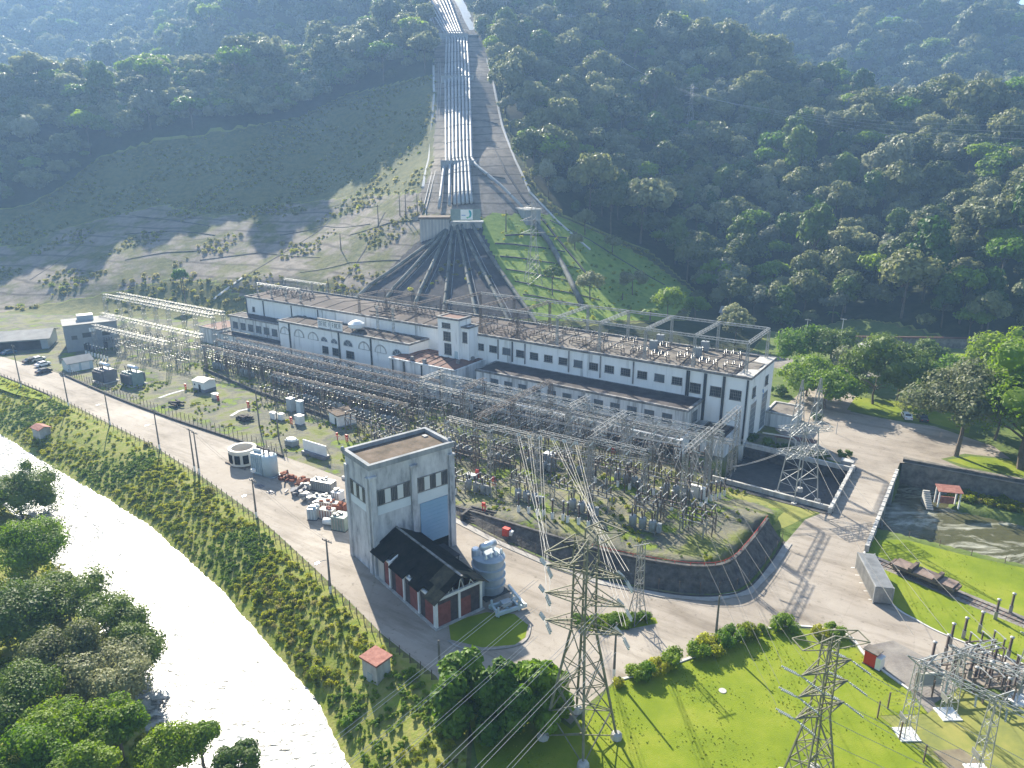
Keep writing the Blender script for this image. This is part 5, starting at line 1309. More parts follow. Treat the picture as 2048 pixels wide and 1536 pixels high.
for k, pts in enumerate([[(990,486),(1060,492),(1130,503)],[(1000,512),(1080,522),(1170,540)],[(1012,538),(1090,552),(1190,575)],[(1030,562),(1100,578),(1200,600)],[(1046,588),(1110,600),(1180,615)],[(1010,470),(1080,470),(1150,478)],[(1100,440),(1180,480),(1260,530),(1330,570)]]):
    slope_line('terrace_drain', f'dark terrace line across the green knoll, {["first","second","third","fourth","fifth","short upper","long slanting"][k]} from the top', 'drain', pts, .7, .16, 'drain', 'terrace lines of the green knoll')
sc = slope_line('rubble_chute', 'pale rubble chute on the slope behind the left roof end', 'chute', [(428,598),(448,582),(470,566),(484,556)], 1.3, .2, 'gutter')
# ------------------------------------------------------------------ pylons
def pylon(name, label, cat, loc, rz, w0, zw, w1, zt, wt, arms, m, leg=.16, dg=.08, strings=(), grp=None, feet=True, head=None, pan0=None):
    t = thing(name, label, cat, loc, rz, grp)
    b = MB(); lat_col(b, w0, w1, 0, zw, leg, dg, pan0 or zw/4.2)
    # extra bracing in the leg panels
    for i in range(3):
        a, c = zw*(i)/4.2, zw*(i+1)/4.2; wa, wc = w0+(w1-w0)*a/zw, w0+(w1-w0)*c/zw
        for s in (-1,1):
            b.bar((-wa/2,s*wa/2,a),(wc/2,s*wc/2,c),dg); b.bar((wa/2,s*wa/2,a),(-wc/2,s*wc/2,c),dg)
            b.bar((s*wa/2,-wa/2,a),(s*wc/2,wc/2,c),dg); b.bar((s*wa/2,wa/2,a),(s*wc/2,-wc/2,c),dg)
    lat_col(b, w1, wt, zw, zt, leg*.8, dg, w1*.95); b.build('lattice_body', m, t)
    if feet:
        for x in (-1,1):
            for y in (-1,1): MB().lathe([(.7,-.6),(.6,.25),(.35,.45)], 8, (x*w0/2,y*w0/2,0)).build('footing', 'concrete_pale', t)
    for (z, l, ang, dz) in arms:
        a = MB(); ww = w1/2+(wt-w1)/2*max(0,(z-zw)/(zt-zw)); ca, sa = math.cos(ang), math.sin(ang)
        tip = {}
        for s in (-1,1):
            T = Vector((s*l*ca, s*l*sa, z)); n_ = Vector((-sa,ca,0))*ww; r0 = Vector((s*ca*ww, s*sa*ww, z))
            a.bar(r0+n_, T, .12); a.bar(r0-n_, T, .12); a.bar(r0+n_*.8+Vector((0,0,dz)), T, .09); a.bar(r0-n_*.8+Vector((0,0,dz)), T, .09)
            for f in (.3,.6): p = r0.lerp(T,f); a.bar(p+n_*(1-f), p-n_*(1-f), .07); a.bar(p+n_*(1-f), p+Vector((0,0,dz*(1-f))), .06)
            tip[s] = T
        a.bar(Vector((-l*ca,-l*sa,z)), Vector((l*ca,l*sa,z)), .13)
        a.build('cross_arm', m, t)
        for s in (-1,1):
            for (dx,dy,dzz,L_) in strings:
                d = Vector((dx,dy,dzz)).normalized()
                for o_ in (-.18,.18):
                    q = MB(); st = tip[s]+Vector((-sa*o_,ca*o_,-.1)); q.tube([st, st+d*.35], .04, 4)
                    n = 9
                    for k in range(n):
                        p = st+d*(.35+k*(L_-.5)/n); q.tube([p, p+d*.1, p+d*.16], [.05,.13,.06], 7)
                    q.build('insulator_string', 'glass_insulator', t)
    if head: head(t, m)
    return t
def big_head(t, m):
    h = MB(); z0, z1 = 21.2, 24.4
    lat_col(h, 1.9, 1.5, z0, z1, .12, .08, 1.2)
    for s in (-1,1):
        for o_ in (-1,1):
            for e in (0, 1.2): h.bar((s*.8,o_*.8,z1-e),(s*4.4,o_*1.6,z1-.9),.10)
            h.bar((s*2.4,o_*1.15,z1-.4),(s*2.4,-o_*1.15,z1-.4),.08); h.bar((s*.8,o_*.8,z1),(s*2.4,-o_*1.15,z1-.45),.07)
        h.bar((s*4.4,-1.6,z1-.9),(s*4.4,1.6,z1-.9),.10)
    h.build('earth_wire_head', m, t)
BA = R(-38)
BP = (7.3,63.2)
bp_ = pylon('transmission_pylon', 'tall weathered lattice pylon in the foreground between the big bush and the lawn', 'pylon', (*BP,0.3), R(45), 5.6, 13.6, 1.75, 21.4, 1.6,
      [(13.7,4.0,R(-45)+BA+R(20),1.3),(17.0,4.1,R(-45)+BA+R(20),1.3),(20.2,4.0,R(-45)+BA+R(20),1.3)], 'steel_olive', .2, .09, ((-.55,-1,-.25,1.8),(.5,1,-.12,1.8)), head=big_head)
def lawn_head(t, m):
    h = MB(); z = 17.6
    for s in (-1,1):
        for o_ in (-.45,.45): h.bar((0,o_,z+.3),(s*3.4,o_*2,z-.5),.09); h.bar((s*.4,o_,z-1.2),(s*3.4,o_*2,z-.5),.08)
        h.bar((s*3.4,-.9,z-.5),(s*3.4,.9,z-.5),.09); h.bar((s*1.7,-.6,z),(s*1.7,.6,z),.07)
    h.build('earth_wire_head', m, t)
lp_ = pylon('transmission_pylon', 'grey-green lattice pylon standing on the bright lawn at the bottom', 'pylon', (29.6,57.0,0), R(10), 3.6, 9.0, 1.3, 17.4, 1.0,
      [(9.2,3.0,R(12),.9),(11.7,3.0,R(12),.9),(14.1,3.0,R(12),.9)], 'steel_olive', .16, .075, ((.7,-1,-.35,2.0),(-.8,.9,.1,1.9)), head=lawn_head)
# island mast
pm_ = thing('lattice_mast', 'thin lattice mast rising from the hedged traffic island', 'mast', (16.9,83.8,0), R(20))
mb = MB(); lat_col(mb, 2.0, .9, 0, 4.2, .1, .06); lat_col(mb, .9, .7, 4.2, 11.8, .09, .05); mb.build('lattice_body', 'steel', pm_)
MB().bar((-1.2,0,11.6),(1.2,0,11.6),.1).build('cross_arm', 'steel', pm_)
# A-frame pylon beside the bridge
ap = thing('transmission_pylon', 'pale twin-peaked lattice pylon beside the dark pool', 'pylon', (52.6,121.4,0), YAW+R(50))
b = MB(); lat_col(b, 5.0, 3.6, 0, 8.8, .16, .08, 2.1); lat_col(b, 3.6, 3.0, 8.8, 13.6, .14, .07, 2.2); b.build('lattice_body', 'steel_white', ap)
for z, l in ((8.9,4.3),(13.4,4.6)):
    a = MB(); lat_beam(a, (-l,-1.3,z), (l,-1.3,z), .7, .7, .075, .045); lat_beam(a, (-l,1.3,z), (l,1.3,z), .7, .7, .075, .045)
    for x in (-l,0,l): a.bar((x,-1.3,z+.3),(x,1.3,z+.3),.1)
    a.build('cross_arm', 'steel_white', ap)
for x in (-1.9,1.9):
    a = MB(); lat_col(a, 1.7, .15, 13.7, 22.6, .1, .055, 1.1, cx=x); a.build('peak', 'steel_white', ap)
for x in (-1,1):
    for y in (-1,1): MB().lathe([(.6,-.5),(.5,.25)], 8, (x*2.5,y*2.5,0)).build('footing', 'concrete_pale', ap)
# pylons on the hill
def hillpylon(px, py, h, label, m='steel', w=4.5, t0=150):
    c = RG(px, py, t0=t0); return pylon('transmission_pylon', label, 'pylon', (c.x,c.y,c.z-.3), R(15), w, h*.5, w*.34, h, w*.22, [(h*.62,w*.85,0,1.2),(h*.77,w*.9,0,1.2),(h*.91,w*.8,0,1.2)], m, .14, .065, (), feet=False)
hillpylon(1066, 566, 29, 'pale lattice pylon on the green knoll right of the pipe fan', w=5.4)
hillpylon(1378, 268, 27, 'pale lattice pylon rising out of the wooded slope at the right', w=5)
hillpylon(1140, 98, 22, 'faint lattice pylon high in the trees right of the pipes', w=5)
hillpylon(1010, 55, 26, 'faint lattice pylon at the top edge right of the pipes', w=6)
# ------------------------------------------------------------------ utility and lamp poles
def pole(x, y, h, label, m='pole_conc', arms=1, lamp=False, white=True, group=None, rz=0, r=.15, z=None):
    z = gz(x,y) if z is None else z
    t = thing('utility_pole', label, 'pole', (x,y,z), YAW+rz, group)
    MB().lathe([(r*1.25,-.3),(r*1.1,2.0),(r*.7,h)], 8).build('pole', m, t)
    if white: MB().lathe([(r*1.32,.0),(r*1.22,1.1)], 8).build('painted_foot', 'white_paint', t)
    for k in range(arms):
        a = MB(); zz = h-.35-k*.9; a.bar((-.95,.12,zz),(.95,.12,zz),.12)
        a.build('cross_arm', m, t)
        for q in (-.85,-.4,.4,.85): inst('insulator', ins_mesh(.28,.07,2,'insulator_grey'), t, (q,.12,zz+.06))
    if lamp:
        b = MB().tube([(0,0,h*.62),(.0,-.9,h*.62+.35),(0,-1.7,h*.62+.4)], .05, 5); b.build('lamp_arm', 'steel', t)
        MB().box(-.18,.18,-2.3,-1.6,h*.62+.33,h*.62+.47).build('lamp_head', 'silver', t)
    return t
pos = [(-133.0,187.1,11.9),(-111.3,171.9,8.8),(-93.8,158.5,8.2),(-75.5,144.0,9.0),(-63.2,132.6,9.0),(-61.9,131.6,8.8),(-44.4,113.2,7.2),(-26.1,90.5,8.6)]
for k, (x, y, h) in enumerate(pos):
    pole(x, y, h, f'dark concrete utility pole on the riverside of the road, {["nearest the far left end","second from the far left","third from the far left","fourth from the far left","left one of the close pair","right one of the close pair","beside the scrap yard","beside the grey tower"][k]}', arms=1, lamp=k in (2,3,6,7), white=True)
pole(-8.8,73.6,4.6, 'short dark pole with a white foot behind the big bush', arms=0)
pole(12.3,72.9,7.6, 'dark pole with a white foot at the corner of the bright lawn', arms=0)
pole(26.4,79.8,6.6, 'dark pole with a lamp at the hedge along the lawn', arms=0, lamp=False)
pole(-58.8,158.0,9.6, 'tall dark pole inside the yard fence, left of the white billboard', arms=0, white=False)
pole(-51.6,149.4,7.8, 'dark pole at the yard fence above the white tank', arms=0, white=False)
for k, (px, py, h) in enumerate([(374,622,13),(660,620,12),(757,452,9),(800,430,8),(812,432,9),(835,428,8),(845,440,9),(682,500,7),(1012,462,8)]):
    c = RG(px,py); pole(c.x, c.y, h, f'thin grey pole on the slope, {["left of the powerhouse roof","behind the left roof","far left of the anchor house","second left of the anchor house","third left of the anchor house","close left of the anchor house","touching the corridor edge","on the paved slope","on the green knoll"][k]}', m='wood_post', arms=0, white=False, r=.2, z=c.z)
for k, (px, py, h) in enumerate([(1680,690,9),(1610,688,8.5)]):
    c = P(px,py); pole(c.x, c.y, h, f'pale concrete pole behind the car park trees, {["right","left"][k]} one', m='pole_light', arms=1, white=False)
pole(*P(1808,925).xy, 2.8, 'short lamp post at the far end of the bridge', m='wood_post', arms=0, white=False, r=.09)
pole(*P(1672,868).xy, 3.2, 'pale slim post on the car park edge', m='pole_light', arms=0, white=False, r=.07)
# fence along the river side of the road
def postfence(name, label, pts, n, h, m, sep=None, wires_=3, w=.14, cross=False):
    ps = [Vector((*AB(*q),0)) for q in pts]; d = [0]
    for a, b in zip(ps[:-1], ps[1:]): d.append(d[-1]+(b-a).length)
    t = thing(name, label, 'fence', (ps[0].x,ps[0].y,0)); pm = MB().cb(0,0,-.4,w,w,h+.4); q = pm.build('post', m, t); q.location = (0,0,gz(ps[0].x,ps[0].y)); me = q.data; tops = []
    for k in range(n):
        s = d[-1]*k/(n-1); i = max(j for j in range(len(d)) if d[j] <= s+1e-6); i = min(i, len(ps)-2); p = ps[i].lerp(ps[i+1], (s-d[i])/(d[i+1]-d[i])); p.z = gz(p.x,p.y)
        tops.append(p-t.location)
        if k: inst('post', me, t, p-t.location)
    wm = MB()
    for j in range(wires_):
        for a, b in zip(tops[:-1], tops[1:]): wm.bar(a+Vector((0,0,h*(j+1)/wires_-.06)), b+Vector((0,0,h*(j+1)/wires_-.06)), .012)
    wm.build('wire', 'wire_dark', t); return t
postfence('fence', 'long line of dark posts with wire on the riverside edge of the road', [(a,b+.55) for a, b in RO[5:-1]], 88, 1.4, 'wood_post', w=.1, wires_=2)
postfence('fence', 'wire fence of thin dark posts between the yard grass and the road', [(176,54.2),(145,56.8),(119,57.9),(100,57.9),(83,58.2),(78,58.4)], 60, 2.0, 'wood_post', w=.09)
postfence('fence', 'wire fence of thin posts along the top of the pavement below the stone wall', [(31,60.0),(22,61.9),(10,63.2),(2,63.1),(-6.8,61.3),(-12.8,58.5),(-16.3,54.2),(-17.4,46),(-17.6,38)], 24, 2.0, 'wood_post', w=.07)
postfence('fence', 'wire fence with slanted corner posts round the small substation at the lower right', [(-42.5,61),(-40.2,66.0),(-35.6,70.4),(-44,77.5),(-56,88)], 13, 2.3, 'wood_post', w=.13, wires_=5)
postfence('fence', 'low post fence on the wall top along the far side of the stream', [(-30.2,-10.4),(-50,-11.4),(-75,-13),(-100,-15)], 22, 1.1, 'wood_post', w=.1, wires_=2)
postfence('fence', 'row of thin stakes along the water edge of the riverside lawn', [(-30,23.4),(-37,23.8),(-43,24.6),(-51,24),(-70,25)], 10, 1.1, 'wood_post', w=.08, wires_=1)
# ------------------------------------------------------------------ lower right substation
gg = [(42.8,63.6,9.4),(49.0,66.6,8.4),(47.6,58.6,9.2),(58.4,68.9,8.4),(55.5,60.5,9.0)]
def brcol(k, x, y, h):
    t = thing('lattice_column', f'pale lattice column of the lower right substation, {["front left","middle","front near the bottom edge","far right","right"][k]} one on a white footing', 'column', (x,y,0), YAW+R(35))
    b = MB(); lat_col(b, 1.2, .65, .1, h, .075, .04, 1.0); b.build('lattice_body', 'steel_white', t); MB().cb(0,0,-.3,2.2,2.0,.45).build('footing', 'white_paint', t)
    MB().cb(-.75,0,2.0,.1,1.2,.7).build('sign_plate', 'steel', t)
    h_ = MB()
    for s in (-1,1): h_.bar((s*.4,-.4,h-.1),(s*1.6,0,h+.9),.09); h_.bar((s*.4,.4,h-.1),(s*1.6,0,h+.9),.09); h_.bar((s*1.6,0,h+.9),(-s*.4,0,h+.1),.08)
    h_.build('head_frame', 'steel_white', t)
for k, q in enumerate(gg): brcol(k, *q)
for k, (i, j) in enumerate([(0,2),(0,1),(1,4)]):
    a, b = gg[i], gg[j]; pa, pb = Vector((a[0],a[1],a[2]-.2)), Vector((b[0],b[1],b[2]-.2)); d = (pb-pa); e = pb+d*(.9 if k != 1 else 1.0)
    t = thing('lattice_beam', f'pale lattice beam of the lower right substation, {["front","left side","right"][k]} one', 'beam', pa)
    lat_beam(MB(), (0,0,0), e-pa, .65, .65, .07, .04, 1.0).build('beam', 'steel_white', t)
    if k == 0:
        for q in range(4): inst('insulator_string', ins_mesh(1.3,.15,7,'glass_insulator'), t, (e-pa)*(.2+.2*q)+Vector((0,0,-.4)), (R(150),R(20),0))
p0 = None
for k, (px, py) in enumerate([(1862,1300),(1890,1285),(1900,1262),(1926,1250),(1958,1238),(1990,1212),(2020,1200),(1938,1330),(1957,1322),(1985,1310),(1908,1320),(2003,1345),(2030,1330),(2015,1290),(1975,1340),(1945,1352),(2040,1360),(2010,1375)]):
    p = P(px, py+26); lab = 'black ribbed insulator column in the lower right substation'
    if p0 is None: p0 = make_post(1.7, lab, 'black insulator columns of the lower right substation', base='steel'); p0.location = (p.x,p.y,0); p0.rotation_euler = (0,0,YAW)
    else: copy_tree(p0, (p.x,p.y,0), YAW)
dd = None
for k, (px, py) in enumerate([(1885,1340),(1930,1318),(1985,1365),(2035,1340),(1965,1290)]):
    p = P(px, py+30); lab = 'disconnector with black insulators in the lower right substation'
    if dd is None: dd = make_disc(2.2, 'steel_rust', lab, 'disconnectors of the lower right substation'); dd.location = (p.x,p.y,0); dd.rotation_euler = (0,0,YAW+R(40))
    else: copy_tree(dd, (p.x,p.y,0), YAW+R(40))
nb = P(1858,1382); t = thing('notice_board', 'framed notice board with a grey panel at the fence corner', 'board', (nb.x,nb.y,0), R(4))
MB().box(-1.3,1.3,-.05,.05,.9,2.4).build('panel', 'paint_grey', t)
f = MB()
for x in (-1.5,1.5): f.cb(x,0,-.3,.16,.16,2.9)
f.box(-1.42,1.42,-.08,.08,2.41,2.58); f.box(-1.42,1.42,-.08,.08,.72,.89); f.build('frame', 'cream', t); MB().box(-1.95,-1.72,-.1,.1,-.3,3.0).build('post', 'wood_post', t)
gbx = P(1745,1330); t = thing('guard_booth', 'small red-sided booth with a white end at the edge of the bright lawn', 'booth', (gbx.x,gbx.y,0), YAW+R(-18))
MB().box(-.9,.5,-.6,.6,.1,2.0).build('body', 'red', t); MB().box(.503,1.1,-.6,.6,.1,1.7).build('end_box', 'white_paint', t); MB().box(-1.1,.7,-.75,.75,2.003,2.15).build('roof', 'roof_grey', t); MB().box(-1.0,1.2,-.7,.7,-.2,.098).build('base', 'pipe_dark', t)
# ------------------------------------------------------------------ long wires
tipz = {13.7:4.0, 17.0:4.1, 20.2:4.0}
ang = R(45)+R(-45)+BA+R(20)
def tip(z, s): l = tipz[z]; return Vector((BP[0]+s*l*math.cos(ang), BP[1]+s*l*math.sin(ang), z+.3))
xs6 = [-26.2,-23.9,-21.5,-19.2,-16.8,-14.4]
k = 0
for s in (-1,1):
    for j, z in enumerate((20.2,17.0,13.7)):
        src = WG(-28.9+ (0 if s < 0 else 7.2)+j*2.4, -44.9, 9.9 if False else 10.2)
        for o_ in (-.2,.2):
            q = tip(z,s)+Vector((.5*.9,1.8,-.3))+Vector((o_,0,0)); p = src+Vector((o_,-.1,0))
            d = (q-p).normalized(); wire('conductor', 'pale twin conductor running from the yard gantry to the tall foreground pylon', 'wire', 'twin conductors from the yard gantry to the foreground pylon', p+d*1.6, q, .5, .025)
        inst_ = MB()
        for o_ in (-.2,.2):
            p = src+Vector((o_,-.1,0)); q = tip(z,s); d = (q-p).normalized()
            for n in range(11): c = p+d*(.15+n*.14); inst_.tube([c,c+d*.06,c+d*.1], [.06,.15,.07], 7)
        tag(inst_.build('insulator_string', 'glass_insulator'), f'white double insulator string hung on the front gantry row, {ORD[(0 if s < 0 else 3)+j]} from the left', 'insulator', 'white line strings on the front gantry row')
        for o_ in (-.2,.2):
            a = tip(z,s)+Vector((-.55*2,-2.0,-.5))+Vector((o_,0,0))
            e = Vector((-60+s*7+o_*2, -10-j*2, 10-j*2.4)); wire('conductor', 'pale twin conductor sweeping from the foreground pylon to the lower left', 'wire', 'twin conductors sweeping to the lower left', a, e, 1.5, .022, n=14)
for k, (z, s) in enumerate([(9.2,-1),(9.2,1),(11.7,-1),(11.7,1),(14.1,-1),(14.1,1)]):
    a = Vector((29.6+s*3.0*math.cos(R(22)), 57+s*3.0*math.sin(R(22)), z))
    wire('conductor', 'thin line conductor from the lawn pylon back across the road to the yard', 'wire', 'line conductors from the lawn pylon to the yard', a+Vector((-1.3,1.5,.2)), WG(-8+k*2.0, -34, 10.5), 1.2, .018, 'wire_dark', n=12)
    wire('conductor', 'thin line conductor from the lawn pylon toward the lower right substation', 'wire', 'line conductors from the lawn pylon to the lower right', a+Vector((1.1,-1.5,-.5)), Vector((50+k*2.2, 40-k, 9)), .8, .028)
for k in range(3):
    for o_ in (-.25,.25):
        wire('conductor', 'pale twin conductor from the end gantry to the twin-peaked pylon', 'wire', 'twin conductors to the twin-peaked pylon', WG(3.5,-20-k*2.6+o_,10.5), Vector((50.4+k*1.6,122.5-k*1.2+o_,8.9)), .5, .045)
for k, (x, z) in enumerate([(43,11.0),(46,10.2),(49,10.4)]):
    wire('conductor', 'thin line conductor from the twin-peaked pylon over the bridge toward the lower right', 'wire', 'line conductors over the bridge', Vector((51.5+k,119.8,13.4)), Vector((x+1.5*k,66-k,z)), 1.5, .03, 'wire_dark', n=12)
for k in range(7):
    a, b = pos[k], pos[k+1]
    if k == 4: continue
    for o_ in (-.8,.8):
        wire('conductor', 'thin dark overhead line between the riverside poles', 'wire', 'lines between the riverside poles', Vector((a[0]+o_*EX[0],a[1]+o_*EX[1],a[2]-.1)), Vector((b[0]+o_*EX[0],b[1]+o_*EX[1],b[2]-.1)), .5, .016, 'wire_dark')
c = RG(1378,268); c2 = RG(1140,98)
for k in range(4):
    wire('conductor', 'faint line conductor climbing over the wooded slope to the right', 'wire', 'faint conductors over the wooded slope', Vector((c.x-3+2*k,c.y,c.z+23-k)), Vector((c.x+150+8*k,c.y-150,c.z-10+4*k)), 8, .05, n=14)
    wire('conductor', 'faint line conductor between the two hillside pylons', 'wire', 'faint conductors between the hillside pylons', Vector((c.x-3+2*k,c.y,c.z+23-k)), Vector((c2.x-3+2*k,c2.y,c2.z+18-k)), 5, .05, n=12)
# ------------------------------------------------------------------ foliage
def ico():
    p = (1+5**.5)/2
    v = np.array([(-1,p,0),(1,p,0),(-1,-p,0),(1,-p,0),(0,-1,p),(0,1,p),(0,-1,-p),(0,1,-p),(p,0,-1),(p,0,1),(-p,0,-1),(-p,0,1)], float); v /= np.linalg.norm(v[0])
    f = [(0,11,5),(0,5,1),(0,1,7),(0,7,10),(0,10,11),(1,5,9),(5,11,4),(11,10,2),(10,7,6),(7,1,8),(3,9,4),(3,4,2),(3,2,6),(3,6,8),(3,8,9),(4,9,5),(2,4,11),(6,2,10),(8,6,7),(9,8,1)]
    return v, f
IV, IF = ico()
def crown(name, seed, rx, rz, zc, nl, lr, nleaf, ls, m, core=.72, flat=.5, up=.25, drop=0.0):
    """leaf clumps on many small lobes spread over an uneven dome"""
    rg = np.random.RandomState(seed); cs = []; rs = []
    for i in range(nl):
        u = rg.randn(3); u /= np.linalg.norm(u); u[2] = abs(u[2])*1.1-.35*rg.rand()-drop*rg.rand()
        k = rg.uniform(.35, 1)**.6; r = lr*rg.uniform(.6, 1.3)
        cs.append((u[0]*rx*k*rg.uniform(.8,1.1), u[1]*rx*k*rg.uniform(.8,1.1), zc+u[2]*rz*k)); rs.append(r)
    cs = np.array(cs); rs = np.array(rs); vs = []; fs = []
    for c, r in (zip(cs, rs) if core else ()):
        o = len(vs); vs += (c+IV*np.array([1,1,flat+.3])*r*core*(1+.15*rg.randn(12,1))).tolist(); fs += [tuple(i+o for i in f) for f in IF]
    li = rg.choice(nl, nleaf, p=rs**2/(rs**2).sum())
    d = rg.randn(nleaf, 3); d[:, 2] += up; d /= np.linalg.norm(d, axis=1)[:, None]
    c = cs[li]+d*(rs[li]*rg.uniform(.72, 1.12, nleaf))[:, None]*np.array([1,1,flat+.3])
    n = d*1.0+rg.randn(nleaf, 3)*.42+np.array([0,0,.3]); n /= np.linalg.norm(n, axis=1)[:, None]
    a = np.cross(n, rg.randn(nleaf, 3)); a /= np.linalg.norm(a, axis=1)[:, None]; b = np.cross(n, a)
    s = (ls*rg.uniform(.55, 1.35, nleaf))[:, None]
    q = np.stack([c-a*s*.6, c-b*s*.42+n*s*.1, c+a*s*.6, c+b*s*.42+n*s*.1], 1).reshape(-1, 3)
    o = len(vs); vs += q.tolist(); fs += [(o+4*i, o+4*i+1, o+4*i+2, o+4*i+3) for i in range(nleaf)]
    me = bpy.data.meshes.new(name); me.from_pydata(vs, [], fs); me.materials.append(MAT[m]); me.update(); return me
def trunk(name, h, r, seed, spread=1.0, nb=5, m='bark'):
    rg = random.Random(seed); mb = MB(); top = Vector((rg.uniform(-.4,.4),rg.uniform(-.4,.4),h))
    mb.tube([(0,0,-.8),(0,0,.2),top*.5+Vector((rg.uniform(-.3,.3),rg.uniform(-.3,.3),0)),top], [r*1.5,r*1.15,r*.85,r*.6], 7)
    for k in range(nb):
        a = 6.283*k/nb+rg.uniform(-.4,.4); s = top*rg.uniform(.75,1.0); l = spread*rg.uniform(.7,1.1)
        e = s+Vector((math.cos(a)*l, math.sin(a)*l, h*.45*rg.uniform(.6,1.1))); md = s.lerp(e,.5)+Vector((0,0,h*.06))
        mb.tube([s,md,e], [r*.5,r*.34,r*.14], 5)
    o = mb.build(name, m); me = o.data; bpy.data.objects.remove(o); return me
def mk(name, cm, tm, label, cat, group, loc, rz=0, s=1.0, sz=None):
    t = thing(name, label, cat, loc, rz, group); t.scale = (s,s,sz or s)
    o = bpy.data.objects.new('crown', cm); C.objects.link(o); o.parent = t
    if tm: o = bpy.data.objects.new('trunk', tm); C.objects.link(o); o.parent = t
    return t
# forest kinds: crown meshes and trunks, roughly 12 m high
KIND = [
 ('leaf_forest', 'dark green round-crowned forest tree on the wooded slopes', [crown('crown',11,4.6,4.0,8.0,18,2.1,1500,.85,'leaf_forest'), crown('crown',12,4.0,4.8,8.6,20,1.8,1500,.8,'leaf_forest')]),
 ('leaf_pale', 'pale olive forest tree with a broad soft crown on the wooded slopes', [crown('crown',13,5.2,3.0,8.6,20,2.0,1500,.85,'leaf_pale',flat=.4), crown('crown',14,4.2,3.8,8.0,16,2.0,1400,.8,'leaf_pale')]),
 ('leaf_bright', 'yellow-green forest tree with a spreading crown on the wooded slopes', [crown('crown',15,5.0,2.6,8.4,18,1.9,1400,.8,'leaf_bright',flat=.35)]),
 ('leaf_grey', 'silvery grey-leaved forest tree on the wooded slopes', [crown('crown',16,3.8,3.6,8.2,15,1.7,1300,.75,'leaf_grey')]),
 ('leaf_dark', 'tall narrow dark forest tree on the wooded slopes', [crown('crown',17,3.2,5.4,8.6,20,1.6,1500,.75,'leaf_dark')]),
]
TRK = trunk('trunk', 7.0, .22, 3, 2.2)
WT = [.42,.24,.10,.10,.14]
rg = np.random.RandomState(5)
cand = []
def scatter(y0, y1, xh, step):
    for Y in np.arange(y0, y1, step):
        for X in np.arange(-xh(Y), xh(Y), step): cand.append((X+rg.uniform(-.48,.48)*step, Y+rg.uniform(-.48,.48)*step, step))
scatter(205, 470, lambda y: 45+.74*y, 7.6); scatter(470, 700, lambda y: 45+.74*y, 9.0); scatter(700, 1120, lambda y: 40+.74*y, 12.5)
n_main = len(cand)
for Y in np.arange(462, 522, 4.6):
    for X in np.arange(-350, -95, 4.6): cand.append((X+rg.uniform(-2,2), Y+rg.uniform(-2,2), 9.0))
cand = np.array(cand); cz = ground(cand[:,0], cand[:,1]); px_, py_ = proj(cand[:,0], cand[:,1], cz)
hillok = (cand[:,1] > np.interp(cand[:,0], FX, FY)+4)
bare = inpoly(px_, py_, POL_BARE) | inpoly(px_, py_, POL_SLOPE)
keep = hillok & ~bare
# thin belt of trees on the knoll edge stays out of the lawn; gaps where the canopy opens
gap = np.sin(cand[:,0]*.045+1)*np.sin(cand[:,1]*.052)+.6*np.sin(cand[:,0]*.11+cand[:,1]*.07)
keep &= (gap < 1.18) | (rg.rand(len(cand)) < .4) | (np.arange(len(cand)) >= n_main)
keep &= ~((cand[:,0] > -110) & (cand[:,0] < 72) & (cand[:,1] < 272))
# keep clear of houses and of the hill pylons' feet
for hx, hy, rr in [(sh_.x,sh_.y-3,9),(107.7,226.9,10)]: keep &= np.hypot(cand[:,0]-hx, cand[:,1]-hy) > rr
keep_i = np.nonzero(keep)[0]; cand_all = cand
cand, cz, px_, py_ = cand[keep], cz[keep], px_[keep], py_[keep]
scl = rg.choice([.6,.85,1.1,1.45,1.75], len(cand), p=[.22,.30,.28,.14,.06])*rg.uniform(.85, 1.15, len(cand))*np.where(cand[:,2] > 11, 1.5, np.where(cand[:,2] > 8, 1.2, 1.05))
kd = rg.choice(5, len(cand), p=WT)
scl = np.where(np.arange(len(cand_all))[keep_i] >= n_main, np.clip(scl, .95, 1.3), scl)
low = np.hypot(cand[:,0], cand[:,1]) < 300
vis = (px_ > 0) & (px_ < 2048) & (py_ > -40)
dist = np.hypot(cand[:,0], cand[:,1]); order = np.argsort(np.where(vis, dist/scl, 1e9))
single = order[:296]; rest = order[296:]
for i in single:
    col_, lab, ms = KIND[kd[i]]
    mk('forest_tree', ms[rg.randint(len(ms))], TRK, lab, 'tree', lab.split(' on the')[0]+'s near the foot of the slopes', (cand[i,0],cand[i,1],cz[i]-.3), rg.uniform(0,6.28), scl[i], scl[i]*rg.uniform(.85,1.2))
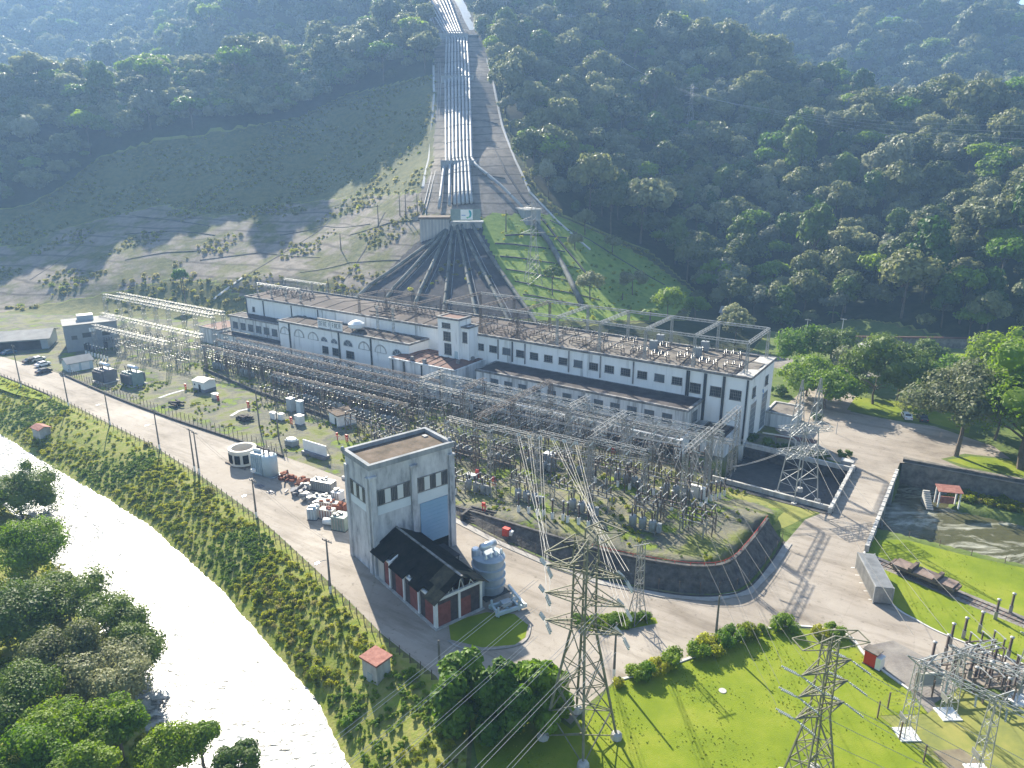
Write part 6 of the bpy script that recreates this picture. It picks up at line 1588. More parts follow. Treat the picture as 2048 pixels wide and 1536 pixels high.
# the rest of the wood reads as one mass: one object of instanced crowns
def scatter_obj(name, label, cat, pts, kinds, scales, rots, meshes):
    me = bpy.data.meshes.new(name); me.vertices.add(len(pts)); me.vertices.foreach_set('co', np.asarray(pts, np.float32).ravel())
    for nm, tp, dat in (('kind','INT',np.asarray(kinds, np.int32)),('size','FLOAT',np.asarray(scales, np.float32)),('turn','FLOAT',np.asarray(rots, np.float32))):
        a = me.attributes.new(nm, tp, 'POINT'); a.data.foreach_set('value', dat)
    me.update(); o = bpy.data.objects.new(name, me); C.objects.link(o); tag(o, label, cat, kind='stuff')
    ng = bpy.data.node_groups.new(name, 'GeometryNodeTree'); ng.interface.new_socket('Geometry', in_out='INPUT', socket_type='NodeSocketGeometry'); ng.interface.new_socket('Geometry', in_out='OUTPUT', socket_type='NodeSocketGeometry')
    N, K = ng.nodes, ng.links; gi, go_ = N.new('NodeGroupInput'), N.new('NodeGroupOutput'); jn = N.new('GeometryNodeJoinGeometry')
    def attr(nm, tp): q = N.new('GeometryNodeInputNamedAttribute'); q.data_type = tp; q.inputs[0].default_value = nm; return q.outputs[0]
    ka, sa, ta_ = attr('kind','INT'), attr('size','FLOAT'), attr('turn','FLOAT'); cx = N.new('ShaderNodeCombineXYZ'); K.new(ta_, cx.inputs[2])
    for j, src in enumerate(meshes):
        oi = N.new('GeometryNodeObjectInfo'); oi.inputs[0].default_value = src; oi.inputs[1].default_value = True
        ip = N.new('GeometryNodeInstanceOnPoints'); cmp_ = N.new('FunctionNodeCompare'); cmp_.data_type = 'INT'; cmp_.operation = 'EQUAL'; K.new(ka, cmp_.inputs[2]); cmp_.inputs[3].default_value = j
        K.new(gi.outputs[0], ip.inputs['Points']); K.new(cmp_.outputs[0], ip.inputs['Selection']); K.new(oi.outputs['Geometry'], ip.inputs['Instance']); K.new(cx.outputs[0], ip.inputs['Rotation']); K.new(sa, ip.inputs['Scale'])
        K.new(ip.outputs[0], jn.inputs[0])
    K.new(jn.outputs[0], go_.inputs[0]); md = o.modifiers.new('scatter', 'NODES'); md.node_group = ng; return o
def src_of(me):
    for o in bpy.data.objects:
        if o.data == me and o.parent: return o
def ensure(me, lab, k):                        # a real tree standing in the wood that shows this crown
    s = src_of(me)
    if s: return s
    i = rest[k]; t = mk('forest_tree', me, TRK, lab, 'tree', lab.split(' on the')[0]+'s near the foot of the slopes', (cand[i,0],cand[i,1],cz[i]), 0, scl[i]); return t.children[0]
srcs = []; kmap = {}
for k, (c_, lab, ms) in enumerate(KIND):
    for m_ in ms: kmap.setdefault(k, []).append(len(srcs)); srcs.append(ensure(m_, lab, len(srcs)))
kk = [kmap[kd[i]][rg.randint(len(kmap[kd[i]]))] for i in rest]
scatter_obj('forest', 'dense mixed forest covering the hillsides behind the plant', 'forest', np.stack([cand[rest,0],cand[rest,1],cz[rest]-.4],1), kk, scl[rest], rg.uniform(0,6.28,len(rest)), srcs)

# ------------------------------------------------------------------ scrub and tussocks
def tuft(name, seed, r, h, n, ls, m, lobes=5):
    return crown(name, seed, r, h*.6, h*.35, lobes, r*.5, n, ls, m, core=0, flat=.6, up=.6)
def bush_thing(name, me, label, cat, loc, s=1.0, rz=0, group=None):
    o = bpy.data.objects.new(name, me); C.objects.link(o); o.location = loc; o.scale = (s,s,s); o.rotation_euler = (0,0,rz); return tag(o, label, cat, group)
TS = [tuft('shrub',31,1.0,1.1,160,.42,'leaf_scrub'), tuft('shrub',32,1.3,.9,180,.42,'leaf_scrub',7), tuft('shrub',33,.9,1.5,160,.4,'leaf_bank'), tuft('shrub',34,1.2,1.2,200,.42,'leaf_bank',7), tuft('shrub',35,1.1,1.3,190,.4,'leaf_bright')]
# bank scrub
B = []
while len(B) < 6500:
    a = rg.uniform(-15, 215); t_b = rg.rand()
    ro, rr, rl = (float(_ti(T, a)) for T in (RO, RR, RL))
    if rg.rand() < .8:
        b_ = ro+1.4+(rr-ro-1.6)*t_b; dens = .5+.5*math.sin(a*.21+b_*.4)*math.sin(b_*.33+a*.07)
        if rg.rand() > .3+.6*dens or (105 < a < 142 and b_ < 78 and rg.rand() < .75): continue
    else: b_ = rl+.4+rg.rand()*26
    p = W(-a,-b_); B.append((p.x,p.y,1.0 if b_ < rl else 1.5))
B = np.array(B); bz = ground(B[:,0], B[:,1]); ax = -((B[:,0]-OX)*EX[0]+(B[:,1]-OY)*EX[1])
patch_ = np.sin(ax*.13)+np.sin(B[:,1]*.19+1)
bk_ = np.where(patch_ > 1.1, 4, np.where(rg.rand(len(B)) < .12, rg.choice([0,1],len(B)), rg.choice([2,3],len(B))))
shr = []
for j, (me_, (px, py)) in enumerate(zip(TS, [(300,905),(420,1000),(520,1180),(640,1330),(700,1420)])):
    p = P(px,py,-1.5); shr.append(bush_thing('shrub', me_, f'low shrub on the riverbank slope, {["pale one near the fence","brownish one below the twin poles","fresh green one in mid slope","rounded green one lower down","bright one near the red-roofed hut"][j]}', 'shrub', (p.x,p.y,gz(p.x,p.y)), .9))
scatter_obj('bank_scrub', 'tangled low scrub covering both banks of the bright river', 'scrub', np.stack([B[:,0],B[:,1],bz-.05],1), bk_, rg.uniform(.14,.46,len(B))*B[:,2], rg.uniform(0,6.28,len(B)), shr)
# tussocks on the open slope left of the pipes
T_ = []
for Y in np.arange(262, 520, 2.5):
    for X in np.arange(-260, 120, 2.5): T_.append((X+rg.uniform(-1.2,1.2), Y+rg.uniform(-1.2,1.2)))
T_ = np.array(T_); tz = ground(T_[:,0], T_[:,1]); tpx, tpy = proj(T_[:,0], T_[:,1], tz)
inp = inpoly(tpx, tpy, POL_BARE) & (T_[:,1] > np.interp(T_[:,0], FX, FY)+4)
pv_ = inpoly(tpx, tpy, POL_PAVE); cr_ = inpoly(tpx, tpy, POL_CORR) | inpoly(tpx, tpy, POL_LAWN); fn_ = inpoly(tpx, tpy, POL_FAN)
nz_ = np.sin(T_[:,0]*.09+T_[:,1]*.05)*np.sin(T_[:,1]*.11-T_[:,0]*.04)+.5*np.sin(T_[:,0]*.23+1)*np.sin(T_[:,1]*.21)
ok = inp & ~cr_ & ((~pv_ & ~fn_ & (nz_ > -.35) & (rg.rand(len(T_)) < .7)) | (pv_ & (nz_ > .32) & (rg.rand(len(T_)) < .8)) | (fn_ & (nz_ > .55) & (rg.rand(len(T_)) < .5)))
T_, tz = T_[ok], tz[ok]
scatter_obj('slope_scrub', 'pale lumpy tussocks and scrub on the open slope left of the pipes', 'scrub', np.stack([T_[:,0],T_[:,1],tz-.05],1), rg.choice([0,1,2,3],len(T_),p=[.5,.38,.06,.06]), rg.uniform(.4,1.1,len(T_)), rg.uniform(0,6.28,len(T_)), shr)
# rough grass in the yard
Yd = np.stack([rg.uniform(-160, 12, 2600), rg.uniform(-57, -22, 2600)], 1)
ynz = np.sin(Yd[:,0]*.22)*np.sin(Yd[:,1]*.31+1)+.5*np.sin(Yd[:,0]*.5+Yd[:,1]*.3)
Yd = Yd[ynz > .25]; yw = np.array([W(x,y).xy for x, y in Yd]); yz = ground(yw[:,0], yw[:,1])
scatter_obj('yard_weeds', 'ankle-high weeds growing between the yard equipment', 'weeds', np.stack([yw[:,0],yw[:,1],yz-.05],1), rg.choice([2,3,4],len(yw)), rg.uniform(.16,.42,len(yw)), rg.uniform(0,6.28,len(yw)), shr)

# grass tufts that roughen the mown lawns
LP = [[(-9.6,82.2),(-14,75.9),(-20.4,64.8),(-23.6,60.0),(-30.4,57.3),(-33.9,61.2),(-38.8,64.4),(-41,67.2),(-36.5,70.6),(-50,79),(-62,90),(-40,122),(-22,111),(-3,101),(1,97),(2,91.5),(-8.8,91.6)],[(-29.8,26),(-29.8,35),(-34.6,45.5),(-42,49.6),(-50,50.6),(-60,51),(-60,25.6),(-52,24.8),(-42,25.6)]]
G_ = []
while len(G_) < 5000:
    q = LP[0] if rg.rand() < .7 else LP[1]; a, b_ = rg.uniform(-62, 3), rg.uniform(24, 122)
    if inpoly([a],[b_],q)[0] and math.sin(a*.5+b_*.3)+math.sin(b_*.7-a*.2)+rg.randn()*.7 > .2: p = W(-a,-b_); G_.append((p.x,p.y,0.0))
scatter_obj('lawn_tufts', 'small tufts and clover patches in the mown lawns', 'grass', G_, rg.choice([2,3,4],len(G_),p=[.3,.3,.4]), rg.uniform(.03,.075,len(G_)), rg.uniform(0,6.28,len(G_)), shr)
kn = []
for X in np.arange(-5, 110, 3.2):
    for Y in np.arange(225, 330, 3.2):
        x_, y_ = X+rg.uniform(-1.5,1.5), Y+rg.uniform(-1.5,1.5); z_ = gz(x_,y_); q = proj(x_,y_,z_)
        if inpoly([q[0]],[q[1]],POL_LAWN)[0] and rg.rand() < .45: kn.append((x_,y_,z_-.05))
scatter_obj('knoll_weeds', 'rough weeds scattered over the terraced green knoll', 'weeds', kn, rg.choice([2,3,4],len(kn)), rg.uniform(.25,.8,len(kn)), rg.uniform(0,6.28,len(kn)), shr)

# ------------------------------------------------------------------ single trees near the camera
NB = {}
def bigtree(px, py, zt, r, label, m, seed, cat='tree', z=0, leaf=.5, n=5200, hz=None, lobes=36, name='tree', trunk_h=None, flat=.5, tr=.28, Y=None):
    p = P(px, py, z) if Y is None else Vector((*AY(px,py,Y)[:2], z)); g = gz(p.x,p.y); g = min(g, z) if z else g
    hz = hz or r*.8; zc = zt-hz*1.0-g
    me_ = crown('crown', seed, r, hz, zc, lobes, r*.36, n, leaf, m, core=.66, flat=flat, drop=1.0)
    tm = trunk('trunk', max(1.2, trunk_h or zc*.75), tr, seed, r*.6, 7)
    return mk(name, me_, tm, label, cat, None, (p.x,p.y,g-.1), 0, 1)
bigtree(1745,808,19,9,'large dark round tree standing on the grass island of the car park','leaf_dark',41,n=6500,hz=8.2,trunk_h=5)
bigtree(1612,792,10,7,'bright broad-crowned tree right of the powerhouse end','leaf_bright',42,n=4200,hz=2.8,trunk_h=4)
bigtree(1650,815,9.5,6.5,'smaller bright spreading tree beside the twin-peaked pylon','leaf_bright',43,n=3800,hz=2.4,trunk_h=4)
bigtree(1600,735,12.5,7,'green shade tree behind the powerhouse corner','leaf_bright',44,n=3600,hz=3.6)
bigtree(1660,740,13,7,'second green shade tree behind the powerhouse corner','leaf_dark',45,n=3400,hz=3.4)
bigtree(1695,760,11,6,'small dark tree between the shade trees and the round tree','leaf_pale',46,n=2600)
bigtree(1795,800,15.5,7.5,'dark tree merging with the right side of the round tree','leaf_dark',47,n=4200,hz=5)
bigtree(1912,912,21,8.5,'tall grey-green tree with a visible leaning trunk by the stream wall','leaf_pale',48,n=7000,hz=6,trunk_h=10,lobes=30,leaf=.6,tr=.45)
bigtree(2040,938,27,11,'very large bright green tree at the right edge of the car park','leaf_bright',49,n=11000,hz=11,trunk_h=8,lobes=44,leaf=.6,tr=.6)
bigtree(1990,880,19,9.5,'dark lower tree behind the very large bright tree','leaf_dark',50,n=7000,hz=7.5,trunk_h=6,lobes=36,leaf=.6)
bigtree(2020,800,20,10,'bright tree rising behind the right edge trees','leaf_bright',51,n=7000,hz=8,lobes=34,leaf=.7)
bigtree(1885,805,12,6.5,'bright rounded tree between the round dark tree and the leaning tree','leaf_bright',53,n=5000,hz=5)
bigtree(1960,790,13,7,'bright tree behind the leaning grey-green tree','leaf_bright',54,n=5000,hz=5.5)
bigtree(1850,740,10,5.5,'small dark tree near the brown boundary wall','leaf_dark',55,n=3000,hz=4)
bigtree(1560,650,9,5,'dark tree at the foot of the wooded slope behind the powerhouse','leaf_dark',52,n=3000)
for k, (px, py, h, r, m, lab) in enumerate([(1180,600,9,4.6,'leaf_pale','pale tree at the lower edge of the green knoll'),(1265,590,9,4.8,'leaf_pale','pale rounded tree on the right part of the knoll'),(1335,640,10,5.6,'leaf_bright','bright green bushy tree behind the powerhouse roof'),(1390,640,8,4.4,'leaf_bright','bright green bush beside the bushy tree behind the roof'),(1105,590,10,3.2,'leaf_dark','slim dark tree on the knoll beside the pylon'),(1170,470,9,4.5,'leaf_pale','tree at the upper right edge of the knoll'),(1225,510,8,4,'leaf_forest','dark tree in the upper right of the knoll'),(1150,500,6,3.2,'leaf_pale','low pale tree in the middle of the knoll'),(365,585,9,3.0,'leaf_bright','small green tree on the paved slope left of the powerhouse'),(1440,625,9,4.4,'leaf_pale','pale tree left of the small white house')]):
    c = RG(px,py); me_ = crown('crown', 60+k, r, r*.7, h-r*.6, 16, r*.4, 1900, .6, m); mk('tree', me_, TRK, lab, 'tree', None, (c.x,c.y,c.z-.2), 0, 1)
# row of columnar dark trees is absent; foreground bush
def clump(px, py, z, r, h, label, m, seed, n=6000, leaf=.42, lobes=30, Y=None):
    p = P(px,py,z); me_ = crown('foliage', seed, r, h*.62, h*.42, lobes, r*.33, n, leaf, m, core=.7, flat=.6, drop=.5)
    return bush_thing('bush', me_, label, 'bush', (p.x,p.y,gz(p.x,p.y)-.1))
clump(930,1440,0,3.4,8.0,'big glossy dark bush cluster behind the tall pylon, left part','leaf_bush',71,n=6500,leaf=.62)
clump(1010,1450,0,3.6,9.0,'big glossy dark bush cluster behind the tall pylon, middle part','leaf_bush',72,n=7000,leaf=.62)
clump(1085,1435,0,3.2,8.4,'big glossy dark bush cluster behind the tall pylon, right part','leaf_bush',73,n=6500,leaf=.62)
clump(1040,1395,0,2.4,5.2,'bright-tipped bush behind the glossy bush cluster','leaf_bright',74,n=3600)
hb = [(1238,1362,.8),(1268,1352,1.4),(1292,1344,1.5),(1318,1335,1.4),(1350,1326,1.7),(1395,1304,1.5),(1415,1296,1.6),(1440,1286,1.6),(1470,1275,1.6),(1495,1266,1.5),(1525,1257,.9),(1568,1253,1.8),(1640,1262,1.2),(1668,1262,1.3)]
for k, (px, py, s) in enumerate(hb):
    p = P(px,py+8); me_ = crown('foliage', 100+k, 1.25, .8, .8, 12, .55, 1100, .22, 'leaf_bright' if k % 3 else 'leaf_bank', core=.75, flat=.7)
    bush_thing('hedge_bush', me_, f'clipped green bush in the hedge row along the bright lawn, {ORD[k]} from the left', 'bush', (p.x,p.y,-.1), s*.72, k, 'hedge bushes along the lawn')
for k, (a, b_) in enumerate([(-.4,74.6),(-1.8,73.4),(-3.2,72.2),(-4.6,71.2),(-6,70.2),(-7.3,69.2),(-2.9,73.6),(-4.5,72.2),(-6.2,71)]):
    p = W(-a,-b_); me_ = crown('foliage', 130+k, 1.0, .5, .55, 10, .45, 900, .2, 'leaf_bright', core=.75, flat=.6)
    bush_thing('hedge_bush', me_, 'low bright bush packed on the narrow traffic island', 'bush', (p.x,p.y,-.05), 1.0, k, 'bushes on the traffic island')
for k, (px, py, s) in enumerate([(1500,885,1.5),(1540,895,1.4),(1575,905,1.3),(1640,915,1.4),(1690,912,1.1),(1560,790,2.0),(1575,840,1.5),(1630,840,1.4)]):
    p = P(px,py); me_ = crown('foliage', 150+k, 1.5, .8, .7, 10, .6, 700, .28, 'leaf_dark', core=.7)
    bush_thing('hedge_bush', me_, f'dark green clipped shrub in the beds at the powerhouse end, {ORD[k]} from the left', 'bush', (p.x,p.y,-.1), s*.8, k, 'shrubs at the powerhouse end')
# left-bank trees in the foreground
lt = [(35,985,3.5,7.0,'leaf_dark','dark tree at the left edge, uppermost of the foreground trees'),(60,1090,4.5,6.4,'leaf_bright','bright yellow-green tree below the uppermost dark tree at the left edge'),(130,1190,4,5.4,'leaf_dark','dark dense tree left of the river, third from the top'),(30,1230,5.2,6.2,'leaf_dark','dark tree at the left edge in the middle of the foreground group'),(215,1245,3.2,4.8,'leaf_dark','dark tree crown leaning over the bright river'),(262,1285,2.6,3.6,'leaf_dark','small dark tree closest to the river'),(130,1310,5,5.2,'leaf_forest','olive tree in the middle of the foreground group'),(220,1350,4.2,4.8,'leaf_pale','grey-green tree above the bright lower trees'),(40,1400,6,5.0,'leaf_dark','dark tree at the left edge near the bottom'),(120,1450,5.5,4.0,'leaf_bright','bright green tree near the bottom left corner'),(230,1440,4.2,3.2,'leaf_bright','bright green tree right of the bottom left corner'),(50,1510,6.5,3.6,'leaf_bright','bright tree in the bottom left corner'),(165,1525,6,3.0,'leaf_bright','bright bush at the bottom edge left of the bare patch'),(335,1500,2.2,3.6,'leaf_bright','fresh green tree at the bottom beside the river'),(400,1475,1.2,2.2,'leaf_bright','low green tree at the water edge near the bottom'),(475,1520,1.4,2.4,'leaf_dark','thin open tree standing against the bright water')]
for k, (px, py, zt, r, m, lab) in enumerate(lt):
    zc = zt-r*.4; p = P(px,py,zc)
    g = gz(p.x,p.y); g = max(g,-4.6)
    me_ = crown('crown', 200+k, r*.9, r*.7, zc-g, 28 if r > 3 else 16, r*.34, int(2100*r), .28, m, core=.62, flat=.55, drop=.4)
    tm = trunk('trunk', max(1.5,(zc-g)*.7), .2, 200+k, r*.6, 7)
    mk('tree', me_, tm, lab, 'tree', None, (p.x,p.y,g-.2), 0, 1)
# banana-like plants at the wood edge, vines on the stream wall
for k, (px, py, s) in enumerate([(1300,640,1.6),(1585,640,1.5),(1245,600,1.2),(1665,640,1.2)]):
    c = RG(px,py); mb = MB(); rq = random.Random(k)
    for q in range(9):
        a = q*.7; l = rq.uniform(2.2,3.4); w_ = .38
        prev = None
        for j in range(5):
            f = j/4; cpt = Vector((math.cos(a)*l*f, math.sin(a)*l*f, 2.0+2.2*f-2.6*f*f)); sd = Vector((-math.sin(a),math.cos(a),0))*w_*math.sin(math.pi*min(.95,f+.12))
            if prev: mb.add([prev[0],prev[1],cpt+sd,cpt-sd], [(0,1,2,3)])
            prev = (cpt-sd, cpt+sd)
    t = thing('banana_plant', f'broad-leaved banana plant at the wood edge, {ORD[k]} of four', 'plant', (c.x,c.y,c.z), 0); t.scale = (s,s,s)
    mb.build('leaf', 'leaf_bright', t); MB().lathe([(.2,-.2),(.14,2.1)], 6).build('stem', 'bark', t)
V = []
for k in range(420):
    x = rg.uniform(38, 85); y = rg.uniform(6.0, 9.6); p = W(x,y)
    V.append((p.x,p.y,gz(p.x,p.y)))
scatter_obj('ledge_scrub', 'weeds and scrub on the ledge under the dark stone wall', 'scrub', V, rg.choice([0,2,3],len(V)), rg.uniform(.3,.9,len(V)), rg.uniform(0,6.28,len(V)), shr)
# ------------------------------------------------------------------ scrap yard beside the road
def at(px, py): p = P(px, py); return (p.x, p.y, 0)
rt = thing('turbine_casing', 'round cream turbine casing with dark openings standing on the road', 'turbine casing', at(488,926), YAW)
n = 40; mb = MB(); rin, ro_ = 2.1, 2.75
ring = lambda r, z: [(r*math.cos(2*math.pi*k/n), r*math.sin(2*math.pi*k/n), z) for k in range(n)]
vs = ring(ro_*.96,.25)+ring(ro_*.96,2.9)+ring(ro_,2.9)+ring(ro_,3.5)+ring(rin,3.5)+ring(rin,.3)
mb.add(vs, [(j*n+k, j*n+(k+1) % n, (j+1)*n+(k+1) % n, (j+1)*n+k) for j in range(5) for k in range(n)]); mb.build('shell', 'cream', rt)
for k in range(10):
    a = 2*math.pi*(k+.3)/10; m = MB().box(-.55,.55,-.06,.06,.8,2.6); o = m.build('opening', 'roof_black', rt); o.location = (math.cos(a)*ro_*.97, math.sin(a)*ro_*.97, 0); o.rotation_euler = (0,0,a+R(90))
MB().lathe([(1.9,.0),(1.9,.3)], 24).build('inner_floor', 'rust', rt); m = MB()
for k in range(5): m.bar((-3.2,-2+k,.12),(3.2,-2+k,.12),.3,.25)
m.build('skid', 'wood_post', rt)
t = thing('transformer', 'tall pale blue transformer with dark bushings standing among the scrap', 'transformer', at(535,948), YAW+R(8))
MB().lathe([(1.5,.2),(1.5,4.1),(1.35,4.3)], 20, (.9,0,0)).build('tank', 'paint_blue', t, True)
MB().cb(-1.6,0,.2,2.6,2.2,4.2).build('body', 'paint_blue', t); MB().cb(0,0,-.1,5.8,2.6,.28).build('skid', 'paint_grey', t)
r_ = MB()
for k in range(5): r_.cb(-2.6+k*.5,-1.25,.6,.12,.28,3.4)
r_.build('radiator', 'paint_blue', t); MB().tube([(-2.9,0,4.75),(-1.2,0,4.75)], .35, 10).build('conservator', 'white_paint', t)
for k in range(5): inst('bushing', ins_mesh(1.5,.15,7), t, (-.6+.6*k,(.4,-.4)[k % 2],4.25), (R(6-3*k),R(-8+4*k),0))
bb = P(631,912); t = thing('billboard', 'long white panel on a dark base at the yard fence', 'panel', (bb.x,bb.y,0), YAW+R(0))
MB().box(-3.5,3.5,-.12,.12,.75,3.0).build('panel', 'white_paint', t); MB().box(-3.3,3.5,-.9,.9,.1,.745).build('base', 'paint_dgrey', t)
f = MB()
for x in (-3.4,0,3.4): f.bar((x,.15,2.6),(x,1.2,.0),.1)
f.build('brace', 'steel', t)
wb = P(584,890); t = thing('water_tank', 'white box tank with a grey base beside the long white panel', 'tank', (wb.x,wb.y,0), YAW)
MB().cb(0,0,.1,2.6,1.8,1.1).build('body', 'paint_grey', t); MB().lathe([(1.45,1.2),(1.3,1.55),(.7,1.7)], 8, sy=.75).build('lid', 'white_paint', t)
def scrap(kind, label, px, py, l, w_, h, m, m2=None, rz=0, fn=None):
    t = thing(kind, label, 'scrap', at(px,py), YAW+rz)
    MB().cb(0,0,.12,l,w_,h).build('body', m, t); rb_ = MB(); n = max(3,int(l/.45))
    for k in range(n): x = -l/2+l*(k+.5)/n; rb_.cb(x,-w_/2-.06,.25,.12,.11,h-.25); rb_.cb(x,w_/2+.06,.25,.12,.11,h-.25)
    rb_.build('rib', m2 or m, t); MB().cb(0,0,-.05,l+.2,w_+.2,.16).build('skid', 'pipe_dark', t)
    tp = MB(); rq = random.Random(px)
    for k in range(4): tp.cb(rq.uniform(-l*.35,l*.35),rq.uniform(-w_*.3,w_*.3),h+.122,rq.uniform(.3,.8),rq.uniform(.2,.6),rq.uniform(.15,.45))
    tp.build('fitting', m2 or 'steel', t); return t
def heap(label, px, py, r, m, seed, n=14):
    t = MB(); rq = random.Random(seed)
    for k in range(n):
        c = Vector((rq.uniform(-r,r),rq.uniform(-r*.6,r*.6),rq.uniform(.1,.9)))
        if k % 3 == 0:
            rr = rq.uniform(.35,.7); ax = Vector((rq.uniform(-.4,.4),rq.uniform(-.4,.4),1)).normalized(); t.tube([c, c+ax*rq.uniform(.15,.5)], rr, 12)
        elif k % 3 == 1: t.bar(c, c+Vector((rq.uniform(-1.4,1.4),rq.uniform(-1.4,1.4),rq.uniform(-.2,.9))), rq.uniform(.12,.3))
        else: t.cb(c.x,c.y,0,rq.uniform(.4,1.1),rq.uniform(.4,.9),rq.uniform(.4,1.2))
    o = tag(t.build('scrap_heap', m), label, 'scrap'); p = at(px,py); o.location = p; o.rotation_euler = (0,0,YAW); return o
heap('heap of rusty coils and wheels nearest the pale blue transformer', 574, 958, 1.5, 'rust', 1)
heap('rusty machine parts with a tall shaft behind the dark drums', 604, 968, 1.8, 'rust', 2)
heap('dark drums and cable reels at the road side of the scrap', 592, 985, 1.6, 'paint_dgrey', 3)
heap('grey metal oddments in front of the radiators', 622, 1002, 1.7, 'steel', 4)
scrap('switch_rack', 'low white frame with square holes among the drums', 612, 978, 2.0, .9, .8, 'white_paint', 'steel', R(20))
scrap('radiator_bank', 'long light grey radiator bank at the back of the scrap yard', 648, 980, 4.6, 1.8, 1.9, 'steel', 'steel_white', R(12))
scrap('radiator_bank', 'pair of grey radiator panels lying flat in the middle of the scrap', 648, 1002, 4.2, 1.6, .8, 'paint_grey', 'steel', R(18))
scrap('steel_box', 'rust-topped long steel box in the scrap yard', 655, 1018, 4.4, 1.2, 1.4, 'cream', 'rust', R(20))
scrap('steel_box', 'pale blue-grey steel box at the road edge of the scrap', 628, 1036, 1.6, 1.8, 2.0, 'paint_bluegrey', 'paint_blue', R(25))
scrap('steel_box', 'pale orange-topped crate beside the white drum', 656, 1036, 2.6, 1.4, 1.7, 'cream', 'tile_red', R(18))
scrap('radiator_bank', 'tall grey-green finned radiator bank against the grey tower', 684, 1056, 2.6, 2.4, 2.4, 'paint_green', 'steel', R(15))
scrap('steel_box', 'white steel cabinet lying at the back near the grey tower', 676, 1000, 1.8, 1.6, 1.7, 'white_paint', 'steel', R(10))
scrap('steel_box', 'rusty brown cabinet against the grey tower wall', 680, 1022, 2.2, 1.5, 1.3, 'rust', 'rust', R(15))
t = thing('drum', 'white drum lying on its side at the front of the scrap', 'drum', at(660,1050), YAW+R(18)); MB().tube([(-1.1,0,.65),(1.1,0,.65)], .6, 14).build('shell', 'white_paint', t, True); MB().tube([(1.103,0,.65),(1.14,0,.65)], .45, 12).build('end_cap', 'steel', t)
for k,(px,py) in enumerate(((520,972),(542,985))):
    t = tag(MB().cb(0,0,0,1.6,.9,.12).cb(0,0,.121,.9,.5,.15).build('steel_plate','paint_dgrey'), f'dark steel plate lying on the road by the transformer, {["left","right"][k]} one', 'plate'); t.location = at(px,py); t.rotation_euler = (0,0,YAW)
t = thing('floodlight', 'small white floodlight box on a stand beside the transformer', 'lamp', at(508,955), YAW); MB().cb(0,0,1.2,.8,.6,.6).build('lamp_head','white_paint',t); MB().cb(0,0,-.1,.12,.12,1.3).build('stand','steel',t)
# big silver transformer beside the shed, and the skid in front of it
t = thing('transformer', 'large silver-blue ribbed transformer beside the brick shed', 'transformer', (-3.4,91.6,0), ta)
pf = [(1.95,.2),(1.95,1.2),(2.15,1.3),(2.15,1.5),(1.95,1.6),(1.95,2.5),(2.15,2.6),(2.15,2.8),(1.95,2.9),(1.95,3.8),(2.15,3.9),(2.15,4.1),(1.95,4.2),(1.95,5.1),(2.1,5.2),(2.1,5.5),(1.7,5.7)]
MB().lathe(pf, 24, sx=1.1, sy=1.25).build('tank', 'paint_bluegrey', t); MB().tube([(-.9,.4,6.75),(1.5,.4,6.75)], .55, 14).build('conservator', 'silver', t, True)
s_ = MB()
for x in (-.6,1.2): s_.cb(x,.4,5.5,.2,.3,.8)
s_.build('bracket', 'silver', t); MB().lathe([(.6,5.6),(.6,6.5),(.45,6.7)], 12, (-1.5,1.0,0)).build('turret', 'silver', t)
for k in range(4): MB().lathe([(.28,5.5),(.28,5.9),(.12,6.4)], 8, (-1.2+.9*k,-1.1,0)).build('bushing', 'silver', t)
MB().cb(0,0,-.1,4.8,5.2,.29).build('skid', 'pipe_dark', t); MB().cb(-2.3,-1.2,.5,.5,1.2,2.4).build('control_box', 'paint_bluegrey', t)
t = thing('steel_skid', 'pale blue steel skid frame with uprights on the lawn edge beside the shed', 'frame', (-.4,86.6,0), ta-R(10))
f = MB(); f.bar((-2.6,-1,.5),(2.2,-1,.5),.35,.5).bar((-2.6,1,.5),(2.2,1,.5),.35,.5)
for x in (-2.2,-.6,1): f.bar((x,-1,.55),(x,1,.55),.3,.4)
f.build('frame', 'paint_blue', t); MB().bar((1.2,-2.2,1.5),(1.2,2.4,1.9),.3,.5).build('crossbeam', 'white_paint', t)
u = MB()
for x, y in ((-2.2,-1),(-2.2,1),(1,-1),(1,1)): u.cb(x,y,0,.25,.25,1.5)
u.build('upright', 'paint_blue', t); MB().cb(-.5,0,.8,1.4,1.0,.6).build('motor', 'paint_bluegrey', t)
# container and railcar
c0 = P(1752,1172)
t = thing('container', 'grey metal container standing at the lawn edge by the road', 'container', (52.7,92.2,0), math.atan2(97.1-87.8,53.3-52.6)-R(90)+R(-6))
b = MB().box(-1.22,1.22,-4.6,4.6,.15,2.7); b.build('body', 'steel', t); rb = MB()
for k in range(34): y = -4.45+k*.27; rb.box(-1.27,-1.223,y,y+.13,.3,2.55); rb.box(1.223,1.27,y,y+.13,.3,2.55)
for k in range(30): y = -4.4+k*.3; rb.box(-1.1,1.1,y,y+.15,2.703,2.73)
rb.build('corrugation', 'steel', t); fr = MB()
for x in (-1.2,1.2):
    for y in (-4.62,4.62): fr.cb(x,y,.0,.16,.16,2.75)
fr.build('corner_post', 'steel_white', t)
for s in (-1,1):
    d = MB().box(min(s*.02,s*1.1),max(s*.02,s*1.1),-4.66,-4.603,.25,2.6); d.box(s*.5-.03,s*.5+.03,-4.70,-4.661,.3,2.55); d.build('door', 'steel', t)
m0 = (tr0*.73+tr1*.27); t = thing('railcar', 'dark timber flat railcar standing on the track across the lawn', 'railcar', (m0.x,m0.y,.15), math.atan2(tv.y,tv.x))
MB().box(-4.4,4.4,-1.3,1.3,.75,1.0).build('deck', 'timber', t); dk = MB()
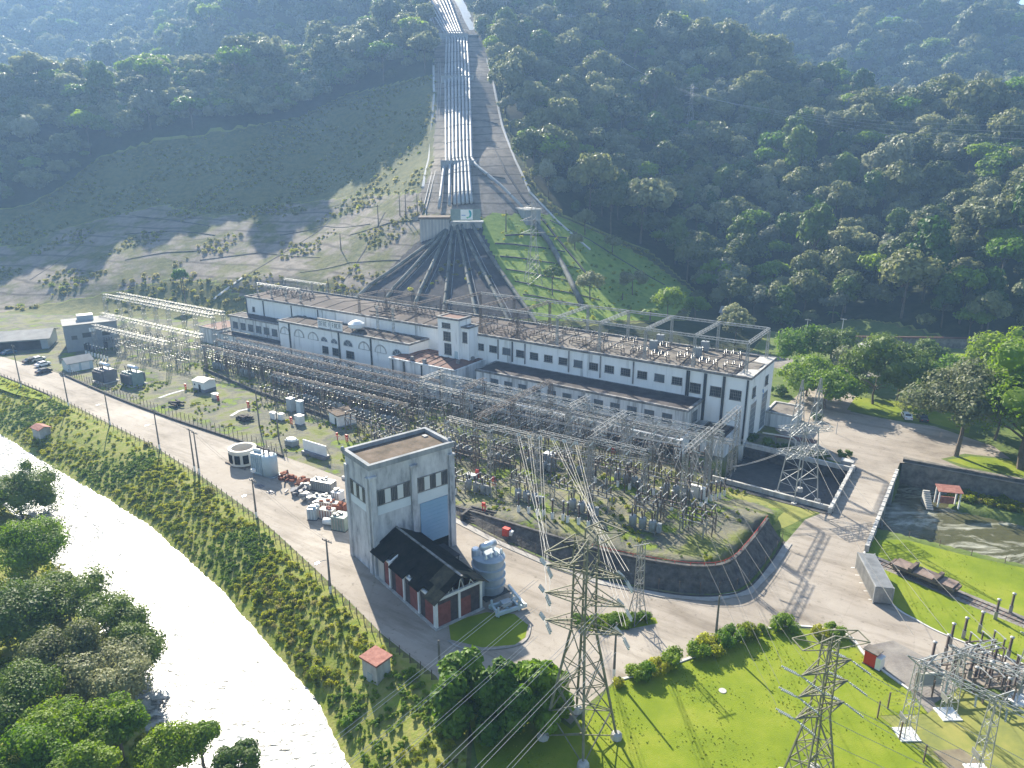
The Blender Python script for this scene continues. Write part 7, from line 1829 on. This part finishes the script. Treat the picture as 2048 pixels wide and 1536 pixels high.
for x0, x1 in ((-4.2,-1.9),(-1.2,1.4),(2.2,4.2)): dk.box(x0,x1,-1.25,1.25,1.003,1.25)
dk.build('plank_pile', 'timber', t); fb = MB()
for x in (-1.7,1.8): fb.box(x-.2,x+.3,-1.4,1.4,1.003,1.7)
fb.build('bolster', 'wood_post', t)
for x in (-3.2,3.2):
    bg_ = MB().box(x-1.0,x+1.0,-.9,.9,.45,.747); o = bg_.build('bogie', 'pipe_dark', t)
    for dx in (-.7,.7):
        for y in (-.62,.52): MB().tube([(x+dx,y,.38),(x+dx,y+.1,.38)], .4, 12).build('wheel', 'steel_rust', o)
MB().box(-4.7,-4.403,-.9,.9,.7,1.1).box(4.403,4.7,-.9,.9,.7,1.1).build('buffer_beam', 'wood_post', t)
# cars
def car(x, y, rz, label, m, z=0):
    t = thing('parked_car', label, 'car', (x,y,z), rz, 'parked cars')
    pf = [(-2.1,.32),(-2.1,.75),(-1.95,.92),(-1.35,.98),(-.85,1.42),(.75,1.45),(1.35,1.0),(2.0,.88),(2.1,.7),(2.1,.32)]
    MB().wallprism(pf, -.84, .84).build('body', m, t)
    gl = MB().wallprism([(-1.2,1.0),(-.82,1.38),(.68,1.4),(1.15,1.0)], -.853, .853); gl.add([(1.33,-.7,1.03),(1.33,.7,1.03),(.80,.66,1.43),(.80,-.66,1.43)], [(0,1,2,3)]); gl.add([(-1.33,-.7,1.02),(-1.33,.7,1.02),(-.9,.66,1.4),(-.9,-.66,1.4)], [(3,2,1,0)])
    gl.build('window', 'glass_dark', t)
    for wx_ in (-1.3,1.3):
        for s in (-1,1): MB().tube([(wx_,s*.62,.32),(wx_,s*.87,.32)], .32, 12).build('wheel', 'rubber', t)
    for s in (-1,1): MB().box(2.08,2.13,s*.6-.18,s*.6+.18,.66,.8).build('headlight', 'blind', t); MB().box(-2.13,-2.08,s*.6-.18,s*.6+.18,.7,.85).build('tail_light', 'red', t)
    return t
car(94.4,163.0,R(75), 'white car parked at the edge of the car park grass', 'car_white'); car(97.4,161.6,R(75), 'dark car parked beside the white car at the car park grass', 'car_dark')
for k, (px, py, m, lab) in enumerate([(62,725,'car_dark','dark car at the left end of the parked row beside the garage hut'),(76,722,'car_silver','silver car in the parked row beside the garage hut'),(86,732,'car_white','white car parked closest behind the garage hut'),(88,746,'car_dark','dark car parked in front of the garage hut'),(18,708,'car_blue','blue car under the wide shed roof at the left edge')]):
    p = P(px,py); car(p.x,p.y,R(60),lab,m)
# bench-like canopy and planter at the powerhouse end
t = thing('canopy', 'low rusty-orange canopy roof in front of the powerhouse end', 'canopy', W(9.5,4.5,0), YAW+R(6)); MB().box(-4.2,4.2,-1,1,2.4,2.52).build('roof', 'roof_red', t); q = MB()
for x in (-3.9,3.9):
    for y in (-.8,.8): q.cb(x,y,-.2,.12,.12,2.6)
q.build('post', 'steel', t)
t = thing('pipe_arch', 'yellow-cream pipe frame beside the twin-peaked pylon', 'frame', W(7.6,3.2,0), YAW); MB().tube([(-5,1,2.4),(1.5,0,3.0),(2.2,0,2.6),(2.2,0,-.2)], .16, 8).build('pipe', 'cream', t)
t = thing('block_bench', 'grey concrete box at the corner of the dark pool', 'box', W(20.5,1.2,0), YAW); MB().cb(0,0,-.1,2.2,1.6,1.3).build('body', 'concrete_anchor', t); MB().cb(0,0,1.203,2.4,1.8,.12).build('lid', 'concrete_pale', t)
mh = P(1445,1382); t = tag(MB().lathe([(.45,0),(.45,.06)], 14).build('manhole_cover', 'concrete_pale'), 'round pale manhole cover set in the bright lawn', 'manhole'); t.location = (mh.x,mh.y,.02)
# ------------------------------------------------------------------ haze over the whole valley
hm = bpy.data.materials.new('haze'); hm.use_nodes = True; t = hm.node_tree; t.nodes.remove(t.nodes['Principled BSDF'])
pvn = t.nodes.new('ShaderNodeVolumePrincipled'); pvn.inputs['Color'].default_value = (.36,.60,1.0,1); pvn.inputs['Density'].default_value = .00030; pvn.inputs['Anisotropy'].default_value = .25
t.links.new(pvn.outputs[0], t.nodes['Material Output'].inputs['Volume'])
hz_ = MB().box(-2700,2700,-320,4300,-14,520).build('haze', hm); tag(hz_, 'thin blue morning haze filling the valley', 'haze', kind='stuff')
